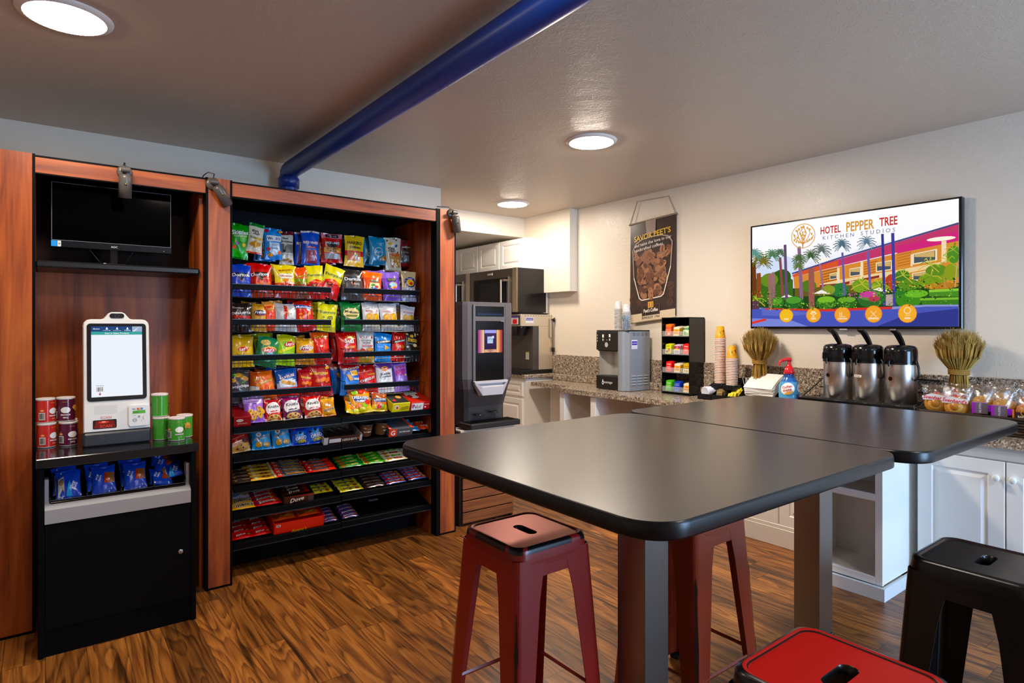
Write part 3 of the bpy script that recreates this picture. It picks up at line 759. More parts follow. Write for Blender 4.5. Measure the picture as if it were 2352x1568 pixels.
D['layY'] = ('#d6b326', [(.1, 1, '#c3a032')], [('E', .1, -.2, .5, .24, '#c4281f'), ('T', "Lay's", .1, -.2, .8, '#fff', 14, 'bi')] + chips(['#e8c456', '#dcb040'], [(-.2, -.6), (.3, -.65), (.5, -.4)], .26, .14))
D['layG'] = ('#177a4f', [(.6, 1, '#1b8a5c')], [('E', -.35, .45, .42, .3, '#d6bd72'), ('E', .08, -.2, .66, .32, '#e8c02c', 12), ('E', .08, -.26, .6, .26, '#c4281f', 12), ('T', "Lay's", .08, -.26, .95, '#fff', 12, 'bi'), ('E', -.7, -.3, .2, .2, '#12683f')])
D['layL'] = ('#8fbf2c', [(.5, 1, '#b9bf34'), (-1, -.55, '#9ccb3a')], [('P', [(-.9, -.6), (.9, .2), (.9, -.1), (-.7, -.85)], '#d8dc3c'), ('E', .3, .15, .66, .26, '#c4281f', 10), ('T', "Lay's", .3, .15, 1.05, '#fff', 10, 'bi')])
D['frito2'] = ('#d7a336', [(.7, 1, '#c58f2a'), (-1, -.7, '#c28628')], [('E', .03, -.08, .82, .34, '#f0e2c0', 6), ('E', .03, -.1, .76, .28, '#b3201f', 6), ('T', 'Fritos', .03, -.04, 1.5, '#ffffff', 8, 'bi o:#2a2358')])
D['cheeF'] = ('#d8441c', [(.55, 1, '#e56a24'), (-1, -.55, '#b3261a')], [('T', 'Cheetos', .1, .62, 1.5, '#f2c420', 6, 'bi o:#1b1410')] + chips(['#e8381a', '#f0612a', '#c82a16'], [(-.4, .1), (.1, .2), (.5, .0), (-.2, -.2), (.3, -.35), (-.5, -.4), (0, -.6)], .25, .12) + [('E', .0, -.3, .2, .1, '#e8d8c0')])
D['sun'] = ('#c8321c', [(-1, -.5, '#b82a1a')], [('E', .35, .42, .34, .22, '#f0c12e')] + [('L', [(.35 + .4 * math.cos(R(a)), .42 + .26 * math.sin(R(a))), (.35 + .58 * math.cos(R(a)), .42 + .38 * math.sin(R(a)))], .05, '#f0c12e') for a in range(0, 181, 30)] + [('R', -.2, .22, .85, .42, '#c8321c'), ('T', 'Sun', .18, .22, .95, '#ffffff', 0, 'b'), ('T', 'CHIPS', .38, -.02, .6, '#ffffff', 0, 'b'), ('P', [(-.4, -.35), (.8, -.3), (.7, -.6), (-.3, -.6)], '#d8742a'), ('T', 'Harvest', .2, -.44, .9, '#f8e0a8', 0, 'i')])
D['tater'] = ('#d3d5d8', [(.72, 1, '#c0c3c7'), (-1, -.84, '#b9913f')], [('L', [(-.6 + .3 * k, .55), (-.45 + .3 * k, .38)], .12, '#b3222b') for k in range(5)] + [('R', -.55, .4, .55, .52, '#f3f3f3'), ('T', 'TGI FRIDAYS', 0, .46, .85, '#23201f', 0, 'b'), ('T', 'POTATO', -.05, .16, 1.2, '#2b2a2a', 0, 'b'), ('T', 'SKINS', 0, -.08, 1.0, '#2b2a2a', 0, 'b'), ('R', -.55, -.45, .75, -.3, '#a82a2f'), ('T', 'CHEDDAR & BACON', .1, -.375, 1.1, '#fff'), ('P', [(-.6, -.6), (-.9, -.9), (.2, -.9)], '#a3242c'), ('E', .4, -.72, .5, .16, '#b8813a')])
D['corB'] = ('#2f8ad8', [(-.65, -.1, '#2a7fd0')], [('P', [(-.95, .2), (.95, .42), (.95, .05), (-.95, -.1)], '#1d1f26'), ('T', 'CORNERS', .0, .16, 1.55, '#ffffff', 10, 'b o:#14161c'), ('P', [(.0, -.2), (.65, -.5), (.0, -.75)], '#d8a54a'), ('T', 'SEA SALT', -.5, -.45, .6, '#d6ecfa', 0, 'b')])
D['corR'] = ('#c4281f', [(.5, 1, '#b32420')], [('P', [(-.95, .1), (.95, .5), (.95, .2), (-.95, -.2)], '#201c1e'), ('T', 'CORNERS', .05, .14, 1.6, '#ffffff', 16, 'b'), ('T', 'KETTLE', -.2, -.35, .8, '#f0dcc8', 0, 'b'), ('T', 'CORN', -.15, -.5, .8, '#f0dcc8', 0, 'b'), ('P', [(.4, -.2), (.85, -.4), (.4, -.7)], '#d8792a')])
D['smart'] = ('#1d1b17', [], [('E', -.1, .45, .24, .15, '#e0b222'), ('E', .4, .6, .12, .2, '#e8d28a'), ('R', -.6, -.12, .75, .16, '#e0b222'), ('T', 'Smartfood', .1, .02, 1.2, '#241c10', 4, 'bi'), ('T', 'WHITE CHEDDAR', -.1, -.35, .9, '#e9e4d6', 0, 'b'), ('E', .45, -.45, .34, .16, '#e6d6a0'), ('E', -.6, -.7, .16, .1, '#e6dcc0'), ('E', -.7, .6, .14, .09, '#e6d6a0'), ('E', .8, .7, .12, .08, '#e6dcc0'), ('E', -.5, .15, .12, .08, '#cfae3a')])
D['pop'] = ('#3b3a3c', [], [('E', -.1, .55, .4, .2, '#c79a3c'), ('E', .45, .25, .42, .22, '#b98a3a', -15), ('E', -.72, .1, .3, .2, '#d29a2e'), ('E', -.55, .62, .16, .14, '#3f9a3a'), ('E', .3, -.1, .3, .05, '#4a9a3a', 20), ('T', 'popchips', 0, -.5, 1.75, '#f2f2f2', 4, 'b')])
D['cheeP'] = ('#b5531d', [(-1, -.4, '#cfc7bb')], [('T', 'Cheetos', .1, .3, 1.7, '#d8b92a', 20, 'bi o:#1b1410'), ('E', .3, -.3, .5, .2, '#c87a2a')])
D['cheeO'] = ('#ea7a1c', [(-1, -.55, '#dd6a18')], [('T', 'Cheetos', .05, .02, 1.6, '#f6cf22', 10, 'bi o:#1b1410')] + chips(['#e8501c', '#f0a23a'], [(.2, -.4), (.5, -.5), (.0, -.6), (.4, -.7)], .2, .08))
D['ruff'] = ('#2d5fb2', [(-.78, -.2, '#a9bcd8'), (-1, -.78, '#c8371f')], [('P', [(-.8, -.1), (-.4, .1), (.0, .0), (.5, .12), (.85, -.1), (.7, -.72), (-.7, -.7)], '#dfe5ee'), ('T', 'RUFFLES', .02, .3, 1.4, '#ffffff', 10, 'b o:#a02035'), ('E', .0, -.3, .62, .2, '#d8a545', -14), ('E', .3, -.42, .5, .16, '#c79034', -14)])
D['sant'] = ('#b3202a', [(.72, 1, '#c2303a')], [('T', 'Santitas', .05, .18, 1.4, '#f2d22c', -4, 'b'), ('T', 'TORTILLA', .2, .0, .8, '#f2d9b0'), ('R', .5, .5, .9, .68, '#e9c92c')] + chips(['#d4682a', '#e08a3c'], [(-.3, -.5), (.15, -.45), (.6, -.52)], .32, .18))
D['groov'] = ('#2c62bd', [(.58, 1, '#a3232f'), (-1, -.5, '#3a78cf')], [('T', 'GROOVES', -.02, .66, 1.65, '#f4eee2', 8, 'b o:#7d1a26'), ('P', [(-.2, .4), (.5, .5), (.65, .0), (.0, -.12)], '#e0b24a'), ('P', [(-.55, .05), (-.1, .0), (.15, -.5), (-.2, -.62)], '#cf9a35'), ('L', [(-.1, .3), (.5, .38)], .03, '#a8761f'), ('L', [(-.05, .15), (.55, .22)], .03, '#a8761f'), ('R', .2, -.5, .75, -.3, '#e8e4d8'), ('T', 'CHEDDAR', .48, -.4, .48, '#203a70')])
D['cheez'] = ('#c22a20', [(.3, 1, '#a9221d'), (-.55, -.2, '#b02420')], [('T', 'CHEEZ-IT', .05, -.42, 1.6, '#f6f2e8', 8, 'b o:#7d1512'), ('R', .1, .02, .9, .12, '#d8c22e'), ('T', 'ORIGINAL', .4, .07, .6, '#7d1512'), ('L', [(-.8, .4), (.6, .5)], .05, '#df7a6a')])
D['kettle'] = ('#e3e3e6', [(.5, 1, '#6a3f94'), (.2, .5, '#9a7fb8')], [('P', [(-.95, .6), (-.3, .15), (.3, .2), (.95, .45), (.95, -.2), (-.95, -.2)], '#e3e3e6'), ('E', 0, .42, .42, .26, '#edbb2c'), ('E', 0, .4, .34, .18, '#c4281f'), ('T', "Lay's", 0, .4, .52, '#fff', 0, 'b'), ('T', 'Kettle', .05, -.1, 1.15, '#2a2526', 4, 'b'), ('T', 'Cooked', .0, -.38, 1.35, '#2a2526', 4, 'b'), ('T', 'SEA SALT & VINEGAR', .05, -.66, 1.2, '#4a4446')])
D['skinny'] = ('#a07cd0', [(.72, 1, '#5a3fa0')], [('T', 'SKINNY', .05, .45, 1.25, '#d4267a', 0, 'b', 1.3), ('T', 'POP', .0, -.18, 1.25, '#d4267a', 0, 'b', 1.2), ('T', 'KICKIN', .05, .14, 1.25, '#c42a8a', 0, 'b', 1.2), ('E', .6, -.4, .2, .1, '#e8d48a'), ('R', -.98, -1, -.78, .9, '#4a3590')])
D['purp'] = ('#a06fd0', [(.4, 1, '#b89ad8'), (-1, -.75, '#8a55c4')], [('T', 'CHOCOLATE CHIP', .05, .55, 1.5, '#5a3585', 0, 'b'), ('T', 'COOKIES', .2, .4, .8, '#5a3585', 0, 'b')] + chips(['#d8a84a', '#c9953a'], [(-.4, -.2), (.5, .0), (.1, -.35), (-.1, -.65), (.55, -.5), (-.5, -.6), (.85, -.2)], .3, .2) + chips(['#5e3518'], [(-.4, -.15), (.5, .05), (.1, -.35), (-.1, -.6), (.55, -.45)], .06, .04))
def knott(c, c2, word):
    return (c, [(-1, -.8, '#d8c8b0')], [('E', 0, .02, .9, .62, '#e6e4e2'), ('P', [(-.8, -.4), (-.4, -.15), (.4, -.1), (.85, -.25), (.85, -.95), (-.8, -.95)], c2), ('T', "Knott's", .02, .25, 1.3, '#1d1a18', 2, 'b'), ('T', word, .02, -.28, 1.3, '#ffffff', 4, 'b'), ('E', .05, -.72, .75, .26, '#d3ab6c'), ('E', -.3, -.68, .12, .07, '#7a1f26'), ('E', .25, -.6, .12, .07, '#7a1f26'), ('E', .55, -.75, .1, .06, '#7a1f26')])
D['knR'] = knott('#a3242e', '#c23a2c', 'STRAWBERRY')
D['knP'] = knott('#7d2158', '#4c1f48', 'BOYSENBERRY')
D['knB'] = knott('#c22f2a', '#a3262c', 'RASPBERRY')
D['grY'] = ('#d9a02a', [(-1, -.75, '#c77f25')], [('E', .1, .2, .7, .45, '#c98a3c'), ('E', -.3, .2, .22, .16, '#f0ead8'), ('E', .1, .1, .2, .1, '#f0ead8'), ('T', "Grandma's", .0, -.3, 1.7, '#2e1b10', 10, 'bi o:#f0e4cc')])
D['life'] = ('#e2a11f', [(.55, 1, '#e2671f'), (-1, -.6, '#d8c32c')], [('P', [(-.8, .35), (.85, .2), (.7, -.1), (-.6, .0)], '#26408a'), ('T', 'LIFESAVERS', .0, .22, 1.6, '#ffffff', -6, 'b o:#26408a'), ('T', 'GUMMIES', .05, -.08, 1.1, '#ffffff', -2, 'b o:#3a7ab8')] + [('E', u, v, .3, .2, c) for u, v, c in ((-.3, -.45, '#e8852a'), (.3, -.4, '#8fbf2c'), (.6, -.2, '#d8341f'), (.0, -.75, '#ddd32c'), (-.5, .7, '#8fbf2c'), (.2, .75, '#d8431f'))])
D['life2'] = ('#c86a22', [(.2, 1, '#a3522a'), (-1, -.3, '#dcb52a')], [('P', [(-.9, .3), (.9, .35), (.8, -.05), (-.8, -.05)], '#33507a'), ('T', 'LIFESAVERS', 0, .18, 1.6, '#dfe6ee', 6, 'b'), ('E', -.2, -.55, .3, .2, '#c8303f'), ('E', .4, -.5, .3, .2, '#8fae2c')])
D['cook'] = ('#b3201f', [(-1, -.35, '#c79a5c')], [('T', 'CHOCOLATE CHUNK', -.1, .15, 1.5, '#e8b8a0', 12, 'b'), ('P', [(-.95, -.3), (.3, -.05), (.3, -.35), (-.95, -.6)], '#f0e0d0'), ('T', 'COOKIE', -.28, -.33, 1.15, '#b3201f', 10, 'b'), ('E', .55, -.15, .28, .2, '#3a2114'), ('E', .2, -.6, .5, .3, '#cfa368'), ('E', .1, -.5, .1, .07, '#3a2114'), ('E', .3, -.7, .12, .07, '#3a2114'), ('E', -.3, -.75, .12, .06, '#3a2114')])
D['grB'] = ('#3f93d2', [(.7, 1, '#3a80c4')], [('E', .35, .72, .34, .16, '#b89a78'), ('E', -.35, .3, .3, .18, '#e6e3de'), ('E', -.35, .3, .12, .1, '#a8683a'), ('T', "Grandma's", -.02, .08, 1.7, '#2a1c14', 14, 'bi o:#e9eef4'), ('E', -.35, -.55, .34, .26, '#d4a03e'), ('E', .45, -.6, .36, .2, '#cf9838'), ('E', .45, -.6, .14, .08, '#efd9a0')])
D['oreo'] = ('#2b5fd0', [(.55, 1, '#1f3fb2'), (-1, -.8, '#2248b8')], [('P', [(-.5, .0), (-.2, .5), (.0, .1), (.4, .45), (.6, -.1), (.3, -.8), (-.5, -.7)], '#5ba4e6'), ('P', [(-.8, .75), (-.5, .72), (-.62, .5)], '#d8344a'), ('E', .0, .28, .16, .12, '#1f2436'), ('E', .6, .1, .18, .14, '#1f2436'), ('E', -.6, .1, .16, .12, '#1f2436'), ('T', 'OREO', .05, -.28, 1.4, '#ffffff', 8, 'b o:#1b3a94'), ('T', 'mini', .15, -.6, .95, '#f2e03a', 8, 'b o:#1a2a6a')])
# wrapped bars, long axis across
D['brownbar'] = ('#4a3424', [(-1, -.2, '#2c1f18')], [('R', -.9, .25, .9, .5, '#b8aea4'), ('T', 'GRANOLA', .3, -.1, .7, '#d8c8a8', 0, 'b'), ('E', -.7, -.2, .12, .5, '#8a6a42')])
D['otis'] = ('#d8b45c', [(.3, 1, '#2f4f96')], [('E', -.45, -.1, .14, .6, '#e8d9b0'), ('T', 'COOKIE', -.45, -.1, .2, '#4a2a1a'), ('E', -.75, .0, .1, .4, '#b8402a'), ('E', .3, -.1, .4, .5, '#8a5a34'), ('E', .1, .0, .08, .3, '#4a2a1a'), ('E', .4, -.2, .08, .3, '#4a2a1a'), ('R', .8, -.9, .95, .9, '#efe6cc')])
D['gbar'] = ('#4f5866', [], [('R', -1, -1, -.48, 1, '#de4a1e'), ('T', 'G', -.72, 0, .2, '#ffffff', 0, 'b'), ('T', 'PROTEIN BAR', .1, .25, .9, '#e8ecf0', 0, 'b'), ('R', -.3, -.7, .9, -.25, '#a9753a'), ('R', .92, -1, 1, 1, '#e0662a')])
D['gbar2'] = ('#565d6a', [(-1, -.4, '#b8452a')], [('R', -1, -1, -.6, 1, '#c8321f'), ('T', 'G', -.8, .0, .17, '#ffffff', 0, 'b'), ('R', .55, -1, 1, 1, '#d8431f'), ('T', 'NUT BUTTER', .0, .3, .8, '#e8ecf0', 0, 'b')])
D['oats'] = ('#2a8a3a', [(.4, 1, '#1c6a3a'), (-1, -.6, '#23793c')], [('E', -.7, -.2, .22, .8, '#8a5a2a'), ('P', [(-.5, -.1), (.5, .5), (.5, .1), (-.4, -.5)], '#c8c83a'), ('T', 'CRUNCHY', .2, -.35, .6, '#eef2c8', 0, 'b'), ('R', .86, -1, 1, 1, '#9fc26a')])
D['oats2'] = ('#4fa82e', [(.4, 1, '#2c8a2e'), (-1, -.7, '#2c7a34')], [('E', -.68, -.2, .24, .7, '#9a5a2a'), ('P', [(-.3, .0), (.6, .4), (.6, .1), (-.2, -.2)], '#d8d23a'), ('T', 'OATS', .2, -.4, .4, '#f4f6dc', 0, 'b')])
D['oatmeal'] = ('#dccfae', [(.6, 1, '#c2b8a0')], [('E', -.55, -.1, .22, .75, '#b8762f'), ('R', -.15, -.55, .55, .4, '#a3222c'), ('T', 'OATMEAL', .2, .0, .5, '#f0dcc0', 0, 'b'), ('R', .6, -.5, .95, .3, '#e6dcc4')])
D['oatmeal2'] = ('#d8d2b8', [(.6, 1, '#c2c0a8')], [('E', -.6, -.1, .2, .7, '#a8824a'), ('R', -.2, -.55, .6, .35, '#5a9a34'), ('T', 'APPLE', .2, -.05, .4, '#f0f0d0', 0, 'b')])
D['mnm'] = ('#dcab24', [(.5, 1, '#c9cdd2')], [('T', "m&m's", .1, -.15, 1.5, '#241810', 4, 'b o:#f2ead0')])
D['mnmw'] = ('#c6ccd4', [(-1, -.3, '#d8dce0')], [('P', [(-.8, -.5), (.2, .6), (.6, .6), (-.3, -.6)], '#7fa8d0'), ('E', .5, -.2, .2, .4, '#c8a83a')])
D['skbar'] = ('#b01f30', [(-1, -.55, '#c42a30')], [('T', 'Skittles', -.05, .15, 1.2, '#f6f6f6', 6, 'b o:#6d1024'), ('E', .6, -.1, .07, .25, '#e8c32c'), ('E', .75, .2, .06, .22, '#4aa03a'), ('E', -.75, -.2, .07, .25, '#7a3aa0'), ('E', .45, -.5, .07, .25, '#e8822c')])
D['dove'] = ('#3a2119', [], [('T', 'Dove', -.2, .05, .9, '#e0d8cc', 6, 'bi'), ('R', .6, -1, 1, 1, '#8a2a24')])
D['butter'] = ('#d9cf22', [(.65, 1, '#c2b81c')], [('T', 'Butterfinger', .05, .3, 1.4, '#2148a0', 3, 'b'), ('E', -.1, -.5, .14, .32, '#7a4a1c'), ('E', .5, -.45, .2, .35, '#8a3a1c'), ('R', -1, -1, -.88, 1, '#efe98a')])
D['hersh'] = ('#3a241c', [], [('T', "HERSHEY'S", -.3, .2, .9, '#c9c2bc', 0, 'b'), ('R', .1, .3, .95, .55, '#bdb6ae'), ('R', .1, -.4, .95, -.2, '#9a938b')])
D['payday'] = ('#c0392c', [(.45, 1, '#3f62b8'), (-1, -.55, '#5578c4')], [('T', 'Baby Ruth', -.1, 0, 1.1, '#f4efe8', 3, 'b o:#a31f20'), ('R', .6, -.5, .95, .45, '#d99a3a')])
D['kit'] = ('#b8201f', [(.55, 1, '#8f1718')], [('E', -.12, .0, .62, .66, '#c92a26', 10), ('T', 'KitKat', -.12, .0, 1.0, '#ffffff', 8, 'bi o:#7d0f12'), ('P', [(.5, -.2), (.72, .15), (.88, -.1), (.62, -.5)], '#b9824a')])
D['reese'] = ('#e8641a', [(.6, 1, '#c84a18')], [('T', "Reese's", .2, .1, 1.1, '#f4c92a', 8, 'bi o:#3a1a10'), ('E', -.65, -.1, .22, .5, '#4a2412'), ('E', -.65, -.05, .2, .3, '#8a5a2a')])
D['snick'] = ('#3a2a5a', [(-1, -.6, '#4a3a74')], [('T', 'SNICKERS', -.05, .1, 1.5, '#e8e8f4', 5, 'bi o:#26357a'), ('L', [(-.9, -.5), (.8, -.35)], .06, '#c8344a'), ('E', .8, .0, .14, .5, '#8a6430')])
D['clifB'] = ('#3a8ac4', [(-1, -.4, '#2f7ab8')], [('T', 'CLIF', -.1, .1, .9, '#f4e8d8', 4, 'b o:#a32a20'), ('P', [(.2, .9), (.9, .6), (.7, -.2)], '#8fc0dc')])
D['clifR'] = ('#c84a24', [(.5, 1, '#a8603a')], [('T', 'CLIF', -.1, .1, .9, '#f4e8d8', 4, 'b'), ('E', .6, -.1, .2, .5, '#e8c89a')])
D['poptA'] = ('#1f47b4', [], [('P', [(-.85, -.95), (-.85, .35), (-.35, .55), (-.3, -.9)], '#b9b0a6'), ('E', -.6, .1, .2, .22, '#a37a5a'), ('P', [(-.2, -.9), (.0, -.1), (.15, .3), (.3, -.9)], '#4aa2dc'), ('T', 'POP', .42, -.1, .6, '#e8f0fa', 68, 'b'), ('T', 'TARTS', .62, -.25, .62, '#e8f0fa', 68, 'b'), ('T', '2', -.55, .8, .12, '#fff', 0, 'b')])
D['poptB'] = ('#1f47b4', [], [('P', [(.05, -.2), (.2, .5), (.95, .45), (.95, -.35)], '#8a5a38'), ('P', [(.0, -.3), (.1, .4), (.5, .4), (.45, -.35)], '#a8401f'), ('T', 'POP', -.55, .2, .55, '#e8f0fa', 68, 'b'), ('T', 'TARTS', -.32, .05, .62, '#e8f0fa', 68, 'b'), ('T', '2', .6, -.75, .12, '#fff', 0, 'b')])

def above_rail(spec):
    """printing of a bag in a basket sits in the part that shows over the price rail"""
    k, c = .64, .29
    f = lambda v: v * k + c
    out = []
    for e in spec[2]:
        e = list(e)
        if e[0] == 'T':
            e[3] = f(e[3]); e += [0, '', 1.][len(e) - 6:]; e[8] *= .74
        elif e[0] in 'EO': e[2] = f(e[2]); e[4] *= k
        elif e[0] == 'R': e[2] = f(e[2]); e[4] = f(e[4])
        else: e[1] = [(p[0], f(p[1])) for p in e[1]]
        out.append(tuple(e))
    return (spec[0], [(b[0] if b[0] <= -1 else f(b[0]), b[1] if b[1] >= 1 else f(b[1]), b[2]) for b in spec[1]], out)
_pm = {}
def bag_obj(key, name, label, cat, loc, w, h, d=.05, rot=(0, 0, 0), group=None, seed=None, crink=1.):
    k = (key, round(w, 3), round(h, 3), d)
    if k not in _pm:
        _pm[k] = pouch(w, h, d, D[key], seed if seed is not None else hash_(key), crink=crink).mesh(name)
    o = bpy.data.objects.new(name, _pm[k]); C.objects.link(o)
    return tag(o, label, cat, loc, rot, group)
def hash_(s):
    return sum((i + 1) * ord(ch) for i, ch in enumerate(s))
# (design, x, y, bottom z, width, height, lean back, roll, look of it, where)
G1 = 'hanging candy and nut bags on the top row'
TOP = [
 ('skit', .985, 4.20, 1.953, .125, .214, 'bright green gummy candy bag with white letters'),
 ('snakY', 1.081, 4.19, 1.980, .10, .20, 'cream bag with green top and dried fruit picture'),
 ('welch', 1.208, 4.20, 1.950, .118, .209, 'light blue fruit snack bag with a white name band'),
 ('nutz', 1.305, 4.23, 1.925, .096, .227, 'grey and white nut bag with maroon top and old photo'),
 ('redv', 1.458, 4.20, 1.931, .130, .235, 'royal blue licorice bag with red ribbon of white lettering'),
 ('jack', 1.610, 4.20, 1.956, .155, .205, 'red jerky bag with tan band and clear window'),
 ('haribo', 1.773, 4.20, 1.938, .152, .224, 'golden yellow gummy bear bag'),
 ('kars', 1.962, 4.20, 1.962, .145, .208, 'teal trail mix bag with a round cream badge'),
 ('snakB', 2.082, 4.19, 1.924, .132, .250, 'tall beige bag with a jar of oat clusters'),
 ('jack2', 2.194, 4.21, 1.965, .118, .205, 'dark red jerky bag with grey middle')]
ROLL = {'snakY': 7, 'skit': 5, 'haribo': 2, 'welch': -1}
for k, x, y, z, w, h, look in TOP:
    bag_obj(k, 'candy_bag', f'{look}, hanging on the top row', 'snack bag', (x, y, z), w, h, .035, (R(-3), R(ROLL.get(k, 0)), R(-2)), G1)
    MB().tube([(0, .20, 0), (0, -.02, 0), (0, -.026, .012)], .0025, '#6a6a6e', 'metal', 6).box((-.012, .198, -.02), (.012, .206, .02), '#1a1a1c', 'satin').thing('peg_hook', f'metal peg hook holding the {look}', 'hook', (x, y, z + h - .012), 0, 'peg hooks of the top row')
for k, dx, dy, look, nth in (('skit', .01, .05, 'bright green gummy candy bag', 'hanging behind the front green one'), ('welch', -.03, .045, 'light blue fruit snack bag', 'just behind the front blue one'), ('welch', -.045, .08, 'light blue fruit snack bag', 'third and last in its hanging row'),
                         ('redv', -.035, .05, 'royal blue licorice bag', 'second on its hook'), ('jack', -.03, .05, 'red jerky bag with tan band', 'second on its hook'), ('jack', -.04, .09, 'red jerky bag with tan band', 'third on its hook'),
                         ('kars', -.04, .05, 'teal trail mix bag', 'second on its hook'), ('snakB', .01, .06, 'beige oat cluster bag', 'second on its hook'), ('jack2', .02, .06, 'dark red jerky bag', 'second on its hook')):
    s = [q for q in TOP if q[0] == k][0]
    bag_obj(k, 'candy_bag', f'{look}, {nth} on the top row', 'snack bag', (s[1] + dx, s[2] + dy, s[3] - .006), s[4], s[5], .035, (R(-3), R(ROLL.get(k, 0) + 2), R(-4)), G1)

for _k in 'dorB dorR hotfry cheeG funR dorK hawO hawP booty dina frito cheeO2 silver munch fun vick bould layY layG layL frito2 cheeF sun tater corB corR smart pop cheeP cheeO ruff sant groov cheez kettle skinny'.split():
    D[_k] = above_rail(D[_k])
BASK = [
 # tier A
 ('A', 'dorB', .956, 1.687, .133, .199, 2, 'blue tortilla chip bag with a dark triangle'), ('A', 'dorR', 1.085, 1.687, .142, .212, -3, 'red tortilla chip bag with a dark triangle'),
 ('A', 'hotfry', 1.230, 1.687, .146, .214, 1, 'yellow striped hot fries bag with red bottom'), ('A', 'cheeG', 1.335, 1.687, .096, .210, -3, 'orange and green cheese puff bag'),
 ('A', 'funR', 1.430, 1.687, .126, .226, -2, 'yellow onion ring bag with flame red bottom standing upright'), ('A', 'funR', 1.500, 1.70, .148, .225, 20, 'yellow onion ring bag with flame red bottom tipped sideways'),
 ('A', 'dorK', 1.681, 1.687, .160, .211, 0, 'black tortilla chip bag with white lettering'), ('A', 'hawO', 1.829, 1.687, .150, .205, 4, 'orange island style chip bag'),
 ('A', 'hawP', 1.985, 1.687, .145, .214, -3, 'purple island style chip bag'), ('A', 'booty', 2.115, 1.687, .125, .225, 3, 'tan cheese puff bag with navy round badge'),
 ('B', 'dina', .954, 1.472, .131, .180, 3, 'black and red rolled chip bag'), ('B', 'frito', 1.062, 1.472, .105, .178, 4, 'tan corn chip bag with navy oval'),
 ('B', 'cheeO2', 1.130, 1.475, .085, .191, 0, 'narrow orange cheese puff bag'), ('B', 'silver', 1.231, 1.472, .150, .182, 3, 'silver bag turned backwards with a red stripe'),
 ('B', 'munch', 1.370, 1.472, .126, .202, -8, 'red snack mix bag with blue banner'), ('B', 'fun', 1.490, 1.472, .140, .190, 8, 'plain yellow onion ring bag'),
 ('B', 'vick', 1.675, 1.472, .155, .198, 0, 'green topped kettle chip bag with cream label'), ('B', 'bould', 1.822, 1.472, .145, .196, 2, 'white canyon chip bag next to the green topped bag'),
 ('B', 'bould', 1.965, 1.472, .145, .198, -3, 'white canyon chip bag in the middle of three'), ('B', 'bould', 2.095, 1.472, .122, .187, 7, 'white canyon chip bag against the wooden side'),
 ('C', 'layY', .966, 1.252, .154, .190, 0, 'yellow potato chip bag at the pillar end'), ('C', 'layG', 1.094, 1.250, .150, .190, 14, 'dark green potato chip bag leaning over'),
 ('C', 'layL', 1.226, 1.252, .129, .200, 6, 'lime green potato chip bag'), ('C', 'frito2', 1.355, 1.252, .130, .177, 3, 'golden corn chip bag with red oval'),
 ('C', 'cheeF', 1.468, 1.252, .128, .219, -3, 'orange and red hot cheese puff bag'), ('C', 'sun', 1.655, 1.252, .150, .215, -4, 'red whole grain chip bag with a yellow sun'),
 ('C', 'tater', 1.778, 1.252, .135, .221, 2, 'silver white potato skins bag'), ('C', 'corB', 1.908, 1.252, .142, .206, 5, 'sky blue corner chip bag with black band'),
 ('C', 'corR', 2.020, 1.252, .112, .213, 8, 'red corner chip bag with black band'), ('C', 'smart', 2.118, 1.252, .125, .232, 9, 'black popcorn bag with yellow banner'),
 ('D', 'pop', .954, 1.032, .131, .206, 0, 'charcoal popped chip bag'), ('D', 'cheeP', 1.035, 1.035, .075, .186, 6, 'brown orange cheese puff bag half hidden'),
 ('D', 'cheeO', 1.116, 1.032, .130, .191, -9, 'bright orange cheese puff bag with yellow lettering'), ('D', 'ruff', 1.248, 1.032, .141, .199, -4, 'blue and white ridged chip bag'),
 ('D', 'sant', 1.350, 1.040, .105, .185, 4, 'red tortilla chip bag half behind its twin'), ('D', 'sant', 1.470, 1.032, .150, .230, -4, 'large red tortilla chip bag with yellow letters'),
 ('D', 'groov', 1.668, 1.032, .160, .214, 3, 'blue cracker crisps bag with red top'), ('D', 'cheez', 1.798, 1.032, .160, .200, -6, 'red cheese cracker bag'),
 ('D', 'kettle', 1.930, 1.032, .140, .220, -2, 'white kettle chip bag with purple top'), ('D', 'skinny', 2.058, 1.032, .132, .225, -4, 'lilac popcorn bag with pink letters')]
TIER = {'A': 'in the top wire basket', 'B': 'in the second wire basket down', 'C': 'in the third wire basket down', 'D': 'in the fourth wire basket down'}
for i, (r, k, x, z, w, h, roll, look) in enumerate(BASK):
    bag_obj(k, 'chip_bag', f'{look}, {TIER[r]}', 'snack bag', (x, 4.005, z), w, h, .046, (R(-9), R(roll), R(RND.uniform(-5, 5))), 'bags in the wire baskets')
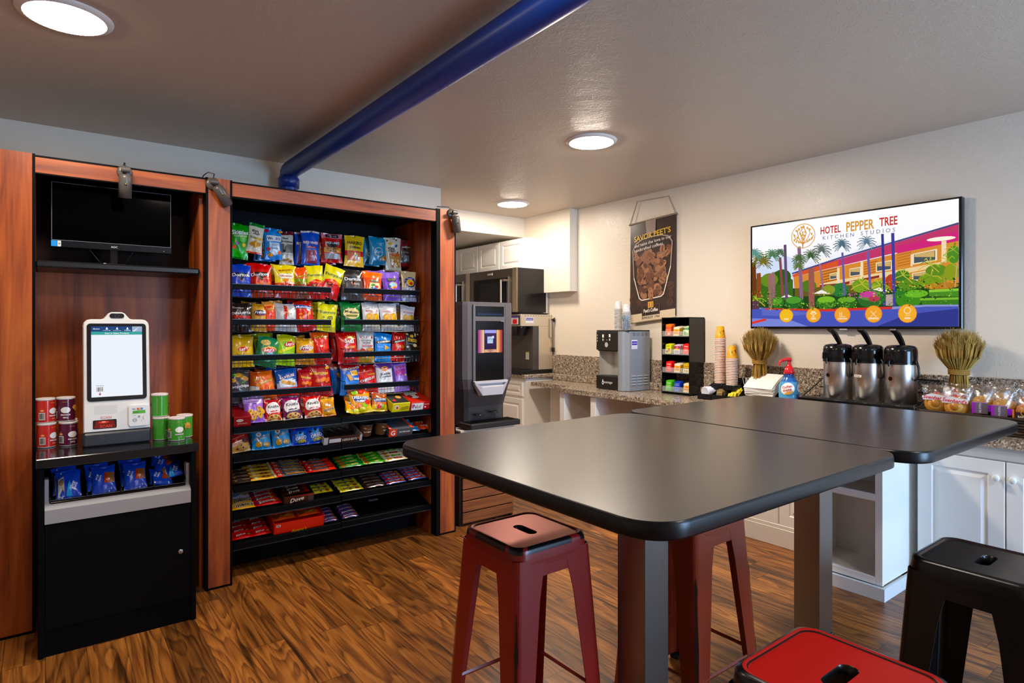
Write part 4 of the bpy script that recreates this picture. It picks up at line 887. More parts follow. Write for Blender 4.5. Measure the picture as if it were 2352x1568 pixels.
BEHIND = [('A', 'dorB', .95, 'blue tortilla chip bag'), ('A', 'dorR', 1.09, 'red tortilla chip bag'), ('A', 'hotfry', 1.225, 'yellow hot fries bag'), ('A', 'dorK', 1.66, 'black tortilla chip bag'), ('A', 'hawO', 1.835, 'orange island style chip bag'), ('A', 'hawP', 1.93, 'purple island style chip bag'), ('A', 'booty', 2.10, 'tan cheese puff bag'),
          ('B', 'frito', 1.02, 'tan corn chip bag'), ('B', 'cheeO2', 1.19, 'orange cheese puff bag'), ('B', 'munch', 1.33, 'red snack mix bag'), ('B', 'fun', 1.46, 'plain yellow onion ring bag'), ('B', 'vick', 1.65, 'green topped kettle chip bag'), ('B', 'bould', 1.87, 'white canyon chip bag'), ('B', 'bould', 2.04, 'corner white canyon chip bag'),
          ('C', 'layY', 1.0, 'yellow potato chip bag'), ('C', 'layL', 1.13, 'lime green potato chip bag'), ('C', 'frito2', 1.34, 'golden corn chip bag'), ('C', 'sun', 1.63, 'red whole grain chip bag'), ('C', 'corB', 1.88, 'sky blue corner chip bag'), ('C', 'smart', 2.09, 'black popcorn bag'),
          ('D', 'cheeP', 1.08, 'brown orange cheese puff bag'), ('D', 'ruff', 1.22, 'blue and white ridged chip bag'), ('D', 'sant', 1.42, 'red tortilla chip bag'), ('D', 'groov', 1.65, 'blue cracker crisps bag'), ('D', 'kettle', 1.89, 'white kettle chip bag')]
for r, k, x, look in BEHIND:
    z = LIP[r] - .078; s = [q for q in BASK if q[1] == k][0]
    bag_obj(k, 'chip_bag', f'{look} in the back row, {TIER[r]}', 'snack bag', (x, 4.085, z + .012), s[4], s[5], .046, (R(-8), R(RND.uniform(-7, 7)), R(RND.uniform(-8, 8))), 'bags in the wire baskets')
    if k in ('dorB', 'hawO', 'vick', 'sun', 'ruff', 'kettle', 'munch', 'layL', 'bould', 'dorR'):
        bag_obj(k, 'chip_bag', f'{look} deepest of all, {TIER[r]}' if not (k == 'bould' and x > 2) else f'{look} deepest of all, {TIER[r]}', 'snack bag', (x + .015, 4.165, z + .02), s[4], s[5], .046, (R(-8), R(RND.uniform(-7, 7)), R(RND.uniform(-8, 8))), 'bags in the wire baskets')
def deck_z(r, y):
    return LIP[r] - .010 + (y - 3.868) * SLOPE
STAND = [('E', 'purp', 1.019, .125, .165, 0, 'lilac chocolate chip cookie bag', 3), ('E', 'knR', 1.131, .108, .142, 0, 'red topped strawberry cookie bag', 2), ('E', 'knP', 1.25, .123, .152, -2, 'plum topped berry cookie bag', 2), ('E', 'knB', 1.385, .122, .150, -2, 'scarlet topped raspberry cookie bag', 2), ('E', 'grY', 1.486, .097, .122, -2, 'golden peanut cookie bag', 3),
         ('E', 'life', 1.715, .160, .170, -2, 'orange and yellow ring gummies bag', 2), ('E', 'life2', 1.845, .122, .135, 6, 'brown and yellow ring gummies bag', 2),
         ('F', 'cook', .936, .121, .155, -4, 'red and tan chocolate chunk cookie bag', 1), ('F', 'grB', 1.060, .122, .140, 2, 'light blue sandwich cookie bag nearest the pillar', 2), ('F', 'grB', 1.183, .122, .155, -3, 'light blue sandwich cookie bag beside the dark blue one', 1),
         ('F', 'oreo', 1.295, .112, .118, 1, 'royal blue mini cookie bag, left of two', 2), ('F', 'oreo', 1.398, .118, .140, -2, 'royal blue mini cookie bag, right of two', 2)]
for r, k, x, w, h, roll, look, n in STAND:
    for j in range(n):
        y = 3.922 + j * .055
        ww = '' if j == 0 else f', {ORD[j]} from the front'
        bag_obj(k, 'cookie_bag', f'{look}{ww}, on the {NTH[r]} tier', 'snack bag', (x - j * .018, y, deck_z(r, y) + .003), w, h, .04, (R(-20), R(roll + j * 2), R(-2 * j)), 'cookie and gummy bags on the sloping tiers')
# ring gummies spilled lower in front
bag_obj('life', 'candy_bag', 'orange and yellow ring gummies bag lying low in front, on the fifth tier', 'snack bag', (1.665, 3.915, deck_z('E', 3.915) + .004), .14, .12, .035, (R(-42), R(14), R(6)), 'cookie and gummy bags on the sloping tiers')

def bar_stack(r, k, x, w, n, look, h=.036, d=.016, pitch=.040, y0=3.898, alt=None, lift=.0):
    for j in range(n):
        y = y0 + j * pitch * .96
        key = alt if (alt and j % 2) else k
        bag_obj(key, 'snack_bar', f'{look}, {ORD[j]} from the front', 'snack bar', (x + RND.uniform(-.004, .004), y, deck_z(r, y) + .0085 + d * .32 + lift), w, h * 1.12, d, (R(-72), 0, R(RND.uniform(-2.5, 2.5))), f'wrapped bars on the {NTH[r]} tier', crink=.6)
bar_stack('G', 'brownbar', .947, .12, 4, 'brown and silver granola bar at the pillar end')
bar_stack('G', 'otis', 1.061, .175, 5, 'beige and navy wrapped cookie bar')
bar_stack('G', 'gbar', 1.236, .20, 5, 'orange ended grey protein bar')
bar_stack('G', 'gbar2', 1.430, .19, 4, 'red ended grey nut butter bar')
bar_stack('G', 'oats', 1.640, .19, 4, 'dark green oat bar')
bar_stack('G', 'oats2', 1.800, .17, 4, 'bright green oat bar')
bar_stack('G', 'oatmeal', 1.965, .18, 4, 'cream oatmeal bar with red or green label', alt='oatmeal2')
bar_stack('G', 'oatmeal2', 2.128, .15, 4, 'cream oatmeal bar in the corner by the wood', alt='oatmeal')
bar_stack('H', 'mnm', .955, .135, 2, 'yellow candy pouch with brown lettering', h=.055, d=.022, pitch=.055)
bar_stack('H', 'mnmw', .953, .13, 2, 'silver blue candy pouch behind the yellow ones', h=.05, d=.02, pitch=.05, y0=4.015)
bar_stack('H', 'skbar', 1.088, .17, 4, 'deep red fruit candy pouch', h=.045, d=.02, pitch=.042)
bar_stack('H', 'butter', 1.440, .15, 3, 'yellow peanut butter bar left of the shelf split', pitch=.04, y0=3.93)
bar_stack('H', 'butter', 1.630, .17, 4, 'yellow peanut butter bar right of the shelf split')
bar_stack('H', 'hersh', 1.800, .16, 5, 'dark brown chocolate bar with silver stripes')
bar_stack('H', 'payday', 1.965, .155, 4, 'red and blue peanut bar in the inner stack')
bar_stack('H', 'payday', 2.126, .15, 5, 'red and blue peanut bar in the corner stack', lift=.003)
bar_stack('I', 'kit', .946, .118, 4, 'red wafer bar in the stack at the pillar', h=.05, d=.018, pitch=.047)
bar_stack('I', 'kit', 1.055, .118, 4, 'red wafer bar in the stack beside the orange box', h=.05, d=.018, pitch=.047)
bar_stack('I', 'snick', 1.488, .10, 4, 'dark blue nougat bar left of the shelf split')
bar_stack('I', 'snick', 1.625, .12, 4, 'dark blue nougat bar right of the shelf split')

# cartons and trays on the sloping tiers
def carton(name, label, cat, r, x, w, h, dep, col, side, front, top=None, opened=False, y=3.885, lab_group='cartons on the sloping tiers'):
    t = thing(name, label, cat, (x, y, deck_z(r, y) + .004), (R(17), 0, 0), lab_group)
    m = MB(); e = .002
    if not opened:
        m.box((-w / 2, 0, 0), (w / 2, dep, h), col, 'print', .0015)
        if top: art(m, flat_top(0, dep / 2, h, w / 2, dep / 2), w / 2, dep / 2, top)
    else:
        m.box((-w / 2, 0, 0), (w / 2, dep, .004), col, 'print')
        m.box((-w / 2, 0, 0), (w / 2, e, h), col, 'print').box((-w / 2, dep - e, 0), (w / 2, dep, h * 1.5), '#5a4a3c', 'print')
        m.box((-w / 2, 0, 0), (-w / 2 + e, dep, h), side, 'print').box((w / 2 - e, 0, 0), (w / 2, dep, h), side, 'print')
    art(m, flat(0, 0, h / 2, w / 2, h / 2), w / 2, h / 2, front)
    m.part('carton', t)
    return t
carton('snack_box', 'flat dark red candy box at the pillar end of the fifth tier', 'box', 'E', .936, .10, .062, .16, '#8f1f26', '#8f1f26', [('E', -.3, .3, .4, .3, '#d8cfc4'), ('T', 'CHOC BAR', -.3, .3, .55, '#6a1a1c', 0, 'b'), ('T', 'premium', 0, -.35, 1.1, '#e8b8b0', 0, 'i')], [('R', -.8, -.8, .8, .8, '#7d1a20')])
carton('snack_box', 'yellow and black snack carton on the fifth tier', 'box', 'E', 1.985, .136, .066, .26, '#d8cf2a', '#cfc8b8', [('R', -.98, -.95, .98, .95, '#dcd02c'), ('E', -.5, .1, .24, .5, '#e8e2d8'), ('E', -.45, .0, .12, .3, '#c23a2a'), ('P', [(-.1, -.1), (.95, .15), (.95, -.5), (-.1, -.6)], '#bfae1c'), ('T', 'NO HASSLE', .42, .05, .8, '#2a2a14', 6, 'b'), ('T', 'SNACK PACK', .42, -.3, .8, '#2a2a14', 6, 'b')],
       [('R', -.95, -.95, .95, .95, '#26261c'), ('E', .1, .4, .5, .2, '#5a6a2a'), ('E', .3, -.2, .3, .2, '#d8a55a'), ('E', -.5, -.6, .2, .12, '#d8452a')])
carton('snack_box', 'red fruit and nut carton at the wooden side of the fifth tier', 'box', 'E', 2.139, .152, .064, .26, '#cf2f22', '#cf2f22', [('R', -.95, -.9, .3, .75, '#f2eeea'), ('T', 'Nut', -.35, -.05, .9, '#2a2220', 0, 'i'), ('R', -.9, -.3, -.7, .5, '#b85a8a'), ('T', 'DELIGHT', .65, .35, .55, '#f6d8d0', 0, 'b'), ('E', .5, -.3, .09, .2, '#fff')],
       [('R', -.95, -.95, .95, .95, '#b8372c'), ('E', -.1, .1, .7, .6, '#cfd0c4'), ('E', .4, -.1, .2, .2, '#c2302a'), ('E', -.5, -.2, .25, .2, '#7a2a24'), ('E', -.2, .6, .3, .18, '#4f6a4a'), ('E', .2, -.6, .2, .12, '#8a3a2a')])
t = carton('chocolate_box', 'open dark brown carton of chocolate bars on the sixth tier', 'box', 'F', 1.563, .262, .05, .20, '#3a2420', '#a9a9ad', [('R', -1, -1, -.78, 1, '#b5b5ba'), ('R', -.72, -.6, -.12, .45, '#d0d3da'), ('T', '6 FULL SIZE', -.55, -.1, .2, '#444'), ('T', "HERSHEY'S", .34, -.1, .78, '#d4ccc4', 0, 'b'), ('P', [(.72, .2), (.86, .6), (.86, -.5)], '#8a4a3a'), ('R', .87, -1, 1, 1, '#b5b5ba')], opened=True)
for j in range(4):
    x = 1.563 - .088 + j * .06; y = 3.93
    bag_obj('hersh', 'snack_bar', f'dark chocolate bar in the open brown carton, {ORD[j]} from its left end', 'snack bar', (x, 3.985, deck_z('F', 3.985) + .042), .15, .052, .014, (R(-77), 0, R(90)), 'chocolate bars in the open carton')
for j, x in enumerate((1.752, 1.858)):
    y = 3.955
    t = thing('oatmeal_cup', f'brown oatmeal cup with dark lid, {"beside the open chocolate carton" if j == 0 else "beside the orange protein bar box"}', 'cup', (x, y, deck_z('F', y) + .004), (R(10), 0, R(j * 25)), 'brown oatmeal cups')
    m = MB().lathe([(.036, 0), (.038, .004), (.046, .076), (.048, .078)], '#6e4a33', 'print', 28)
    art(m, around(0, 0, .0425, .04, .036), .0425, .036, [('T', 'OATMEAL', -.1 if j == 0 else .2, -.1, 1.2, '#efe2d0', 0, 'b'), ('T', '50g', -.5, .6, .4, '#d8c8b0'), ('T', 'PROTEIN', .2, .45, .7, '#d8c8b0')], 'print', .0004, .0048)
    m.part('cup_body', t)
    MB().lathe([(.049, .077), (.05, .08), (.05, .086), (.046, .087), (.045, .083), (.001, .083)], '#3c3530', 'gloss', 28).part('cup_lid', t)
carton('protein_bar_box', 'orange and grey protein bar carton on the sixth tier', 'box', 'F', 1.985, .182, .058, .26, '#4a4f58', '#de4a1e', [('R', -1, -1, -.36, 1, '#e04f1f'), ('T', 'G', -.68, 0, .36, '#fff', 0, 'b'), ('T', 'PROTEIN BAR', .3, .1, .9, '#f0f0f0', 0, 'b'), ('E', .5, -.5, .3, .14, '#6a3a22')],
       [('R', -1, -1, -.8, 1, '#df4e20'), ('R', .8, -1, 1, 1, '#df5a24'), ('T', 'G', -.9, -.85, .14, '#fff', 0, 'b')] + [('R', -.7, -.8 + .32 * k, .7, -.6 + .32 * k, '#39445a') for k in range(5)] + [('R', 0, -.76 + .32 * k, .6, -.66 + .32 * k, '#7a5538') for k in range(5)])
for j, (dx, dy, k) in enumerate(((-.04, .0, 'clifB'), (-.05, .06, 'clifB'), (-.05, .12, 'clifB'), (.05, .01, 'clifR'), (.045, .07, 'clifR'))):
    y = 3.91 + dy
    bag_obj(k, 'snack_bar', f'{"sky blue" if k == "clifB" else "rust red"} energy bar at the wooden side of the sixth tier, {ORD[j if j < 3 else j - 3]} from the front', 'snack bar', (2.145 + dx, y, deck_z('F', y) + .016), .095, .058, .022, (R(-66), 0, R(-8)), 'energy bars in the corner')
t = carton('chocolate_box', 'open brown and red carton of dark chocolate on the eighth tier', 'box', 'H', 1.274, .185, .052, .17, '#3f2318', '#3a2a22', [('T', 'Dove', -.15, -.05, .95, '#f2ece4', 8, 'bi'), ('R', .62, -1, 1, 1, '#4f4038'), ('P', [(-1, .9), (1, .9), (.9, .6), (.2, .75)], '#c2382a')], opened=True)
for j in range(3):
    y = 3.915 + j * .036
    bag_obj('dove', 'snack_bar', f'dark chocolate bar in the open brown and red carton, {ORD[j]} from the front', 'snack bar', (1.274, y, deck_z('H', y) + .045), .165, .04, .014, (R(-76), 0, 0), 'dark chocolates in the open carton')
t = carton('candy_box', 'orange peanut butter cup carton on the lowest tier', 'box', 'I', 1.276, .315, .075, .17, '#dc431c', '#c83a1a', [('T', "Reese's", .0, -.78, .6, '#e8c03a', 4, 'i'), ('R', -.92, .35, -.76, .8, '#d8d8d8'), ('T', '36', -.84, .58, .1, '#222', 0, 'b'), ('R', .94, .5, .98, .8, '#8a2a14')], opened=True)
for j in range(4):
    x = 1.276 - .078 + (j % 2) * .155; y = 3.922 + (j // 2) * .062
    bag_obj('reese', 'snack_bar', f'orange peanut butter cup pack in the orange carton, {["front left", "front right", "back left", "back right"][j]}', 'snack bar', (x, y, deck_z('I', y) + .068), .145, .062, .016, (R(-74), 0, R(1 - j)), 'packs in the orange carton')
# ================================================================= SELF CHECKOUT
t = thing('kiosk_cabinet', 'black kiosk cabinet with a silver edged snack drawer in the left bay', 'cabinet', (0, 3.475, 0))
K = '#0b0c0f'
MB().box((-.035, -.012, .862), (.625, .68, .905), '#17171b', 'gloss', .003).part('worktop', t)
for x in (-.028, .592):
    MB().box((x, 0, 0), (x + .024, .66, .862), K, 'black', .004).part('side_panel', t)
MB().box((-.004, .012, 0), (.592, .03, .118), K, 'black').part('plinth', t)
d = MB().box((-.003, .004, .121), (.591, .022, .60), '#0c0d10', 'black', .002).part('door', t)
m = MB(); m.T = Matrix.Translation((.545, .004, .362)) @ Matrix.Rotation(R(90), 4, 'X')
m.lathe([(.0115, -.002), (.0115, .004), (.009, .006), (.002, .006)], '#c9c9cc', 'metal', 20); m.box((-.001, -.005, .0055), (.001, .005, .0066), '#222'); m.part('lock', d)
MB().box((-.004, .03, .1), (.592, .66, .12), K, 'satin').box((-.004, .64, .12), (.592, .66, .862), K, 'satin').part('carcass', t)
m = MB()
m.loft([[(-.003, y, z) for y, z in ((.0, .605), (.0, .668), (.05, .70), (.05, .605))], [(.591, y, z) for y, z in ((.0, .605), (.0, .668), (.05, .70), (.05, .605))]], '#a6a6aa', 'satin')
m.box((-.003, .04, .66), (.012, .10, .80), '#9a9aa0', 'satin').box((.576, .04, .66), (.591, .10, .80), '#9a9aa0', 'satin').part('drawer_front', t, 'silver grey drawer front')
m = MB()
m.box((.014, .03, .672), (.574, .05, .70), '#0d0d0f', 'gloss', .006)
m.loft([[(.018, .04, .678), (.570, .04, .678), (.570, .32, .735), (.018, .32, .735)], [(.018, .04, .682), (.570, .04, .682), (.570, .32, .739), (.018, .32, .739)]], '#0d0d0f', 'satin')
for x in (.014, .155, .292, .43, .57):
    m.loft([[(x, .04, .682), (x + .004, .04, .682), (x + .004, .32, .74), (x, .32, .74)], [(x, .045, .715), (x + .004, .045, .715), (x + .004, .32, .83), (x, .32, .83)]], '#0f0f12', 'satin')
m.box((.018, .32, .735), (.570, .33, .84), '#0d0d0f', 'satin').part('drawer_tray', t, 'black divided drawer tray')
PT = 'foil pastry packs in the kiosk drawer'
for x, y, dz, k, roll, rx, lb in ((.088, 3.555, 0, 'poptA', -3, -30, 'blue pastry pack with frosted biscuit in the first drawer slot'), (.078, 3.59, .008, 'poptA', -6, -30, 'blue pastry pack behind the frosted biscuit one'),
                         (.228, 3.555, 0, 'poptB', -3, -30, 'blue pastry pack with brown biscuit in the second drawer slot'), (.205, 3.585, .006, 'poptB', -5, -30, 'blue pastry pack half hidden in the second drawer slot'),
                         (.358, 3.555, 0, 'poptB', -2, -30, 'blue pastry pack with brown biscuit in the third drawer slot'), (.345, 3.59, .006, 'poptB', -4, -30, 'blue pastry pack half hidden in the third drawer slot')):
    bag_obj(k, 'pastry_pack', lb, 'pastry pack', (x, y, .694 + dz + (y - 3.55) * .2), .10, .135, .026, (R(rx), R(roll), R(-3)), PT)
for j, (x, y, z, r) in enumerate(((.47, 3.55, .697, 12), (.52, 3.575, .722, -14), (.50, 3.62, .748, 4), (.49, 3.66, .772, 9))):
    bag_obj('poptB' if j != 1 else 'poptA', 'pastry_pack', f'blue pastry pack tossed in the last drawer slot, {["lowest at the front", "second up, tilted", "third up the heap", "topmost at the back"][j]}', 'pastry pack', (x, y, z), .11, .10, .026, (R(-52), R(r), R(r * .5)), PT)

# crisp cans
CANS = {'red': ('#cf2a22', '#b3221c'), 'plum': ('#5e1436', '#4b0f2c'), 'green': ('#3f9a2a', '#2f8222')}
def can_mesh(kind, turn):
    c, c2 = CANS[kind]; Rr, Hh = .0385, .118
    m = MB().lathe([(Rr - .002, 0), (Rr, .002), (Rr, .005), (Rr, Hh - .008)], c, 'gloss', 32, cols=['#c9c3bc', '#c9c3bc', c])
    fm = around(0, 0, Rr, Hh / 2, Hh / 2, -PI / 2 + turn)
    el = [('R', -.35, .5, .5, .8, c2), ('T', 'SNACK STACK', .08, .66, .6, '#e8c23a', 0, 'b'), ('E', .1, -.02, .52, .26, '#f4efe6'), ('T', 'PRINGLES', .1, -.42, 1.0, '#ffffff', 0, 'b o:#b3261d'), ('T', 'ORIGINAL' if kind == 'red' else 'BBQ' if kind == 'plum' else 'SOUR CREAM', .1, -.66, .5, '#f0e6da', 0, 'b')]
    el += bars(-1.15, -.42, .3, .3, 5) + [('E', -1.1, .05, .22, .1, '#e8762a'), ('T', '190', -1.1, .05, .22, '#fbe9c0', 0, 'b')]
    el += [('E', 1.05, .2, .3, .2, '#e0a23a'), ('E', 1.2, .0, .26, .16, '#c9852a')]
    art(m, fm, Rr, Hh / 2, el, 'gloss', .0003, .0004)
    if kind == 'green':
        art(m, around(0, 0, Rr, Hh / 2, Hh / 2, -PI / 2 + turn + 2.6), Rr, Hh / 2, [('R', -.5, -.75, .5, .7, '#e6e0b4')] + [('L', [(-.45, .6 - .16 * k), (.45, .6 - .16 * k)], .03, '#4a4632') for k in range(8)], 'gloss', .0003, .0004)
    lid = MB().lathe([(Rr, Hh - .008), (Rr + .0015, Hh - .006), (Rr + .0015, Hh + .002), (Rr - .001, Hh + .003), (Rr - .003, Hh), (.001, Hh)], '#e4d8d2', 'gloss', 32, cap1=False)
    return m.mesh('can_body'), lid.mesh('can_lid')
def can(kind, turn, lb, loc):
    t = thing('crisp_can', lb, 'can', loc, 0, 'small crisp cans beside the kiosk')
    for me in can_mesh(kind, turn):
        o = bpy.data.objects.new(me.name, me); C.objects.link(o); o.parent = t
Z0 = .906
can('red', .75, 'red crisp can at the bottom of the stack nearest the pillar', (.004, 3.81, Z0))
can('red', .8, 'red crisp can on top of another red can', (.0, 3.812, Z0 + .1215))
can('plum', .35, 'plum coloured crisp can standing on the worktop beside the kiosk', (.092, 3.80, Z0))
can('plum', -.15, 'plum coloured crisp can on the upper level', (.082, 3.815, Z0 + .1215))
can('plum', 1.3, 'plum coloured crisp can mostly hidden at the back', (.092, 3.89, Z0))
can('green', 1.9, 'green crisp can at the bottom, side turned outwards, against the kiosk', (.487, 3.70, Z0))
can('green', 2.75, 'green crisp can on the upper level with nutrition panel showing', (.482, 3.71, Z0 + .1215))
can('green', .1, 'green crisp can in front, name facing outwards', (.549, 3.625, Z0))
can('green', -.9, 'green crisp can behind the front green one', (.60, 3.71, Z0))

# kiosk
t = thing('checkout_kiosk', 'white self checkout kiosk with a lit touch screen and scanner', 'kiosk', (.292, 3.70, Z0))
W2 = .143
pr = [(-.143, .07), (.143, .07), (.143, .60), (.139, .617), (.127, .63), (.11, .634), (.068, .634), (.056, .638), (.046, .65), (.036, .664), (.022, .671), (-.022, .671), (-.036, .664), (-.046, .65), (-.056, .638), (-.068, .634), (-.11, .634), (-.127, .63), (-.139, .617), (-.143, .60)]
def lean(z): return (z - .07) * .10
def ring(y, s):
    return [(x * s, y + lean(z), .35 + (z - .35) * (s + (1 - s) * .4)) for x, z in pr]
m = MB().loft([ring(.03, .95), ring(.022, 1), ring(-.022, 1), ring(-.03, .975)], '#e9e6e1', 'satin', False)
m.part('housing', t)
n_ = Vector((0, -1, .10)).normalized(); up = Vector((0, .10, 1)).normalized(); ex = Vector((1, 0, 0))
def face(cx, cz, W, H, off=.0):
    p = Vector((cx, -.0303 + lean(cz), cz)) + n_ * off
    return flat_tilt(p, ex, up, n_, W, H)
def slab(name, parent, cx, cz, W, H, o0, o1, col, mat, r=.006, lb=None):
    pts = rrect(2 * W, 2 * H, r, 5); m = MB()
    f0 = face(cx, cz, 1, 1, o0); f1 = face(cx, cz, 1, 1, o1)
    m.loft([[f0(x, y, 0) for x, y in pts], [f1(x, y, 0) for x, y in pts]], col, mat)
    return m, m
m, _ = slab('b', t, 0, .417, .128, .196, -.004, .003, '#1d1e22', 'gloss', .016)
bez = m.part('screen_bezel', t)
m = MB(); fm = face(0, .42, .110, .178, .0034)
art(m, fm, .110, .178, [('R', -1, -1, 1, 1, '#eef2fb'), ('R', -1, .85, 1, 1, '#27467e'), ('R', .6, .85, 1, 1, '#9fb0d0'), ('P', [(.6, .85), (.9, 1), (.7, .86)], '#e8eef8'), ('R', -1, .76, 1, .85, '#3fa39d'), ('T', 'Scan or Select Products', 0, .805, .95, '#eaf6f4', 0, 'b')] +
    [('L', [(x, .86), (x, .99)], .006, '#5a78ac') for x in (-.6, -.2, .22)] + [('T', s, x, .885, w, '#dbe6f6', 0, 'b') for s, x, w in (('Account Login', -.4, .3), ('Create Account', 0, .32), ('Language', .41, .26))] + [('T', 'Markets', -.8, .93, .25, '#dbe6f6', 0, 'b')] +
    [('E', x, .955, .03, .018, '#f2f6fc') for x in (-.4, 0, .41)] + [('P', [(x - .05, .91), (x + .05, .91), (x + .03, .94), (x - .03, .94)], '#f2f6fc') for x in (-.4, 0, .41)] +
    [('T', 'Scan Items', -.68, -.68, .28, '#5a6a9a', 0, 'b')] + bars(-.68, -.785, .15, .075, 3, '#1d2450') + [('L', [(-.68, -.87), (-.68, -.94)], .03, '#a8365a'), ('P', [(-.74, -.91), (-.62, -.91), (-.68, -.96)], '#a8365a')], 'emit', .00012, 0)
m.part('touch_screen', t)
m, _ = slab('c', t, 0, .652, .032, .0125, -.002, .002, '#24262b', 'gloss', .0125)
art(m, face(0, .652, .032, .0125, .0021), .032, .0125, [('E', 0, 0, .28, .72, '#111318'), ('O', 0, 0, .3, .76, .2, '#55585f'), ('E', 0, 0, .1, .26, '#3a4252')], 'gloss', .0001, .0001)
m.part('camera_window', t)
m = MB()
for i in range(15):
    for j in range(8):
        x = -.098 + .0065 * i + (j % 2) * .003; z = .158 + j * .0056
        art(m, face(x, z, .0013, .0013, .0002), .0013, .0013, [('E', 0, 0, 1, 1, '#8f8c88')], 'matte', .0001, 0)
m.part('speaker_grille', t)
m, _ = slab('d', t, -.055, .107, .050, .022, -.03, .0012, '#2a1a1a', 'gloss', .006)
art(m, face(-.055, .107, .046, .019, .0014), .046, .019, [('P', [(-.8, .9), (.8, .9), (1, -.9), (-1, -.9)], '#7d1a16'), ('E', -.1, .55, .5, .3, '#e83a2a'), ('E', -.1, .6, .2, .16, '#ffb09a'), ('T', 'SCAN', .1, -.55, 1.1, '#d8453a', 0, 'b')], 'emitlow', .0001, 0)
m.part('scanner_window', t)
m = MB(); art(m, face(-.05, .14, .05, .01, .0003), .05, .01, [('T', 'SCAN', 0, 0, .95, '#d8a098', 0, 'b')], 'print'); m.part('scan_lettering', t)
m, _ = slab('e', t, .090, .138, .044, .052, -.004, .014, '#e4e2de', 'satin', .01)
art(m, face(.09, .138, .044, .052, .0142), .044, .052, [('R', -.62, .2, .66, .5, '#5fa832'), ('R', -.55, .3, .0, .36, '#2d5a1c'), ('T', 'VISA', -.5, .66, .36, '#26407a', 0, 'b'), ('E', -.08, .66, .12, .1, '#d8452a'), ('E', .06, .66, .12, .1, '#e09a32'), ('R', .2, .57, .42, .75, '#3f8ad0'), ('O', -.4, -.42, .2, .17, .2, '#55555a'), ('T', 'TAP', -.4, -.42, .2, '#55555a', 0, 'b'), ('P', [(-.1, -.1), (.0, .0), (.14, -.02), (.1, -.14), (-.05, -.2)], '#8a8a8e'), ('L', [(.5, -.1), (.4, -.25), (.5, -.4)], .04, '#6a6a70'), ('L', [(.3, -.45), (.3, -.55)], .03, '#6a6a70'), ('L', [(-.6, .04), (-.3, .04)], .03, '#77777c')], 'print', .0002, .0002)
m.part('card_reader', t)
MB().box((-.145, -.045, 0), (.145, .06, .068), '#34373d', 'satin', .008).part('base', t, 'dark grey kiosk base')

# ================================================================= COFFEE MACHINE ON SLATTED STAND
t = thing('slatted_stand', 'wood slat stand under the tall coffee machine', 'stand', (2.47, 3.86, 0))
for j in range(8):
    z = .02 + j * .086
    MB().box((.02, 0, z), (.50, .018, z + .078), '#855', 'slat', .002).part('slat', t)
for x in (.0, .482):
    MB().box((x, .018, 0), (x + .02, .45, .70), '#0f0e0e', 'satin').part('side_panel', t)
MB().box((.0, .0, .705), (.51, .46, .722), '#c9c2b6', 'satin', .003).part('stand_top', t)
MB().box((.02, .04, .0), (.482, .05, .70), '#0c0b0b', 'satin').part('backing', t)
t = thing('coffee_machine', 'tall dark grey bean to cup coffee machine with a lit screen', 'coffee machine', (2.745, 3.90, .722))
GR = '#565153'
prof = [(-.25, .04), (-.235, .0), (-.20, -.02), (.20, -.02), (.235, .0), (.25, .04), (.25, .44), (-.25, .44)]
def sect(s, z, dy=0): return [(x * s, y + dy, z) for x, y in prof]
MB().loft([sect(.80, .0, .05), sect(.80, .16, .05), sect(.90, .30, .02), sect(1, .38), sect(1, .95), sect(.985, .972)], GR, 'satin', cols=['#3b393c', '#3b393c', GR, GR, GR]).part('housing', t)
d = MB().box((-.15, -.032, .345), (.15, -.018, .945), '#5c5759', 'satin', .004)
for x in (-.152, .152):
    d.box((x - .004, -.036, .345), (x + .004, -.018, .955), '#b9b9c0', 'metal', .002)
d = d.part('front_door', t)
m = MB().box((-.134, -.036, .36), (.134, -.03, .825), '#08080a', 'gloss', .003).part('glass_panel', d)
m = MB().box((-.134, -.036, .862), (.134, -.03, .94), '#0a0b10', 'gloss', .002)
art(m, flat(0, -.036, .9, .134, .039), .134, .039, [('R', -.9, -.8, .9, -.4, '#14233a')], 'gloss', .0002, .0002); m.part('top_window', d)
m = MB(); cs = ['#b04a8c', '#c85a96', '#d88a7a', '#efc79a']; sc = []
for i in range(7): sc.append(('R', -1 + i * .07, -1, -1 + (i + 1) * .07, 1, ['#a0488c', '#b8508c', '#c8688c', '#d08a88', '#dca08a', '#e8bca0', '#f0d4b4'][i]))
for i in range(7): sc.append(('R', .5 + i * .0715, -1, .5 + (i + 1) * .0715, 1, ['#e8a86a', '#f0c48c', '#e8a060', '#dc8a4c', '#c8604a', '#b84448', '#a43a48'][i]))
art(m, flat(0, -.0362, .668, .115, .088), .115, .088, sc + [('R', -.5, -1, .5, 1, ('#2f2340', '#4a3560')), ('R', -.48, .72, .48, 1, '#a9a4f0'), ('R', -.5, -.98, .5, -.72, '#e8a884'), ('R', -.12, -.98, .1, -.72, '#d88a4a'), ('R', -.26, -.18, .2, .42, '#b4cdf0'), ('E', .2, .36, .1, .12, '#dfeaf8'), ('L', [(-.2, .1), (-.05, .25), (.1, .12), (.18, .3)], .04, '#6f93c8'), ('R', -.26, -.86, .26, -.8, '#7a7aa8')], 'emit', .0002, .0002)
m.part('display', t)
m = MB()
m.loft([[(-.16, -.034, .365), (-.13, -.034, .33), (.13, -.034, .33), (.16, -.034, .365)], [(-.16, -.055, .362), (-.10, -.075, .318), (.10, -.075, .318), (.16, -.055, .362)], [(-.155, -.055, .345), (-.095, -.072, .255), (.095, -.072, .255), (.155, -.055, .345)], [(-.155, -.02, .345), (-.1, -.02, .25), (.1, -.02, .25), (.155, -.02, .345)]], '#b3b1ba', 'satin', closed=True)
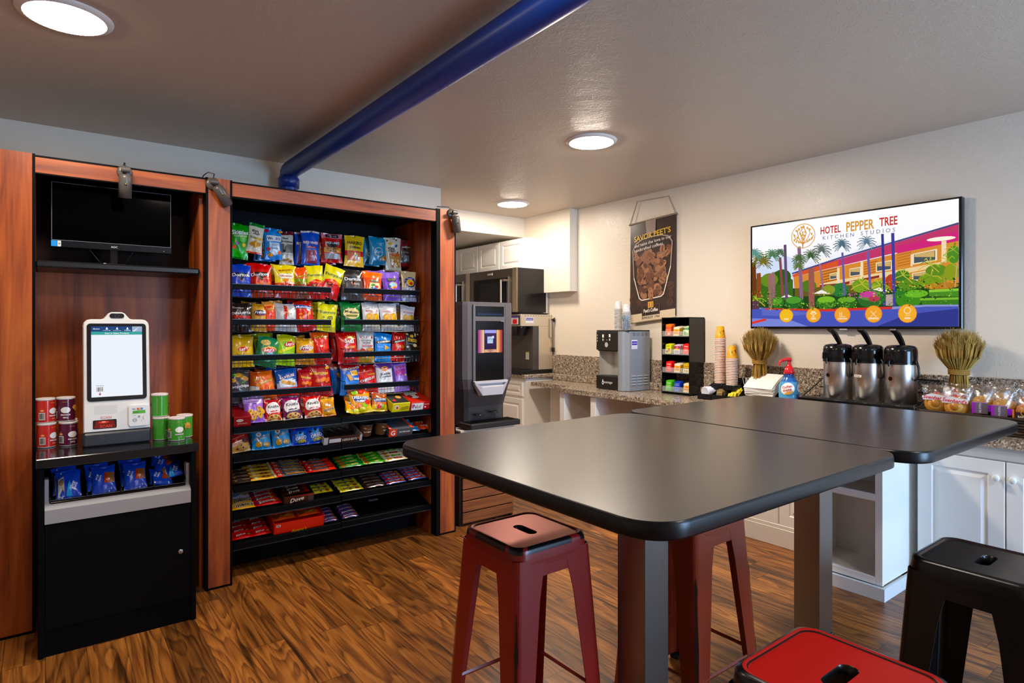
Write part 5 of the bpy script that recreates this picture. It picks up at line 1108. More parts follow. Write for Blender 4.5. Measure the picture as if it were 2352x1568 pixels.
m.part('spout_cover', t, 'light grey spout cover')
for x, dz in ((-.085, .0), (.06, .012)):
    m = MB(); m.lathe([(.042, .0), (.044, .004), (.042, .008), (.001, .008)], '#1c1d21', 'gloss', 20)
    o = m.part('cup_rest', t); o.location = (x, .0, .098 + dz)
m = MB().box((-.235, -.12, .012), (.235, .06, .052), '#1b1c21', 'satin', .006)
m = m.part('drip_tray', t)
g = MB()
for i in range(28):
    g.box((-.21 + i * .0153, -.105, .052), (-.206 + i * .0153, .02, .057), '#0c0c0e', 'gloss')
g.box((-.22, -.11, .05), (.22, -.1, .057), '#0f0f12', 'gloss').part('drip_grid', m)
MB().box((-.2, -.05, .0), (.2, .42, .014), '#121215', 'satin').part('foot', t)

# ================================================================= KITCHEN
def rz(o): return (0, 0, R(-90))
WH = '#f3f1ec'
t = thing('wall_cabinet', 'white wall cabinets with raised panel doors above the microwaves', 'cabinet', (4.27, 5.33, 2.16), rz(0))
# local x runs towards -Y (world), so x<0 lies deeper in the kitchen
MB().box((-2.25, 0, 0), (0, .30, .345), WH, 'satin').part('carcass', t)
for k in range(4):
    x = -.24 - k * .45
    door_panel(MB(), .43, .335, x, .1725, 0, WH).part('door', t)
    MB().box((x - .232, -.012, .0), (x - .218, .0, .345), WH, 'satin', .003).part('stile', t)
MB().box((-.02, .14, -.31), (.006, .215, .345), '#f6f4ef', 'satin', .003).part('end_trim', t)
MB().box((.006, .25, -.5), (.012, .322, -.27), '#e4dccd', 'satin').part('end_trim', t)
def microwave(y1, lb):
    t = thing('microwave', lb, 'microwave', (4.10, y1, 1.665), rz(0), 'built in microwaves')
    w_, h_ = .93, .49
    MB().box((-w_, .02, 0), (0, .42, h_), '#0b0b0d', 'gloss').part('housing', t)
    f = MB().box((-w_, 0, 0), (0, .02, h_), '#8d8379', 'brushed', .003)
    art(f, flat(-w_ / 2, 0, h_ / 2, w_ / 2, h_ / 2), w_ / 2, h_ / 2, [('R', -.2, .78, .0, .86, '#a39a90'), ('R', .0, .76, .03, .88, '#f2f2f2')], 'print', .0003, .0003)
    f.box((-.075, -.004, 0), (-.002, .0, h_), '#e4d7be', 'metal', .001)
    f.part('front_frame', t)
    d = MB().box((-w_ + .1, -.012, .03), (-.16, -.002, .39), '#060607', 'gloss', .003)
    art(d, flat(-w_ / 2 - .03, -.012, .2, .3, .17), .3, .17, [('R', -.7, -.9, .6, .85, '#17161a')], 'gloss', .0003, .0003); d = d.part('door', t)
    MB().tube([(-.225, -.05, .04), (-.225, -.05, .365)], .013, '#cfc6ba', 'metal', 12).box((-.24, -.055, .345), (-.16, -.004, .37), '#cfc6ba', 'metal', .004).box((-.24, -.055, .03), (-.16, -.004, .055), '#cfc6ba', 'metal', .004).part('handle', d)
    MB().box((-.155, -.01, .03), (-.14, .0, .40), '#c9c0b4', 'metal').part('door_edge', d)
microwave(5.27, 'stainless microwave with a black glass side at the near end of the wall cabinets')
microwave(6.21, 'stainless microwave deeper in the kitchen, half hidden by the coffee machine')

# upper and lower stone worktops
GRN = '#998'
t = thing('kitchen_worktop', 'raised speckled granite worktop under the coffee brewer', 'countertop', (0, 0, 0))
MB().box((4.13, 5.16, .94), (4.59, 7.6, .98), GRN, 'granite', .006).part('slab', t)
t = thing('backsplash', 'speckled granite backsplash along the screen wall behind the worktop', 'backsplash', (0, 0, 0))
MB().box((4.575, .0, .98), (4.597, 7.6, 1.19), GRN, 'granite', .003).part('splash_slab', t)
MB().box((4.525, .0, .911), (4.597, 5.16, .98), GRN, 'granite', .004).part('upstand', t)
t = thing('worktop', 'long speckled granite worktop along the screen wall', 'countertop', (0, 0, 0))
pts = [(4.16, 5.10), (4.16, 4.47), (3.95, 4.42), (3.95, 1.86), (3.60, 1.86), (3.60, 1.40), (3.965, 1.40), (3.965, -.4), (4.597, -.4), (4.597, 5.10)][::-1]
MB().prism(pts, .868, .91, GRN, 'granite').part('slab', t)
# base cabinets
t = thing('drawer_cabinet', 'white kitchen drawer cabinet below the raised worktop', 'cabinet', (4.17, 5.2, 0), rz(0))
MB().box((-1.8, 0, .1), (0, .42, .938), WH, 'satin').box((-1.8, .05, 0), (0, .42, .1), '#d8d4cc', 'satin').part('carcass', t)
for k in range(3):
    x = -.30 - k * .56
    door_panel(MB(), .52, .16, x, .82, 0, WH, .03).part('drawer', t)
    door_panel(MB(), .52, .56, x, .43, 0, WH).part('door', t)
t = thing('knee_panel', 'white recessed cabinet back under the corner of the worktop', 'panel', (4.42, 5.08, 0), rz(0))
MB().box((0, 0, 0), (1.05, .1, .866), '#e9e5dd', 'satin').part('board', t)
door_panel(MB(), .42, .60, .66, .45, 0, '#e9e5dd').part('raised_panel', t)
for y, lb in ((4.40, 'white upright divider under the worktop step'), (3.98, 'white upright divider left of the dark tables')):
    t = thing('divider_panel', lb, 'panel', (3.99, y, 0), 0, 'upright dividers under the worktop')
    MB().box((0, -.025, 0), (.58, .025, .866), WH, 'satin', .002).part('board', t)
    MB().box((-.012, -.032, 0), (.0, .032, .866), '#f6f4ef', 'satin', .002).part('edge_strip', t)
MB().box((4.50, 3.3, 0), (4.58, 4.42, .866), '#d9d5cc', 'satin').thing('back_board', 'white board closing the open bays under the worktop', 'panel')
def base_cab(lb, y0, width, xf, n, knob=True, group='white base cabinets under the worktop'):
    t = thing('base_cabinet', lb, 'cabinet', (xf, y0, 0), rz(0), group)
    MB().box((0, .022, .1), (width, 4.58 - xf, .866), WH, 'satin').part('carcass', t)
    MB().box((0, -.004, 0), (width, .02, .125), '#e6e2da', 'satin', .003).box((0, -.001, .125), (width, .012, .15), '#ece8e0', 'satin', .003).part('baseboard', t)
    MB().box((0, .0, .80), (width, .022, .866), '#dedbd5', 'satin').part('rail', t)
    for k in range(n):
        w1 = width / n; x = w1 * (k + .5)
        d = door_panel(MB(), w1 - .006, .64, x, .47, .022, WH, .07).part('door', t)
        if knob:
            m = MB(); kx = x + (w1 / 2 - .035) * (1 if k % 2 == 0 else -1)
            m.T = Matrix.Translation((kx, .0, .705)) @ Matrix.Rotation(R(90), 4, 'X')
            m.lathe([(.008, -.002), (.007, .012), (.017, .018), (.018, .024), (.012, .03), (.002, .031)], '#f4f2ee', 'gloss', 20)
            m.part('knob', d)
base_cab('white base cabinet with knobs right of the open shelf unit', 1.376, .82, 4.0, 2)
base_cab('white base cabinet partly cut by the picture edge', .55, .82, 4.0, 2)
base_cab('white base cabinet seen between the table posts', 3.30, 1.46, 3.985, 4, False)
t = thing('open_shelf_unit', 'white open shelf unit with scuffed base below the worktop', 'shelf unit', (3.65, 1.84, 0), rz(0))
w_ = .42
for x in (0, w_ - .018):
    MB().box((x, .018, .08), (x + .018, .90, .866), WH, 'satin').part('side_panel', t)
MB().box((.018, .34, .08), (w_ - .018, .36, .866), '#e6e3dc', 'satin').part('back_panel', t)
for x0, x1 in ((0, .04), (w_ - .04, w_)):
    MB().box((x0, 0, .075), (x1, .018, .866), '#f8f7f4', 'satin', .002).part('stile', t)
for z0, z1 in ((.075, .115), (.535, .575), (.826, .866)):
    MB().box((.04, 0, z0), (w_ - .04, .018, z1), '#f8f7f4', 'satin', .002).part('rail', t)
for z in (.105, .56):
    MB().box((.018, .018, z - .016), (w_ - .018, .34, z), '#eceae4', 'satin').part('shelf', t)
MB().box((-.0, -.024, 0), (w_ + .018, .0, .07), '#e3e6ea', 'satin').box((w_, .0, 0), (w_ + .018, .34, .07), '#e3e6ea', 'satin').box((0, .0, 0), (w_, .3, .06), '#d8d4cc', 'satin').part('skirting', t)

# coffee brewer
t = thing('coffee_brewer', 'stainless steel coffee brewer on the raised granite worktop', 'coffee brewer', (4.12, 5.22, .98), rz(0))
# local: x=0 near end, -x deeper; y=0 front, +y to the wall
ST = '#d6c8b2'
MB().box((-.62, 0, 0), (0, .455, .045), '#141416', 'satin', .004).box((-.6, .01, .045), (-.02, .16, .052), '#0b0b0c', 'gloss').part('base_tray', t)
MB().box((-.62, .25, .045), (0, .455, .53), ST, 'steel', .004).part('column', t)
m = MB().box((-.62, .0, .53), (0, .455, .66), ST, 'steel', .004)
for k in range(11):
    art(m, flat_tilt((.0001, .06 + k * .038, .645), (0, 1, 0), (0, 0, 1), (1, 0, 0), .006, .006), .006, .006, [('E', 0, 0, 1, .8, '#3a342c')], 'matte', .0002, .0002)
art(m, flat_tilt((.0002, .12, .597), (0, 1, 0), (0, 0, 1), (1, 0, 0), .055, .033), .055, .033, [('R', -1, -1, 1, 1, '#e9e6e4'), ('R', -.9, -.1, .9, .75, '#4a3f9a'), ('T', 'EnCHOICE', 0, .3, 1.5, '#efeaf8', 0, 'bi')], 'print', .0003, .0003)
art(m, flat(-.28, 0, .595, .26, .055), .26, .055, [('R', -1, -1, 1, 1, '#2c2724'), ('R', -.9, -.8, .9, .5, '#d9d3da'), ('R', -.9, .5, .9, .85, '#5a4a9a'), ('R', .5, -.7, .8, .2, '#c8281f'), ('T', 'BREW', -.2, .1, .5, '#c8281f', 0, 'b')], 'print', .0003, .0003)
m.part('head', t)
m = MB().box((-.001, .23, .045), (.0005, .25, .53), '#45403c', 'satin').box((-.42, .17, .045), (-.0, .25, .53), '#4a443f', 'satin', .002)
art(m, flat(-.10, .17, .2, .05, .06), .05, .06, [('R', -.6, -.7, .6, .7, '#ded9c8'), ('R', -.6, .5, .6, .7, '#c8cc3a')] + [('L', [(-.5, .3 - .2 * k), (.5, .3 - .2 * k)], .03, '#77736a') for k in range(4)], 'print', .0003, .0003)
m.part('splash_panel', t)
for x in (-.16, -.44):
    MB().lathe([(.075, 0), (.085, .02), (.1, .08), (.105, .095), (.1, .1)], '#161618', 'gloss', 24, cx=x, cy=.10).box((x - .02, -.06, .08), (x + .02, .02, .1), '#161618', 'gloss', .004).part('brew_funnel', t).location = (0, 0, .43)
MB().box((-.32, -.02, .37), (-.27, .0, .50), '#1a1a1a', 'gloss', .004).box((-.318, -.026, .44), (-.272, -.02, .53), '#c4281f', 'gloss', .004).box((-.31, -.022, .36), (-.29, -.005, .42), '#e0c22a', 'gloss', .003).part('tap_handle', t)
MB().box((.0, .40, .40), (.012, .435, .62), '#d0c8bc', 'metal', .003).tube([(.02, .44, .60), (.02, .462, .62), (.02, .465, .58)], .012, '#1a1a1c', 'gloss', 8).tube([(.012, .45, .58), (.012, .45, .36), (.012, .455, .28)], .006, '#b8b4ae', 'metal', 8).box((.0, .435, .24), (.03, .468, .29), '#1a1a1c', 'gloss', .006).part('hot_water_tap', t)
MB().box((-.5, .05, .66), (-.1, .40, .69), '#1a1a1c', 'satin', .006).part('top_lid', t)
TVART = [
 ('P', [(-0.529, -0.017), (-0.399, 0.069), (-0.042, 0.208), (0.503, 0.412), (0.999, 0.6), (0.999, 0.369), (0.503, 0.239), (-0.042, 0.084), (-0.513, -0.056)], '#c23a6a'),
 ('P', [(-0.529, -0.017), (-0.399, 0.06), (-0.042, 0.19), (-0.042, 0.084), (-0.513, -0.056)], '#d8552a'),
 ('P', [(0.503, 0.338), (0.999, 0.492), (0.999, 0.339), (0.503, 0.206)], '#d0287a'),
 ('L', [(-0.529, 0.011), (-0.042, 0.226), (0.503, 0.428), (0.999, 0.615)], 0.017, '#4a4a80'),
 ('P', [(-0.513, -0.056), (-0.042, 0.075), (0.503, 0.223), (0.999, 0.339), (0.999, -0.368), (0.503, -0.321), (-0.042, -0.305), (-0.497, -0.358)], '#d98a34'),
 ('L', [(-0.222, 0.001), (-0.052, 0.05)], 0.012, '#a85a20'),
 ('L', [(-0.222, -0.05), (-0.052, 0.001)], 0.012, '#a85a20'),
 ('L', [(-0.222, -0.101), (-0.052, -0.049)], 0.012, '#a85a20'),
 ('L', [(-0.222, -0.151), (-0.052, -0.099)], 0.012, '#a85a20'),
 ('L', [(-0.222, -0.202), (-0.052, -0.148)], 0.012, '#a85a20'),
 ('L', [(-0.222, -0.253), (-0.052, -0.198)], 0.012, '#a85a20'),
 ('L', [(0.208, 0.084), (0.329, 0.125)], 0.011, '#b8651f'),
 ('L', [(0.208, 0.039), (0.329, 0.081)], 0.011, '#b8651f'),
 ('L', [(0.208, -0.005), (0.329, 0.038)], 0.011, '#b8651f'),
 ('L', [(0.208, -0.05), (0.329, -0.006)], 0.011, '#b8651f'),
 ('L', [(0.208, -0.094), (0.329, -0.05)], 0.011, '#b8651f'),
 ('L', [(0.503, 0.19), (0.627, 0.226)], 0.011, '#c07028'),
 ('L', [(0.503, 0.143), (0.627, 0.18)], 0.011, '#c07028'),
 ('L', [(0.503, 0.097), (0.627, 0.135)], 0.011, '#c07028'),
 ('L', [(0.503, 0.051), (0.627, 0.09)], 0.011, '#c07028'),
 ('L', [(0.503, 0.005), (0.627, 0.045)], 0.011, '#c07028'),
 ('P', [(-0.227, -0.216), (-0.042, -0.163), (0.194, -0.112), (0.503, -0.057), (0.864, 0.029), (0.864, -0.042), (0.503, -0.14), (-0.042, -0.243), (-0.222, -0.271)], '#eccf98'),
 ('P', [(-0.227, -0.234), (-0.042, -0.225), (0.347, -0.121), (0.347, -0.163), (-0.042, -0.27), (-0.227, -0.297)], '#8a2f2a'),
 ('P', [(0.071, 0.025), (0.176, 0.045), (0.176, -0.101), (0.071, -0.12)], '#f0dfb8'),
 ('P', [(0.079, 0.013), (0.168, 0.028), (0.168, -0.089), (0.079, -0.103)], '#4a5560'),
 ('P', [(0.082, 0.011), (0.165, 0.025), (0.165, -0.043), (0.082, -0.032)], '#cfae6a'),
 ('P', [(0.316, 0.093), (0.46, 0.122), (0.46, -0.044), (0.316, -0.067)], '#f0dfb8'),
 ('P', [(0.327, 0.08), (0.449, 0.102), (0.449, -0.03), (0.327, -0.048)], '#4a5560'),
 ('P', [(0.331, 0.079), (0.446, 0.098), (0.446, 0.018), (0.331, 0.034)], '#cfae6a'),
 ('P', [(0.631, 0.193), (0.834, 0.245), (0.834, 0.057), (0.631, 0.015)], '#f0dfb8'),
 ('P', [(0.647, 0.18), (0.819, 0.221), (0.819, 0.07), (0.647, 0.038)], '#4a5560'),
 ('P', [(0.652, 0.179), (0.814, 0.215), (0.814, 0.115), (0.652, 0.141)], '#cfae6a'),
 ('P', [(-0.126, -0.038), (-0.052, -0.021), (-0.052, -0.136), (-0.126, -0.151)], '#f0dfb8'),
 ('P', [(-0.121, -0.048), (-0.058, -0.034), (-0.058, -0.126), (-0.121, -0.138)], '#4a5560'),
 ('P', [(-0.119, -0.048), (-0.06, -0.036), (-0.06, -0.09), (-0.119, -0.083)], '#cfae6a'),
 ('P', [(0.071, -0.202), (0.148, -0.193), (0.148, -0.357), (0.071, -0.35)], '#f0dfb8'),
 ('P', [(0.077, -0.216), (0.142, -0.209), (0.142, -0.341), (0.077, -0.335)], '#4a5560'),
 ('P', [(0.079, -0.219), (0.14, -0.212), (0.14, -0.278), (0.079, -0.272)], '#cfae6a'),
 ('P', [(0.631, -0.123), (0.771, -0.092), (0.771, -0.251), (0.631, -0.244)], '#f0dfb8'),
 ('P', [(0.642, -0.133), (0.761, -0.11), (0.761, -0.237), (0.642, -0.23)], '#4a5560'),
 ('P', [(0.646, -0.134), (0.758, -0.114), (0.758, -0.184), (0.646, -0.171)], '#cfae6a'),
 ('P', [(-0.052, 0.059), (-0.027, 0.056), (-0.027, -0.28), (-0.052, -0.278)], '#f0d8b0'),
 ('P', [(0.176, 0.136), (0.2, 0.133), (0.2, -0.172), (0.176, -0.17)], '#f0d8b0'),
 ('P', [(0.868, 0.364), (0.906, 0.357), (0.906, 0.015), (0.868, 0.02)], '#f0d8b0'),
 ('P', [(0.619, 0.187), (0.635, 0.184), (0.635, -0.01), (0.619, -0.008)], '#f0d8b0'),
 ('E', 0.864, 0.397, 0.114, 0.034, '#fff6e0'),
 ('E', -0.212, 0.225, 0.076, 0.036, '#fdf6e6'),
 ('P', [(-1.0, -0.179), (-0.497, -0.274), (-0.042, -0.296), (0.503, -0.272), (1.001, -0.322), (1.001, -0.69), (0.748, -0.67), (0.469, -0.698), (-0.141, -0.699), (-1.0, -0.616)], '#24481c'),
 ('P', [(-0.497, -0.274), (-0.042, -0.27), (0.329, -0.254), (0.329, -0.389), (-0.042, -0.429), (-0.497, -0.433)], '#6a5a24'),
 ('P', [(-1.0, -0.06), (-0.849, 0.002), (-0.675, 0.096), (-0.518, -0.112), (-0.518, -0.487), (-1.0, -0.517)], '#3f6a1e'),
 ('E', -0.641, -0.042, 0.102, 0.152, '#2f5a1a'),
 ('E', -0.79, -0.083, 0.105, 0.136, '#6a8a22'),
 ('E', -0.347, -0.241, 0.084, 0.110, '#4f7a1e'),
 ('E', -0.023, -0.342, 0.087, 0.124, '#2f7a3a'),
 ('E', 0.176, -0.29, 0.083, 0.120, '#7aa022'),
 ('E', -0.141, -0.332, 0.070, 0.090, '#8a9a2a'),
 ('E', 0.356, -0.307, 0.079, 0.101, '#8aa82a'),
 ('E', 0.451, -0.25, 0.051, 0.133, '#b8402a'),
 ('E', 0.545, -0.161, 0.067, 0.098, '#3f7a2a'),
 ('E', 0.603, -0.314, 0.090, 0.097, '#5a8a22'),
 ('E', 0.795, -0.254, 0.117, 0.127, '#7a9a1e'),
 ('E', 0.826, -0.1, 0.085, 0.095, '#5f8a22'),
 ('E', 0.962, 0.13, 0.052, 0.139, '#4f8a2a'),
 ('E', 0.947, -0.146, 0.060, 0.139, '#8a9a22'),
 ('E', 0.864, -0.355, 0.138, 0.055, '#b87a22'),
 ('L', [(0.771, 0.003), (0.719, -0.031), (0.684, -0.081)], 0.007, '#c8b83a'),
 ('L', [(0.771, 0.003), (0.729, 0.054), (0.7, 0.013)], 0.007, '#5a8a22'),
 ('L', [(0.771, 0.003), (0.748, 0.108), (0.732, 0.072)], 0.007, '#c8b83a'),
 ('L', [(0.771, 0.003), (0.781, 0.117), (0.787, 0.08)], 0.007, '#9ab82a'),
 ('L', [(0.771, 0.003), (0.804, 0.071), (0.826, 0.026)], 0.007, '#c8b83a'),
 ('L', [(0.771, 0.003), (0.823, -0.003), (0.857, -0.057)], 0.007, '#9ab82a'),
 ('L', [(0.771, 0.003), (0.818, -0.073), (0.849, -0.134)], 0.007, '#c8b83a'),
 ('L', [(0.787, -0.189), (0.735, -0.225), (0.7, -0.275)], 0.007, '#5a8a22'),
 ('L', [(0.787, -0.189), (0.745, -0.14), (0.716, -0.181)], 0.007, '#9ab82a'),
 ('L', [(0.787, -0.189), (0.764, -0.085), (0.748, -0.121)], 0.007, '#5a8a22'),
 ('L', [(0.787, -0.189), (0.796, -0.075), (0.803, -0.112)], 0.007, '#c8b83a'),
 ('L', [(0.787, -0.189), (0.82, -0.121), (0.841, -0.164)], 0.007, '#5a8a22'),
 ('L', [(0.787, -0.189), (0.838, -0.194), (0.872, -0.246)], 0.007, '#c8b83a'),
 ('L', [(0.787, -0.189), (0.834, -0.264), (0.864, -0.324)], 0.007, '#5a8a22'),
 ('L', [(0.917, 0.044), (0.867, 0.011), (0.834, -0.038)], 0.007, '#9ab82a'),
 ('L', [(0.917, 0.044), (0.877, 0.094), (0.849, 0.054)], 0.007, '#c8b83a'),
 ('L', [(0.917, 0.044), (0.895, 0.147), (0.88, 0.112)], 0.007, '#9ab82a'),
 ('L', [(0.917, 0.044), (0.926, 0.156), (0.932, 0.119)], 0.007, '#5a8a22'),
 ('L', [(0.917, 0.044), (0.949, 0.11), (0.97, 0.067)], 0.007, '#9ab82a'),
 ('L', [(0.917, 0.044), (0.967, 0.038), (0.999, -0.015)], 0.007, '#5a8a22'),
 ('L', [(0.917, 0.044), (0.962, -0.031), (0.992, -0.09)], 0.007, '#9ab82a'),
 ('L', [(0.962, 0.207), (0.913, 0.175), (0.88, 0.128)], 0.007, '#9ab82a'),
 ('L', [(0.962, 0.207), (0.922, 0.258), (0.895, 0.219)], 0.007, '#c8b83a'),
 ('L', [(0.962, 0.207), (0.94, 0.31), (0.925, 0.276)], 0.007, '#9ab82a'),
 ('L', [(0.962, 0.207), (0.971, 0.318), (0.977, 0.281)], 0.007, '#5a8a22'),
 ('L', [(0.962, 0.207), (0.993, 0.272), (1.014, 0.228)], 0.007, '#9ab82a'),
 ('L', [(0.962, 0.207), (1.011, 0.2), (1.043, 0.147)], 0.007, '#5a8a22'),
 ('L', [(0.962, 0.207), (1.007, 0.132), (1.036, 0.072)], 0.007, '#9ab82a'),
 ('L', [(0.553, -0.146), (0.497, -0.182), (0.46, -0.234)], 0.008, '#c8b83a'),
 ('L', [(0.553, -0.146), (0.508, -0.094), (0.477, -0.137)], 0.008, '#5a8a22'),
 ('L', [(0.553, -0.146), (0.528, -0.038), (0.511, -0.075)], 0.008, '#c8b83a'),
 ('L', [(0.553, -0.146), (0.563, -0.028), (0.57, -0.066)], 0.008, '#9ab82a'),
 ('L', [(0.553, -0.146), (0.588, -0.075), (0.611, -0.12)], 0.008, '#c8b83a'),
 ('L', [(0.553, -0.146), (0.608, -0.151), (0.644, -0.205)], 0.008, '#9ab82a'),
 ('L', [(0.553, -0.146), (0.603, -0.223), (0.635, -0.285)], 0.008, '#c8b83a'),
 ('L', [(0.185, -0.257), (0.124, -0.296), (0.082, -0.351)], 0.008, '#c8b83a'),
 ('L', [(0.185, -0.257), (0.135, -0.203), (0.101, -0.248)], 0.008, '#5a8a22'),
 ('L', [(0.185, -0.257), (0.157, -0.144), (0.139, -0.183)], 0.008, '#c8b83a'),
 ('L', [(0.185, -0.257), (0.196, -0.132), (0.203, -0.173)], 0.008, '#9ab82a'),
 ('L', [(0.185, -0.257), (0.223, -0.182), (0.249, -0.229)], 0.008, '#c8b83a'),
 ('L', [(0.185, -0.257), (0.245, -0.261), (0.285, -0.317)], 0.008, '#9ab82a'),
 ('L', [(0.185, -0.257), (0.24, -0.337), (0.276, -0.401)], 0.008, '#c8b83a'),
 ('L', [(0.347, -0.289), (0.288, -0.328), (0.249, -0.382)], 0.008, '#c8b83a'),
 ('L', [(0.347, -0.289), (0.299, -0.237), (0.267, -0.282)], 0.008, '#5a8a22'),
 ('L', [(0.347, -0.289), (0.321, -0.179), (0.303, -0.218)], 0.008, '#c8b83a'),
 ('L', [(0.347, -0.289), (0.358, -0.168), (0.365, -0.207)], 0.008, '#9ab82a'),
 ('L', [(0.347, -0.289), (0.384, -0.216), (0.408, -0.262)], 0.008, '#c8b83a'),
 ('L', [(0.347, -0.289), (0.405, -0.293), (0.443, -0.349)], 0.008, '#9ab82a'),
 ('L', [(0.347, -0.289), (0.4, -0.368), (0.434, -0.431)], 0.008, '#c8b83a'),
 ('L', [(-0.957, -0.44), (-1.038, -0.487), (-1.093, -0.551)], 0.011, '#c8b83a'),
 ('L', [(-0.957, -0.44), (-1.023, -0.38), (-1.068, -0.433)], 0.011, '#5a8a22'),
 ('L', [(-0.957, -0.44), (-0.994, -0.311), (-1.018, -0.356)], 0.011, '#c8b83a'),
 ('L', [(-0.957, -0.44), (-0.943, -0.297), (-0.933, -0.343)], 0.011, '#9ab82a'),
 ('L', [(-0.957, -0.44), (-0.907, -0.353), (-0.873, -0.406)], 0.011, '#c8b83a'),
 ('L', [(-0.957, -0.44), (-0.878, -0.443), (-0.826, -0.507)], 0.011, '#9ab82a'),
 ('L', [(-0.957, -0.44), (-0.885, -0.531), (-0.837, -0.604)], 0.011, '#c8b83a'),
 ('L', [(0.887, -0.201), (0.899, -0.389)], 0.011, '#b88a4a'),
 ('L', [(0.988, 0.002), (0.973, -0.381)], 0.010, '#c8a06a'),
 ('P', [(-0.299, -0.391), (-0.212, -0.326), (-0.116, -0.405)], '#f4ece4'),
 ('P', [(0.267, -0.384), (0.347, -0.332), (0.443, -0.412)], '#f4ece4'),
 ('P', [(-0.658, -0.437), (-0.585, -0.379), (-0.513, -0.431)], '#f4ece4'),
 ('L', [(-0.607, 0.58), (-0.597, 0.0), (-0.587, -0.578)], 0.032, '#6a4a78'),
 ('L', [(-0.45, 0.513), (-0.435, 0.009), (-0.421, -0.493)], 0.038, '#8a6488'),
 ('L', [(-0.317, 0.086), (-0.315, -0.285), (-0.313, -0.656)], 0.061, '#9a5a50'),
 ('L', [(-0.227, 0.155), (-0.209, -0.087), (-0.192, -0.328)], 0.020, '#9a6f8a'),
 ('L', [(0.001, 0.325), (0.012, -0.064), (0.023, -0.451)], 0.021, '#6a5aa0'),
 ('L', [(0.244, 0.3), (0.256, -0.034), (0.267, -0.367)], 0.023, '#6f60a6'),
 ('L', [(0.376, 0.579), (0.386, -0.038), (0.395, -0.653)], 0.024, '#3a3a8c'),
 ('L', [(0.467, 0.576), (0.474, -0.041), (0.481, -0.658)], 0.028, '#44409a'),
 ('L', [(-0.664, 0.342), (-0.649, -0.031), (-0.634, -0.404)], 0.029, '#8a4a4a'),
 ('L', [(-0.784, 0.033), (-0.78, -0.297), (-0.776, -0.626)], 0.042, '#9a6a62'),
 ('L', [(-0.744, 0.066), (-0.739, -0.199), (-0.735, -0.464)], 0.035, '#9a6a70'),
 ('L', [(-0.982, 0.294), (-0.976, -0.043), (-0.969, -0.38)], 0.054, '#6b3a1a'),
 ('L', [(-0.919, 0.069), (-0.917, -0.177), (-0.915, -0.423)], 0.053, '#8b4a22'),
 ('L', [(-0.963, -0.479), (-0.957, -0.677), (-0.951, -0.874)], 0.097, '#5a3a4a'),
 ('L', [(-0.755, 0.396), (-0.724, 0.329), (-0.699, 0.268)], 0.008, '#5a8a5a'),
 ('L', [(-0.755, 0.396), (-0.707, 0.327), (-0.669, 0.259)], 0.008, '#3f6a4a'),
 ('L', [(-0.755, 0.396), (-0.711, 0.359), (-0.676, 0.308)], 0.008, '#5a8a5a'),
 ('L', [(-0.755, 0.396), (-0.696, 0.372), (-0.649, 0.318)], 0.008, '#3f6a4a'),
 ('L', [(-0.755, 0.396), (-0.707, 0.399), (-0.668, 0.36)], 0.008, '#5a8a5a'),
 ('L', [(-0.755, 0.396), (-0.697, 0.423), (-0.65, 0.386)], 0.008, '#3f6a4a'),
 ('L', [(-0.755, 0.396), (-0.712, 0.439), (-0.677, 0.414)], 0.008, '#5a8a5a'),
 ('L', [(-0.755, 0.396), (-0.709, 0.471), (-0.671, 0.45)], 0.008, '#3f6a4a'),
 ('L', [(-0.755, 0.396), (-0.726, 0.474), (-0.701, 0.461)], 0.008, '#5a8a5a'),
 ('L', [(-0.755, 0.396), (-0.729, 0.506), (-0.708, 0.499)], 0.008, '#3f6a4a'),
 ('L', [(-0.755, 0.396), (-0.745, 0.495), (-0.736, 0.49)], 0.008, '#5a8a5a'),
 ('L', [(-0.755, 0.396), (-0.755, 0.522), (-0.755, 0.522)], 0.008, '#3f6a4a'),
 ('L', [(-0.755, 0.396), (-0.766, 0.498), (-0.775, 0.497)], 0.008, '#5a8a5a'),
 ('L', [(-0.755, 0.396), (-0.782, 0.515), (-0.803, 0.515)], 0.008, '#3f6a4a'),
 ('L', [(-0.755, 0.396), (-0.785, 0.484), (-0.81, 0.48)], 0.008, '#5a8a5a'),
 ('L', [(-0.755, 0.396), (-0.803, 0.487), (-0.842, 0.479)], 0.008, '#3f6a4a'),
 ('L', [(-0.755, 0.396), (-0.799, 0.454), (-0.835, 0.441)], 0.008, '#5a8a5a'),
 ('L', [(-0.755, 0.396), (-0.815, 0.443), (-0.864, 0.421)], 0.008, '#3f6a4a'),
 ('L', [(-0.755, 0.396), (-0.804, 0.415), (-0.844, 0.389)], 0.008, '#5a8a5a'),
 ('L', [(-0.755, 0.396), (-0.815, 0.391), (-0.865, 0.352)], 0.008, '#3f6a4a'),
 ('L', [(-0.755, 0.396), (-0.8, 0.374), (-0.836, 0.333)], 0.008, '#5a8a5a'),
 ('L', [(-0.755, 0.396), (-0.804, 0.342), (-0.844, 0.285)], 0.008, '#3f6a4a'),
 ('L', [(-0.755, 0.396), (-0.787, 0.339), (-0.812, 0.285)], 0.008, '#5a8a5a'),
 ('L', [(-0.921, 0.344), (-0.882, 0.26), (-0.85, 0.188)], 0.008, '#5a6a2a'),
 ('L', [(-0.921, 0.344), (-0.861, 0.258), (-0.812, 0.177)], 0.008, '#8a7a1e'),
 ('L', [(-0.921, 0.344), (-0.866, 0.298), (-0.821, 0.237)], 0.008, '#5a6a2a'),
 ('L', [(-0.921, 0.344), (-0.847, 0.313), (-0.787, 0.249)], 0.008, '#8a7a1e'),
 ('L', [(-0.921, 0.344), (-0.86, 0.346), (-0.811, 0.301)], 0.008, '#5a6a2a'),
 ('L', [(-0.921, 0.344), (-0.847, 0.376), (-0.788, 0.333)], 0.008, '#8a7a1e'),
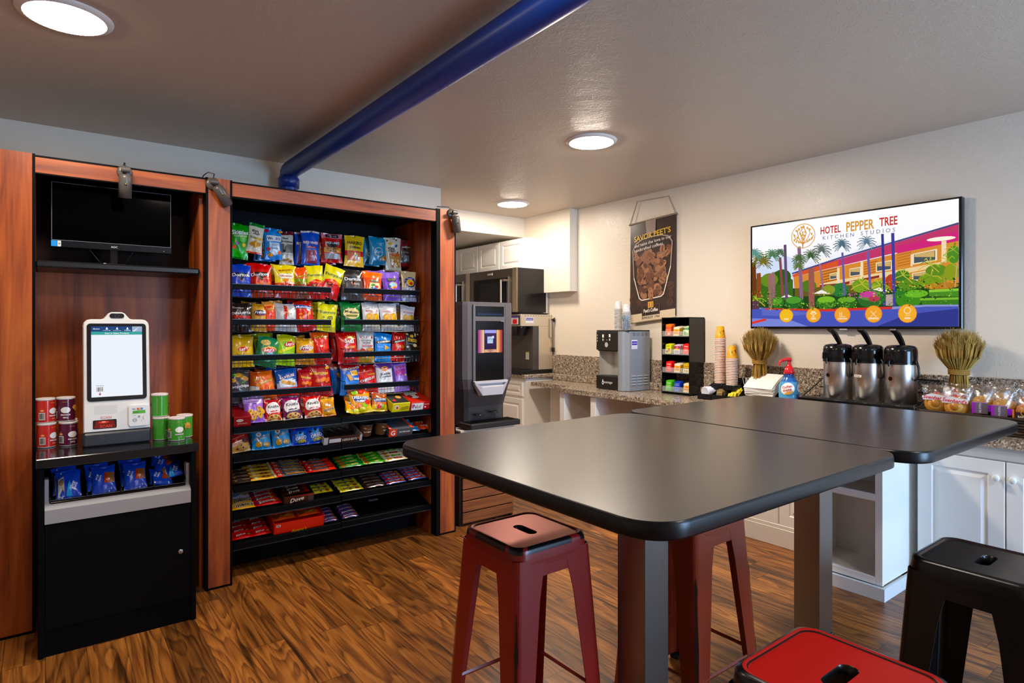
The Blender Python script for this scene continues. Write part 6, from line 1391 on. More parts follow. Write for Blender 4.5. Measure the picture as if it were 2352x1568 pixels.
 ('L', [(-0.921, 0.344), (-0.867, 0.396), (-0.823, 0.368)], 0.008, '#5a6a2a'),
 ('L', [(-0.921, 0.344), (-0.862, 0.435), (-0.815, 0.412)], 0.008, '#8a7a1e'),
 ('L', [(-0.921, 0.344), (-0.883, 0.438), (-0.853, 0.425)], 0.008, '#5a6a2a'),
 ('L', [(-0.921, 0.344), (-0.888, 0.479), (-0.862, 0.471)], 0.008, '#8a7a1e'),
 ('L', [(-0.921, 0.344), (-0.908, 0.464), (-0.897, 0.461)], 0.008, '#5a6a2a'),
 ('L', [(-0.921, 0.344), (-0.921, 0.498), (-0.921, 0.5)], 0.008, '#8a7a1e'),
 ('L', [(-0.921, 0.344), (-0.934, 0.469), (-0.945, 0.469)], 0.008, '#5a6a2a'),
 ('L', [(-0.921, 0.344), (-0.954, 0.49), (-0.981, 0.492)], 0.008, '#8a7a1e'),
 ('L', [(-0.921, 0.344), (-0.959, 0.451), (-0.99, 0.447)], 0.008, '#5a6a2a'),
 ('L', [(-0.921, 0.344), (-0.981, 0.455), (-1.03, 0.447)], 0.008, '#8a7a1e'),
 ('L', [(-0.921, 0.344), (-0.976, 0.414), (-1.021, 0.399)], 0.008, '#5a6a2a'),
 ('L', [(-0.921, 0.344), (-0.996, 0.4), (-1.058, 0.375)], 0.008, '#8a7a1e'),
 ('L', [(-0.921, 0.344), (-0.982, 0.365), (-1.033, 0.335)], 0.008, '#5a6a2a'),
 ('L', [(-0.921, 0.344), (-0.996, 0.336), (-1.059, 0.289)], 0.008, '#8a7a1e'),
 ('L', [(-0.921, 0.344), (-0.977, 0.314), (-1.023, 0.266)], 0.008, '#5a6a2a'),
 ('L', [(-0.921, 0.344), (-0.982, 0.276), (-1.033, 0.207)], 0.008, '#8a7a1e'),
 ('L', [(-0.921, 0.344), (-0.96, 0.271), (-0.993, 0.207)], 0.008, '#5a6a2a'),
 ('L', [(-0.861, 0.276), (-0.828, 0.205), (-0.8, 0.141)], 0.008, '#9a7a1e'),
 ('L', [(-0.861, 0.276), (-0.809, 0.203), (-0.767, 0.132)], 0.008, '#3a5a28'),
 ('L', [(-0.861, 0.276), (-0.814, 0.238), (-0.775, 0.184)], 0.008, '#9a7a1e'),
 ('L', [(-0.861, 0.276), (-0.798, 0.251), (-0.746, 0.195)], 0.008, '#3a5a28'),
 ('L', [(-0.861, 0.276), (-0.809, 0.28), (-0.767, 0.24)], 0.008, '#9a7a1e'),
 ('L', [(-0.861, 0.276), (-0.798, 0.306), (-0.747, 0.267)], 0.008, '#3a5a28'),
 ('L', [(-0.861, 0.276), (-0.814, 0.323), (-0.777, 0.297)], 0.008, '#9a7a1e'),
 ('L', [(-0.861, 0.276), (-0.811, 0.357), (-0.77, 0.335)], 0.008, '#3a5a28'),
 ('L', [(-0.861, 0.276), (-0.829, 0.359), (-0.803, 0.346)], 0.008, '#9a7a1e'),
 ('L', [(-0.861, 0.276), (-0.833, 0.394), (-0.81, 0.387)], 0.008, '#3a5a28'),
 ('L', [(-0.861, 0.276), (-0.85, 0.381), (-0.84, 0.377)], 0.008, '#9a7a1e'),
 ('L', [(-0.861, 0.276), (-0.861, 0.411), (-0.861, 0.411)], 0.008, '#3a5a28'),
 ('L', [(-0.861, 0.276), (-0.873, 0.385), (-0.882, 0.384)], 0.008, '#9a7a1e'),
 ('L', [(-0.861, 0.276), (-0.889, 0.403), (-0.912, 0.403)], 0.008, '#3a5a28'),
 ('L', [(-0.861, 0.276), (-0.894, 0.369), (-0.92, 0.365)], 0.008, '#9a7a1e'),
 ('L', [(-0.861, 0.276), (-0.912, 0.373), (-0.954, 0.364)], 0.008, '#3a5a28'),
 ('L', [(-0.861, 0.276), (-0.908, 0.338), (-0.947, 0.323)], 0.008, '#9a7a1e'),
 ('L', [(-0.861, 0.276), (-0.925, 0.325), (-0.978, 0.302)], 0.008, '#3a5a28'),
 ('L', [(-0.861, 0.276), (-0.914, 0.295), (-0.957, 0.267)], 0.008, '#9a7a1e'),
 ('L', [(-0.861, 0.276), (-0.926, 0.27), (-0.979, 0.228)], 0.008, '#3a5a28'),
 ('L', [(-0.861, 0.276), (-0.909, 0.252), (-0.948, 0.208)], 0.008, '#9a7a1e'),
 ('L', [(-0.861, 0.276), (-0.913, 0.218), (-0.957, 0.157)], 0.008, '#3a5a28'),
 ('L', [(-0.861, 0.276), (-0.895, 0.214), (-0.923, 0.158)], 0.008, '#9a7a1e'),
 ('L', [(-0.661, 0.428), (-0.641, 0.388), (-0.625, 0.345)], 0.008, '#5a7a5a'),
 ('L', [(-0.661, 0.428), (-0.631, 0.387), (-0.606, 0.339)], 0.008, '#3a5a40'),
 ('L', [(-0.661, 0.428), (-0.633, 0.408), (-0.61, 0.371)], 0.008, '#5a7a5a'),
 ('L', [(-0.661, 0.428), (-0.624, 0.416), (-0.593, 0.377)], 0.008, '#3a5a40'),
 ('L', [(-0.661, 0.428), (-0.63, 0.433), (-0.605, 0.405)], 0.008, '#5a7a5a'),
 ('L', [(-0.661, 0.428), (-0.624, 0.449), (-0.593, 0.421)], 0.008, '#3a5a40'),
 ('L', [(-0.661, 0.428), (-0.634, 0.459), (-0.611, 0.44)], 0.008, '#5a7a5a'),
 ('L', [(-0.661, 0.428), (-0.631, 0.48), (-0.607, 0.463)], 0.008, '#3a5a40'),
 ('L', [(-0.661, 0.428), (-0.642, 0.482), (-0.627, 0.47)], 0.008, '#5a7a5a'),
 ('L', [(-0.661, 0.428), (-0.645, 0.503), (-0.631, 0.494)], 0.008, '#3a5a40'),
 ('L', [(-0.661, 0.428), (-0.654, 0.495), (-0.649, 0.489)], 0.008, '#5a7a5a'),
 ('L', [(-0.661, 0.428), (-0.661, 0.513), (-0.661, 0.51)], 0.008, '#3a5a40'),
 ('L', [(-0.661, 0.428), (-0.668, 0.498), (-0.674, 0.493)], 0.008, '#5a7a5a'),
 ('L', [(-0.661, 0.428), (-0.678, 0.509), (-0.692, 0.505)], 0.008, '#3a5a40'),
 ('L', [(-0.661, 0.428), (-0.68, 0.488), (-0.696, 0.482)], 0.008, '#5a7a5a'),
 ('L', [(-0.661, 0.428), (-0.691, 0.49), (-0.716, 0.482)], 0.008, '#3a5a40'),
 ('L', [(-0.661, 0.428), (-0.689, 0.469), (-0.712, 0.457)], 0.008, '#5a7a5a'),
 ('L', [(-0.661, 0.428), (-0.699, 0.462), (-0.73, 0.444)], 0.008, '#3a5a40'),
 ('L', [(-0.661, 0.428), (-0.692, 0.444), (-0.718, 0.424)], 0.008, '#5a7a5a'),
 ('L', [(-0.661, 0.428), (-0.699, 0.428), (-0.731, 0.4)], 0.008, '#3a5a40'),
 ('L', [(-0.661, 0.428), (-0.69, 0.417), (-0.713, 0.388)], 0.008, '#5a7a5a'),
 ('L', [(-0.661, 0.428), (-0.692, 0.397), (-0.718, 0.357)], 0.008, '#3a5a40'),
 ('L', [(-0.661, 0.428), (-0.681, 0.395), (-0.698, 0.357)], 0.008, '#5a7a5a'),
 ('L', [(-0.002, 0.457), (0.024, 0.396), (0.045, 0.34)], 0.007, '#5a7a90'),
 ('L', [(-0.002, 0.457), (0.038, 0.394), (0.071, 0.332)], 0.007, '#3f5a68'),
 ('L', [(-0.002, 0.457), (0.035, 0.424), (0.065, 0.377)], 0.007, '#5a7a90'),
 ('L', [(-0.002, 0.457), (0.047, 0.435), (0.087, 0.385)], 0.007, '#3f5a68'),
 ('L', [(-0.002, 0.457), (0.038, 0.46), (0.071, 0.424)], 0.007, '#5a7a90'),
 ('L', [(-0.002, 0.457), (0.047, 0.482), (0.086, 0.447)], 0.007, '#3f5a68'),
 ('L', [(-0.002, 0.457), (0.034, 0.497), (0.064, 0.474)], 0.007, '#5a7a90'),
 ('L', [(-0.002, 0.457), (0.037, 0.525), (0.069, 0.506)], 0.007, '#3f5a68'),
 ('L', [(-0.002, 0.457), (0.023, 0.528), (0.043, 0.516)], 0.007, '#5a7a90'),
 ('L', [(-0.002, 0.457), (0.02, 0.558), (0.038, 0.551)], 0.007, '#3f5a68'),
 ('L', [(-0.002, 0.457), (0.007, 0.547), (0.014, 0.543)], 0.007, '#5a7a90'),
 ('L', [(-0.002, 0.457), (-0.002, 0.572), (-0.002, 0.572)], 0.007, '#3f5a68'),
 ('L', [(-0.002, 0.457), (-0.011, 0.551), (-0.018, 0.55)], 0.007, '#5a7a90'),
 ('L', [(-0.002, 0.457), (-0.023, 0.566), (-0.041, 0.567)], 0.007, '#3f5a68'),
 ('L', [(-0.002, 0.457), (-0.027, 0.538), (-0.047, 0.534)], 0.007, '#5a7a90'),
 ('L', [(-0.002, 0.457), (-0.041, 0.541), (-0.074, 0.534)], 0.007, '#3f5a68'),
 ('L', [(-0.002, 0.457), (-0.038, 0.511), (-0.068, 0.499)], 0.007, '#5a7a90'),
 ('L', [(-0.002, 0.457), (-0.051, 0.5), (-0.092, 0.481)], 0.007, '#3f5a68'),
 ('L', [(-0.002, 0.457), (-0.042, 0.475), (-0.076, 0.451)], 0.007, '#5a7a90'),
 ('L', [(-0.002, 0.457), (-0.051, 0.453), (-0.093, 0.418)], 0.007, '#3f5a68'),
 ('L', [(-0.002, 0.457), (-0.039, 0.437), (-0.069, 0.4)], 0.007, '#5a7a90'),
 ('L', [(-0.002, 0.457), (-0.042, 0.409), (-0.075, 0.357)], 0.007, '#3f5a68'),
 ('L', [(-0.002, 0.457), (-0.028, 0.405), (-0.049, 0.357)], 0.007, '#5a7a90'),
 ('L', [(0.235, 0.455), (0.262, 0.389), (0.284, 0.33)], 0.006, '#6a88a0'),
 ('L', [(0.235, 0.455), (0.277, 0.387), (0.31, 0.321)], 0.006, '#4a6278'),
 ('L', [(0.235, 0.455), (0.273, 0.419), (0.304, 0.369)], 0.006, '#6a88a0'),
 ('L', [(0.235, 0.455), (0.286, 0.431), (0.327, 0.378)], 0.006, '#4a6278'),
 ('L', [(0.235, 0.455), (0.277, 0.457), (0.311, 0.42)], 0.006, '#6a88a0'),
 ('L', [(0.235, 0.455), (0.286, 0.481), (0.327, 0.445)], 0.006, '#4a6278'),
 ('L', [(0.235, 0.455), (0.273, 0.497), (0.303, 0.473)], 0.006, '#6a88a0'),
 ('L', [(0.235, 0.455), (0.276, 0.528), (0.309, 0.508)], 0.006, '#4a6278'),
 ('L', [(0.235, 0.455), (0.261, 0.53), (0.282, 0.519)], 0.006, '#6a88a0'),
 ('L', [(0.235, 0.455), (0.258, 0.562), (0.276, 0.556)], 0.006, '#4a6278'),
 ('L', [(0.235, 0.455), (0.245, 0.551), (0.252, 0.548)], 0.006, '#6a88a0'),
 ('L', [(0.235, 0.455), (0.235, 0.578), (0.235, 0.579)], 0.006, '#4a6278'),
 ('L', [(0.235, 0.455), (0.226, 0.555), (0.218, 0.555)], 0.006, '#6a88a0'),
 ('L', [(0.235, 0.455), (0.213, 0.572), (0.194, 0.573)], 0.006, '#4a6278'),
 ('L', [(0.235, 0.455), (0.209, 0.541), (0.188, 0.538)], 0.006, '#6a88a0'),
 ('L', [(0.235, 0.455), (0.194, 0.544), (0.161, 0.538)], 0.006, '#4a6278'),
 ('L', [(0.235, 0.455), (0.197, 0.512), (0.166, 0.5)], 0.006, '#6a88a0'),
 ('L', [(0.235, 0.455), (0.184, 0.501), (0.141, 0.481)], 0.006, '#4a6278'),
 ('L', [(0.235, 0.455), (0.193, 0.473), (0.158, 0.449)], 0.006, '#6a88a0'),
 ('L', [(0.235, 0.455), (0.184, 0.45), (0.141, 0.413)], 0.006, '#4a6278'),
 ('L', [(0.235, 0.455), (0.197, 0.433), (0.165, 0.395)], 0.006, '#6a88a0'),
 ('L', [(0.235, 0.455), (0.193, 0.402), (0.159, 0.348)], 0.006, '#4a6278'),
 ('L', [(0.235, 0.455), (0.208, 0.399), (0.186, 0.348)], 0.006, '#6a88a0'),
 ('L', [(-0.207, 0.396), (-0.177, 0.326), (-0.152, 0.264)], 0.007, '#6a7a70'),
 ('L', [(-0.207, 0.396), (-0.16, 0.324), (-0.123, 0.255)], 0.007, '#4a5a58'),
 ('L', [(-0.207, 0.396), (-0.164, 0.358), (-0.13, 0.306)], 0.007, '#6a7a70'),
 ('L', [(-0.207, 0.396), (-0.15, 0.371), (-0.104, 0.316)], 0.007, '#4a5a58'),
 ('L', [(-0.207, 0.396), (-0.16, 0.398), (-0.122, 0.359)], 0.007, '#6a7a70'),
 ('L', [(-0.207, 0.396), (-0.15, 0.423), (-0.104, 0.386)], 0.007, '#4a5a58'),
 ('L', [(-0.207, 0.396), (-0.165, 0.44), (-0.131, 0.416)], 0.007, '#6a7a70'),
 ('L', [(-0.207, 0.396), (-0.162, 0.473), (-0.125, 0.452)], 0.007, '#4a5a58'),
 ('L', [(-0.207, 0.396), (-0.178, 0.476), (-0.154, 0.464)], 0.007, '#6a7a70'),
 ('L', [(-0.207, 0.396), (-0.182, 0.51), (-0.161, 0.503)], 0.007, '#4a5a58'),
 ('L', [(-0.207, 0.396), (-0.196, 0.498), (-0.188, 0.494)], 0.007, '#6a7a70'),
 ('L', [(-0.207, 0.396), (-0.207, 0.526), (-0.207, 0.527)], 0.007, '#4a5a58'),
 ('L', [(-0.207, 0.396), (-0.217, 0.501), (-0.226, 0.501)], 0.007, '#6a7a70'),
 ('L', [(-0.207, 0.396), (-0.232, 0.519), (-0.253, 0.52)], 0.007, '#4a5a58'),
 ('L', [(-0.207, 0.396), (-0.236, 0.487), (-0.26, 0.483)], 0.007, '#6a7a70'),
 ('L', [(-0.207, 0.396), (-0.253, 0.49), (-0.291, 0.483)], 0.007, '#4a5a58'),
 ('L', [(-0.207, 0.396), (-0.249, 0.456), (-0.284, 0.443)], 0.007, '#6a7a70'),
 ('L', [(-0.207, 0.396), (-0.264, 0.444), (-0.312, 0.422)], 0.007, '#4a5a58'),
 ('L', [(-0.207, 0.396), (-0.254, 0.415), (-0.293, 0.389)], 0.007, '#6a7a70'),
 ('L', [(-0.207, 0.396), (-0.265, 0.39), (-0.313, 0.35)], 0.007, '#4a5a58'),
 ('L', [(-0.207, 0.396), (-0.25, 0.372), (-0.285, 0.331)], 0.007, '#6a7a70'),
 ('L', [(-0.207, 0.396), (-0.254, 0.34), (-0.293, 0.282)], 0.007, '#4a5a58'),
 ('L', [(-0.207, 0.396), (-0.237, 0.336), (-0.262, 0.282)], 0.007, '#6a7a70'),
 ('L', [(-0.32, 0.306), (-0.289, 0.235), (-0.264, 0.173)], 0.007, '#4a6a3a'),
 ('L', [(-0.32, 0.306), (-0.272, 0.234), (-0.234, 0.164)], 0.007, '#2f4a28'),
 ('L', [(-0.32, 0.306), (-0.277, 0.268), (-0.241, 0.215)], 0.007, '#4a6a3a'),
 ('L', [(-0.32, 0.306), (-0.262, 0.281), (-0.214, 0.226)], 0.007, '#2f4a28'),
 ('L', [(-0.32, 0.306), (-0.272, 0.309), (-0.233, 0.27)], 0.007, '#4a6a3a'),
 ('L', [(-0.32, 0.306), (-0.262, 0.334), (-0.215, 0.297)], 0.007, '#2f4a28'),
 ('L', [(-0.32, 0.306), (-0.277, 0.352), (-0.242, 0.327)], 0.007, '#4a6a3a'),
 ('L', [(-0.32, 0.306), (-0.274, 0.385), (-0.236, 0.364)], 0.007, '#2f4a28'),
 ('L', [(-0.32, 0.306), (-0.291, 0.387), (-0.266, 0.375)], 0.007, '#4a6a3a'),
 ('L', [(-0.32, 0.306), (-0.294, 0.421), (-0.273, 0.415)], 0.007, '#2f4a28'),
 ('L', [(-0.32, 0.306), (-0.31, 0.409), (-0.301, 0.406)], 0.007, '#4a6a3a'),
 ('L', [(-0.32, 0.306), (-0.32, 0.438), (-0.32, 0.439)], 0.007, '#2f4a28'),
 ('L', [(-0.32, 0.306), (-0.331, 0.413), (-0.34, 0.412)], 0.007, '#4a6a3a'),
 ('L', [(-0.32, 0.306), (-0.346, 0.431), (-0.368, 0.431)], 0.007, '#2f4a28'),
 ('L', [(-0.32, 0.306), (-0.35, 0.397), (-0.375, 0.394)], 0.007, '#4a6a3a'),
 ('L', [(-0.32, 0.306), (-0.367, 0.401), (-0.406, 0.393)], 0.007, '#2f4a28'),
 ('L', [(-0.32, 0.306), (-0.364, 0.366), (-0.4, 0.353)], 0.007, '#4a6a3a'),
 ('L', [(-0.32, 0.306), (-0.379, 0.354), (-0.428, 0.331)], 0.007, '#2f4a28'),
 ('L', [(-0.32, 0.306), (-0.369, 0.325), (-0.409, 0.298)], 0.007, '#4a6a3a'),
 ('L', [(-0.32, 0.306), (-0.38, 0.3), (-0.429, 0.259)], 0.007, '#2f4a28'),
 ('L', [(-0.32, 0.306), (-0.364, 0.281), (-0.401, 0.239)], 0.007, '#4a6a3a'),
 ('L', [(-0.32, 0.306), (-0.369, 0.248), (-0.409, 0.189)], 0.007, '#2f4a28'),
 ('L', [(-0.32, 0.306), (-0.351, 0.245), (-0.377, 0.19)], 0.007, '#4a6a3a'),
 ('L', [(-0.451, 0.271), (-0.428, 0.223), (-0.41, 0.175)], 0.008, '#55703a'),
 ('L', [(-0.451, 0.271), (-0.416, 0.222), (-0.387, 0.168)], 0.008, '#3a5a30'),
 ('L', [(-0.451, 0.271), (-0.419, 0.246), (-0.392, 0.205)], 0.008, '#55703a'),
 ('L', [(-0.451, 0.271), (-0.408, 0.256), (-0.372, 0.213)], 0.008, '#3a5a30'),
 ('L', [(-0.451, 0.271), (-0.415, 0.276), (-0.387, 0.245)], 0.008, '#55703a'),
 ('L', [(-0.451, 0.271), (-0.408, 0.295), (-0.373, 0.265)], 0.008, '#3a5a30'),
 ('L', [(-0.451, 0.271), (-0.419, 0.307), (-0.393, 0.287)], 0.008, '#55703a'),
 ('L', [(-0.451, 0.271), (-0.417, 0.331), (-0.389, 0.314)], 0.008, '#3a5a30'),
 ('L', [(-0.451, 0.271), (-0.429, 0.333), (-0.411, 0.322)], 0.008, '#55703a'),
 ('L', [(-0.451, 0.271), (-0.432, 0.358), (-0.416, 0.35)], 0.008, '#3a5a30'),
 ('L', [(-0.451, 0.271), (-0.443, 0.349), (-0.437, 0.344)], 0.008, '#55703a'),
 ('L', [(-0.451, 0.271), (-0.451, 0.37), (-0.451, 0.368)], 0.008, '#3a5a30'),
 ('L', [(-0.451, 0.271), (-0.459, 0.351), (-0.465, 0.348)], 0.008, '#55703a'),
 ('L', [(-0.451, 0.271), (-0.47, 0.364), (-0.486, 0.362)], 0.008, '#3a5a30'),
 ('L', [(-0.451, 0.271), (-0.473, 0.34), (-0.491, 0.335)], 0.008, '#55703a'),
 ('L', [(-0.451, 0.271), (-0.486, 0.342), (-0.514, 0.334)], 0.008, '#3a5a30'),
 ('L', [(-0.451, 0.271), (-0.483, 0.317), (-0.509, 0.305)], 0.008, '#55703a'),
 ('L', [(-0.451, 0.271), (-0.494, 0.309), (-0.53, 0.289)], 0.008, '#3a5a30'),
 ('L', [(-0.451, 0.271), (-0.487, 0.287), (-0.516, 0.265)], 0.008, '#55703a'),
 ('L', [(-0.451, 0.271), (-0.495, 0.269), (-0.531, 0.237)], 0.008, '#3a5a30'),
 ('L', [(-0.451, 0.271), (-0.484, 0.256), (-0.51, 0.223)], 0.008, '#55703a'),
 ('L', [(-0.451, 0.271), (-0.487, 0.232), (-0.516, 0.187)], 0.008, '#3a5a30'),
 ('L', [(-0.451, 0.271), (-0.474, 0.23), (-0.493, 0.187)], 0.008, '#55703a'),
 ('L', [(-0.969, 0.451), (-0.939, 0.386), (-0.913, 0.326)], 0.009, '#6aa090'),
 ('L', [(-0.969, 0.451), (-0.922, 0.384), (-0.883, 0.317)], 0.009, '#4f8a80'),
 ('L', [(-0.969, 0.451), (-0.926, 0.416), (-0.89, 0.365)], 0.009, '#6aa090'),
 ('L', [(-0.969, 0.451), (-0.911, 0.428), (-0.863, 0.374)], 0.009, '#4f8a80'),
 ('L', [(-0.969, 0.451), (-0.921, 0.454), (-0.883, 0.415)], 0.009, '#6aa090'),
 ('L', [(-0.969, 0.451), (-0.911, 0.477), (-0.864, 0.44)], 0.009, '#4f8a80'),
 ('L', [(-0.969, 0.451), (-0.926, 0.493), (-0.891, 0.468)], 0.009, '#6aa090'),
 ('L', [(-0.969, 0.451), (-0.923, 0.524), (-0.885, 0.503)], 0.009, '#4f8a80'),
 ('L', [(-0.969, 0.451), (-0.94, 0.527), (-0.916, 0.513)], 0.009, '#6aa090'),
 ('L', [(-0.969, 0.451), (-0.944, 0.558), (-0.923, 0.55)], 0.009, '#4f8a80'),
 ('L', [(-0.969, 0.451), (-0.959, 0.547), (-0.95, 0.542)], 0.009, '#6aa090'),
 ('L', [(-0.969, 0.451), (-0.969, 0.574), (-0.969, 0.573)], 0.009, '#4f8a80'),
 ('L', [(-0.969, 0.451), (-0.98, 0.551), (-0.989, 0.549)], 0.009, '#6aa090'),
 ('L', [(-0.969, 0.451), (-0.995, 0.567), (-1.017, 0.567)], 0.009, '#4f8a80'),
 ('L', [(-0.969, 0.451), (-0.999, 0.537), (-1.024, 0.532)], 0.009, '#6aa090'),
 ('L', [(-0.969, 0.451), (-1.016, 0.54), (-1.055, 0.532)], 0.009, '#4f8a80'),
 ('L', [(-0.969, 0.451), (-1.013, 0.508), (-1.049, 0.495)], 0.009, '#6aa090'),
 ('L', [(-0.969, 0.451), (-1.028, 0.497), (-1.077, 0.476)], 0.009, '#4f8a80'),
 ('L', [(-0.969, 0.451), (-1.018, 0.47), (-1.058, 0.444)], 0.009, '#6aa090'),
 ('L', [(-0.969, 0.451), (-1.029, 0.447), (-1.078, 0.408)], 0.009, '#4f8a80'),
 ('L', [(-0.969, 0.451), (-1.014, 0.43), (-1.05, 0.39)], 0.009, '#6aa090'),
 ('L', [(-0.969, 0.451), (-1.018, 0.399), (-1.058, 0.344)], 0.009, '#4f8a80'),
 ('L', [(-0.969, 0.451), (-1.001, 0.396), (-1.026, 0.344)], 0.009, '#6aa090'),
 ('L', [(-0.453, 0.141), (-0.435, 0.105), (-0.42, 0.065)], 0.008, '#6a7a3a'),
 ('L', [(-0.453, 0.141), (-0.425, 0.104), (-0.402, 0.059)], 0.008, '#4a6a3a'),
 ('L', [(-0.453, 0.141), (-0.427, 0.124), (-0.406, 0.089)], 0.008, '#6a7a3a'),
 ('L', [(-0.453, 0.141), (-0.418, 0.131), (-0.39, 0.096)], 0.008, '#4a6a3a'),
 ('L', [(-0.453, 0.141), (-0.425, 0.148), (-0.402, 0.121)], 0.008, '#6a7a3a'),
 ('L', [(-0.453, 0.141), (-0.419, 0.163), (-0.391, 0.137)], 0.008, '#4a6a3a'),
 ('L', [(-0.453, 0.141), (-0.428, 0.172), (-0.407, 0.154)], 0.008, '#6a7a3a'),
 ('L', [(-0.453, 0.141), (-0.426, 0.192), (-0.403, 0.176)], 0.008, '#4a6a3a'),
 ('L', [(-0.453, 0.141), (-0.436, 0.193), (-0.421, 0.182)], 0.008, '#6a7a3a'),
 ('L', [(-0.453, 0.141), (-0.438, 0.213), (-0.425, 0.205)], 0.008, '#4a6a3a'),
 ('L', [(-0.453, 0.141), (-0.447, 0.205), (-0.442, 0.2)], 0.008, '#6a7a3a'),
 ('L', [(-0.453, 0.141), (-0.453, 0.222), (-0.453, 0.218)], 0.008, '#4a6a3a'),
 ('L', [(-0.453, 0.141), (-0.459, 0.207), (-0.465, 0.203)], 0.008, '#6a7a3a'),
 ('L', [(-0.453, 0.141), (-0.468, 0.217), (-0.481, 0.213)], 0.008, '#4a6a3a'),
 ('L', [(-0.453, 0.141), (-0.471, 0.198), (-0.485, 0.191)], 0.008, '#6a7a3a'),
 ('L', [(-0.453, 0.141), (-0.481, 0.2), (-0.504, 0.191)], 0.008, '#4a6a3a'),
 ('L', [(-0.453, 0.141), (-0.479, 0.18), (-0.5, 0.167)], 0.008, '#6a7a3a'),
 ('L', [(-0.453, 0.141), (-0.488, 0.172), (-0.517, 0.155)], 0.008, '#4a6a3a'),
 ('L', [(-0.453, 0.141), (-0.482, 0.156), (-0.505, 0.135)], 0.008, '#6a7a3a'),
 ('L', [(-0.453, 0.141), (-0.488, 0.141), (-0.517, 0.113)], 0.008, '#4a6a3a'),
 ('L', [(-0.453, 0.141), (-0.479, 0.131), (-0.501, 0.102)], 0.008, '#6a7a3a'),
 ('L', [(-0.453, 0.141), (-0.482, 0.111), (-0.505, 0.073)], 0.008, '#4a6a3a'),
 ('L', [(-0.453, 0.141), (-0.471, 0.11), (-0.487, 0.073)], 0.008, '#6a7a3a'),
 ('E', -0.686, -0.534, 0.069, 0.118, '#2f7a22'),
 ('E', -0.692, -0.496, 0.054, 0.069, '#57a02c'),
 ('E', -0.502, -0.545, 0.104, 0.124, '#256a26'),
 ('E', -0.507, -0.497, 0.087, 0.067, '#4f9a30'),
 ('E', -0.161, -0.564, 0.106, 0.122, '#3a7a20'),
 ('E', -0.161, -0.51, 0.090, 0.061, '#7ab82c'),
 ('E', 0.044, -0.575, 0.100, 0.108, '#2f6a20'),
 ('E', 0.044, -0.523, 0.086, 0.053, '#6aa82c'),
 ('E', 0.276, -0.52, 0.131, 0.153, '#2f6a2c'),
 ('E', 0.267, -0.469, 0.099, 0.085, '#5a8a38'),
 ('E', 0.249, -0.442, 0.077, 0.058, '#c8409a'),
 ('E', 0.303, -0.522, 0.053, 0.051, '#b83a50'),
 ('E', 0.536, -0.488, 0.050, 0.131, '#2f7a2a'),
 ('E', 0.603, -0.574, 0.107, 0.122, '#3f8a1e'),
 ('E', 0.668, -0.465, 0.097, 0.064, '#6ab82a'),
 ('P', [(0.771, -0.41), (1.001, -0.406), (1.001, -0.537), (0.771, -0.513)], '#4a8a28'),
 ('P', [(0.771, -0.41), (1.001, -0.406), (1.001, -0.445), (0.771, -0.449)], '#8ac83a'),
 ('P', [(0.7, -0.54), (1.001, -0.544), (1.001, -0.66), (0.716, -0.645)], '#3a7a22'),
 ('P', [(0.7, -0.54), (1.001, -0.544), (1.001, -0.58), (0.7, -0.577)], '#7ab82f'),
 ('P', [(0.408, -0.462), (0.469, -0.458), (0.469, -0.649), (0.408, -0.646)], '#b8a0a0'),
 ('P', [(-1.0, -1.005), (-1.0, -0.655), (-0.826, -0.643), (-0.141, -0.708), (0.469, -0.698), (0.748, -0.654), (1.001, -0.683), (1.001, -0.999)], '#4a55b8'),
 ('P', [(0.329, -1.001), (0.586, -0.801), (1.001, -0.721), (1.001, -0.999)], '#333a8c'),
 ('P', [(-1.0, -1.005), (-1.0, -0.834), (-0.563, -0.862), (-0.347, -1.003)], '#7a86d8'),
 ('P', [(-0.885, -0.621), (-0.675, -0.669), (-0.243, -0.759), (-0.563, -0.805), (-0.873, -0.778)], '#5f68c4'),
 ('P', [(-0.843, -0.635), (-0.141, -0.69), (0.464, -0.665), (0.464, -0.706), (-0.141, -0.726), (-0.837, -0.662)], '#d8322c'),
 ('P', [(0.464, -0.668), (0.748, -0.647), (1.001, -0.66), (1.001, -0.687), (0.748, -0.678), (0.464, -0.711)], '#8a94c8'),
 ('P', [(-1.0, -0.903), (-0.828, -0.838), (-0.82, -0.88), (-1.0, -0.953)], '#e03a2c'),
 ('E', -0.59, -0.789, 0.079, 0.134, '#e88a24'),
 ('E', -0.59, -0.789, 0.073, 0.123, '#f2bd22'),
 ('T', 'HOME', -0.591, -0.856, 0.053, '#fff8ec', 0, 'b', 1),
 ('E', -0.292, -0.788, 0.079, 0.139, '#e88a24'),
 ('E', -0.292, -0.788, 0.072, 0.128, '#f0a82a'),
 ('T', 'INFO', -0.292, -0.857, 0.054, '#fff8ec', 0, 'b', 1),
 ('E', 0.003, -0.789, 0.079, 0.144, '#e88a24'),
 ('E', 0.003, -0.789, 0.073, 0.133, '#f0a22a'),
 ('T', 'AMENITIES', 0.003, -0.861, 0.094, '#fff8ec', 0, 'b', 1),
 ('E', 0.298, -0.786, 0.079, 0.149, '#e88a24'),
 ('E', 0.298, -0.786, 0.073, 0.139, '#f0a42c'),
 ('T', 'DINING', 0.298, -0.861, 0.093, '#fff8ec', 0, 'b', 1),
 ('E', 0.594, -0.785, 0.080, 0.156, '#e88a24'),
 ('E', 0.594, -0.785, 0.075, 0.146, '#f2ae2e'),
 ('T', 'AREA', 0.595, -0.863, 0.055, '#fff8ec', 0, 'b', 1),
 ('L', [(-0.292, -0.848), (-0.292, -0.748)], 0.005, '#fbe6c0'),
 ('L', [(-0.292, -0.803), (-0.317, -0.756)], 0.005, '#fbe6c0'),
 ('L', [(-0.292, -0.803), (-0.267, -0.758)], 0.005, '#fbe6c0'),
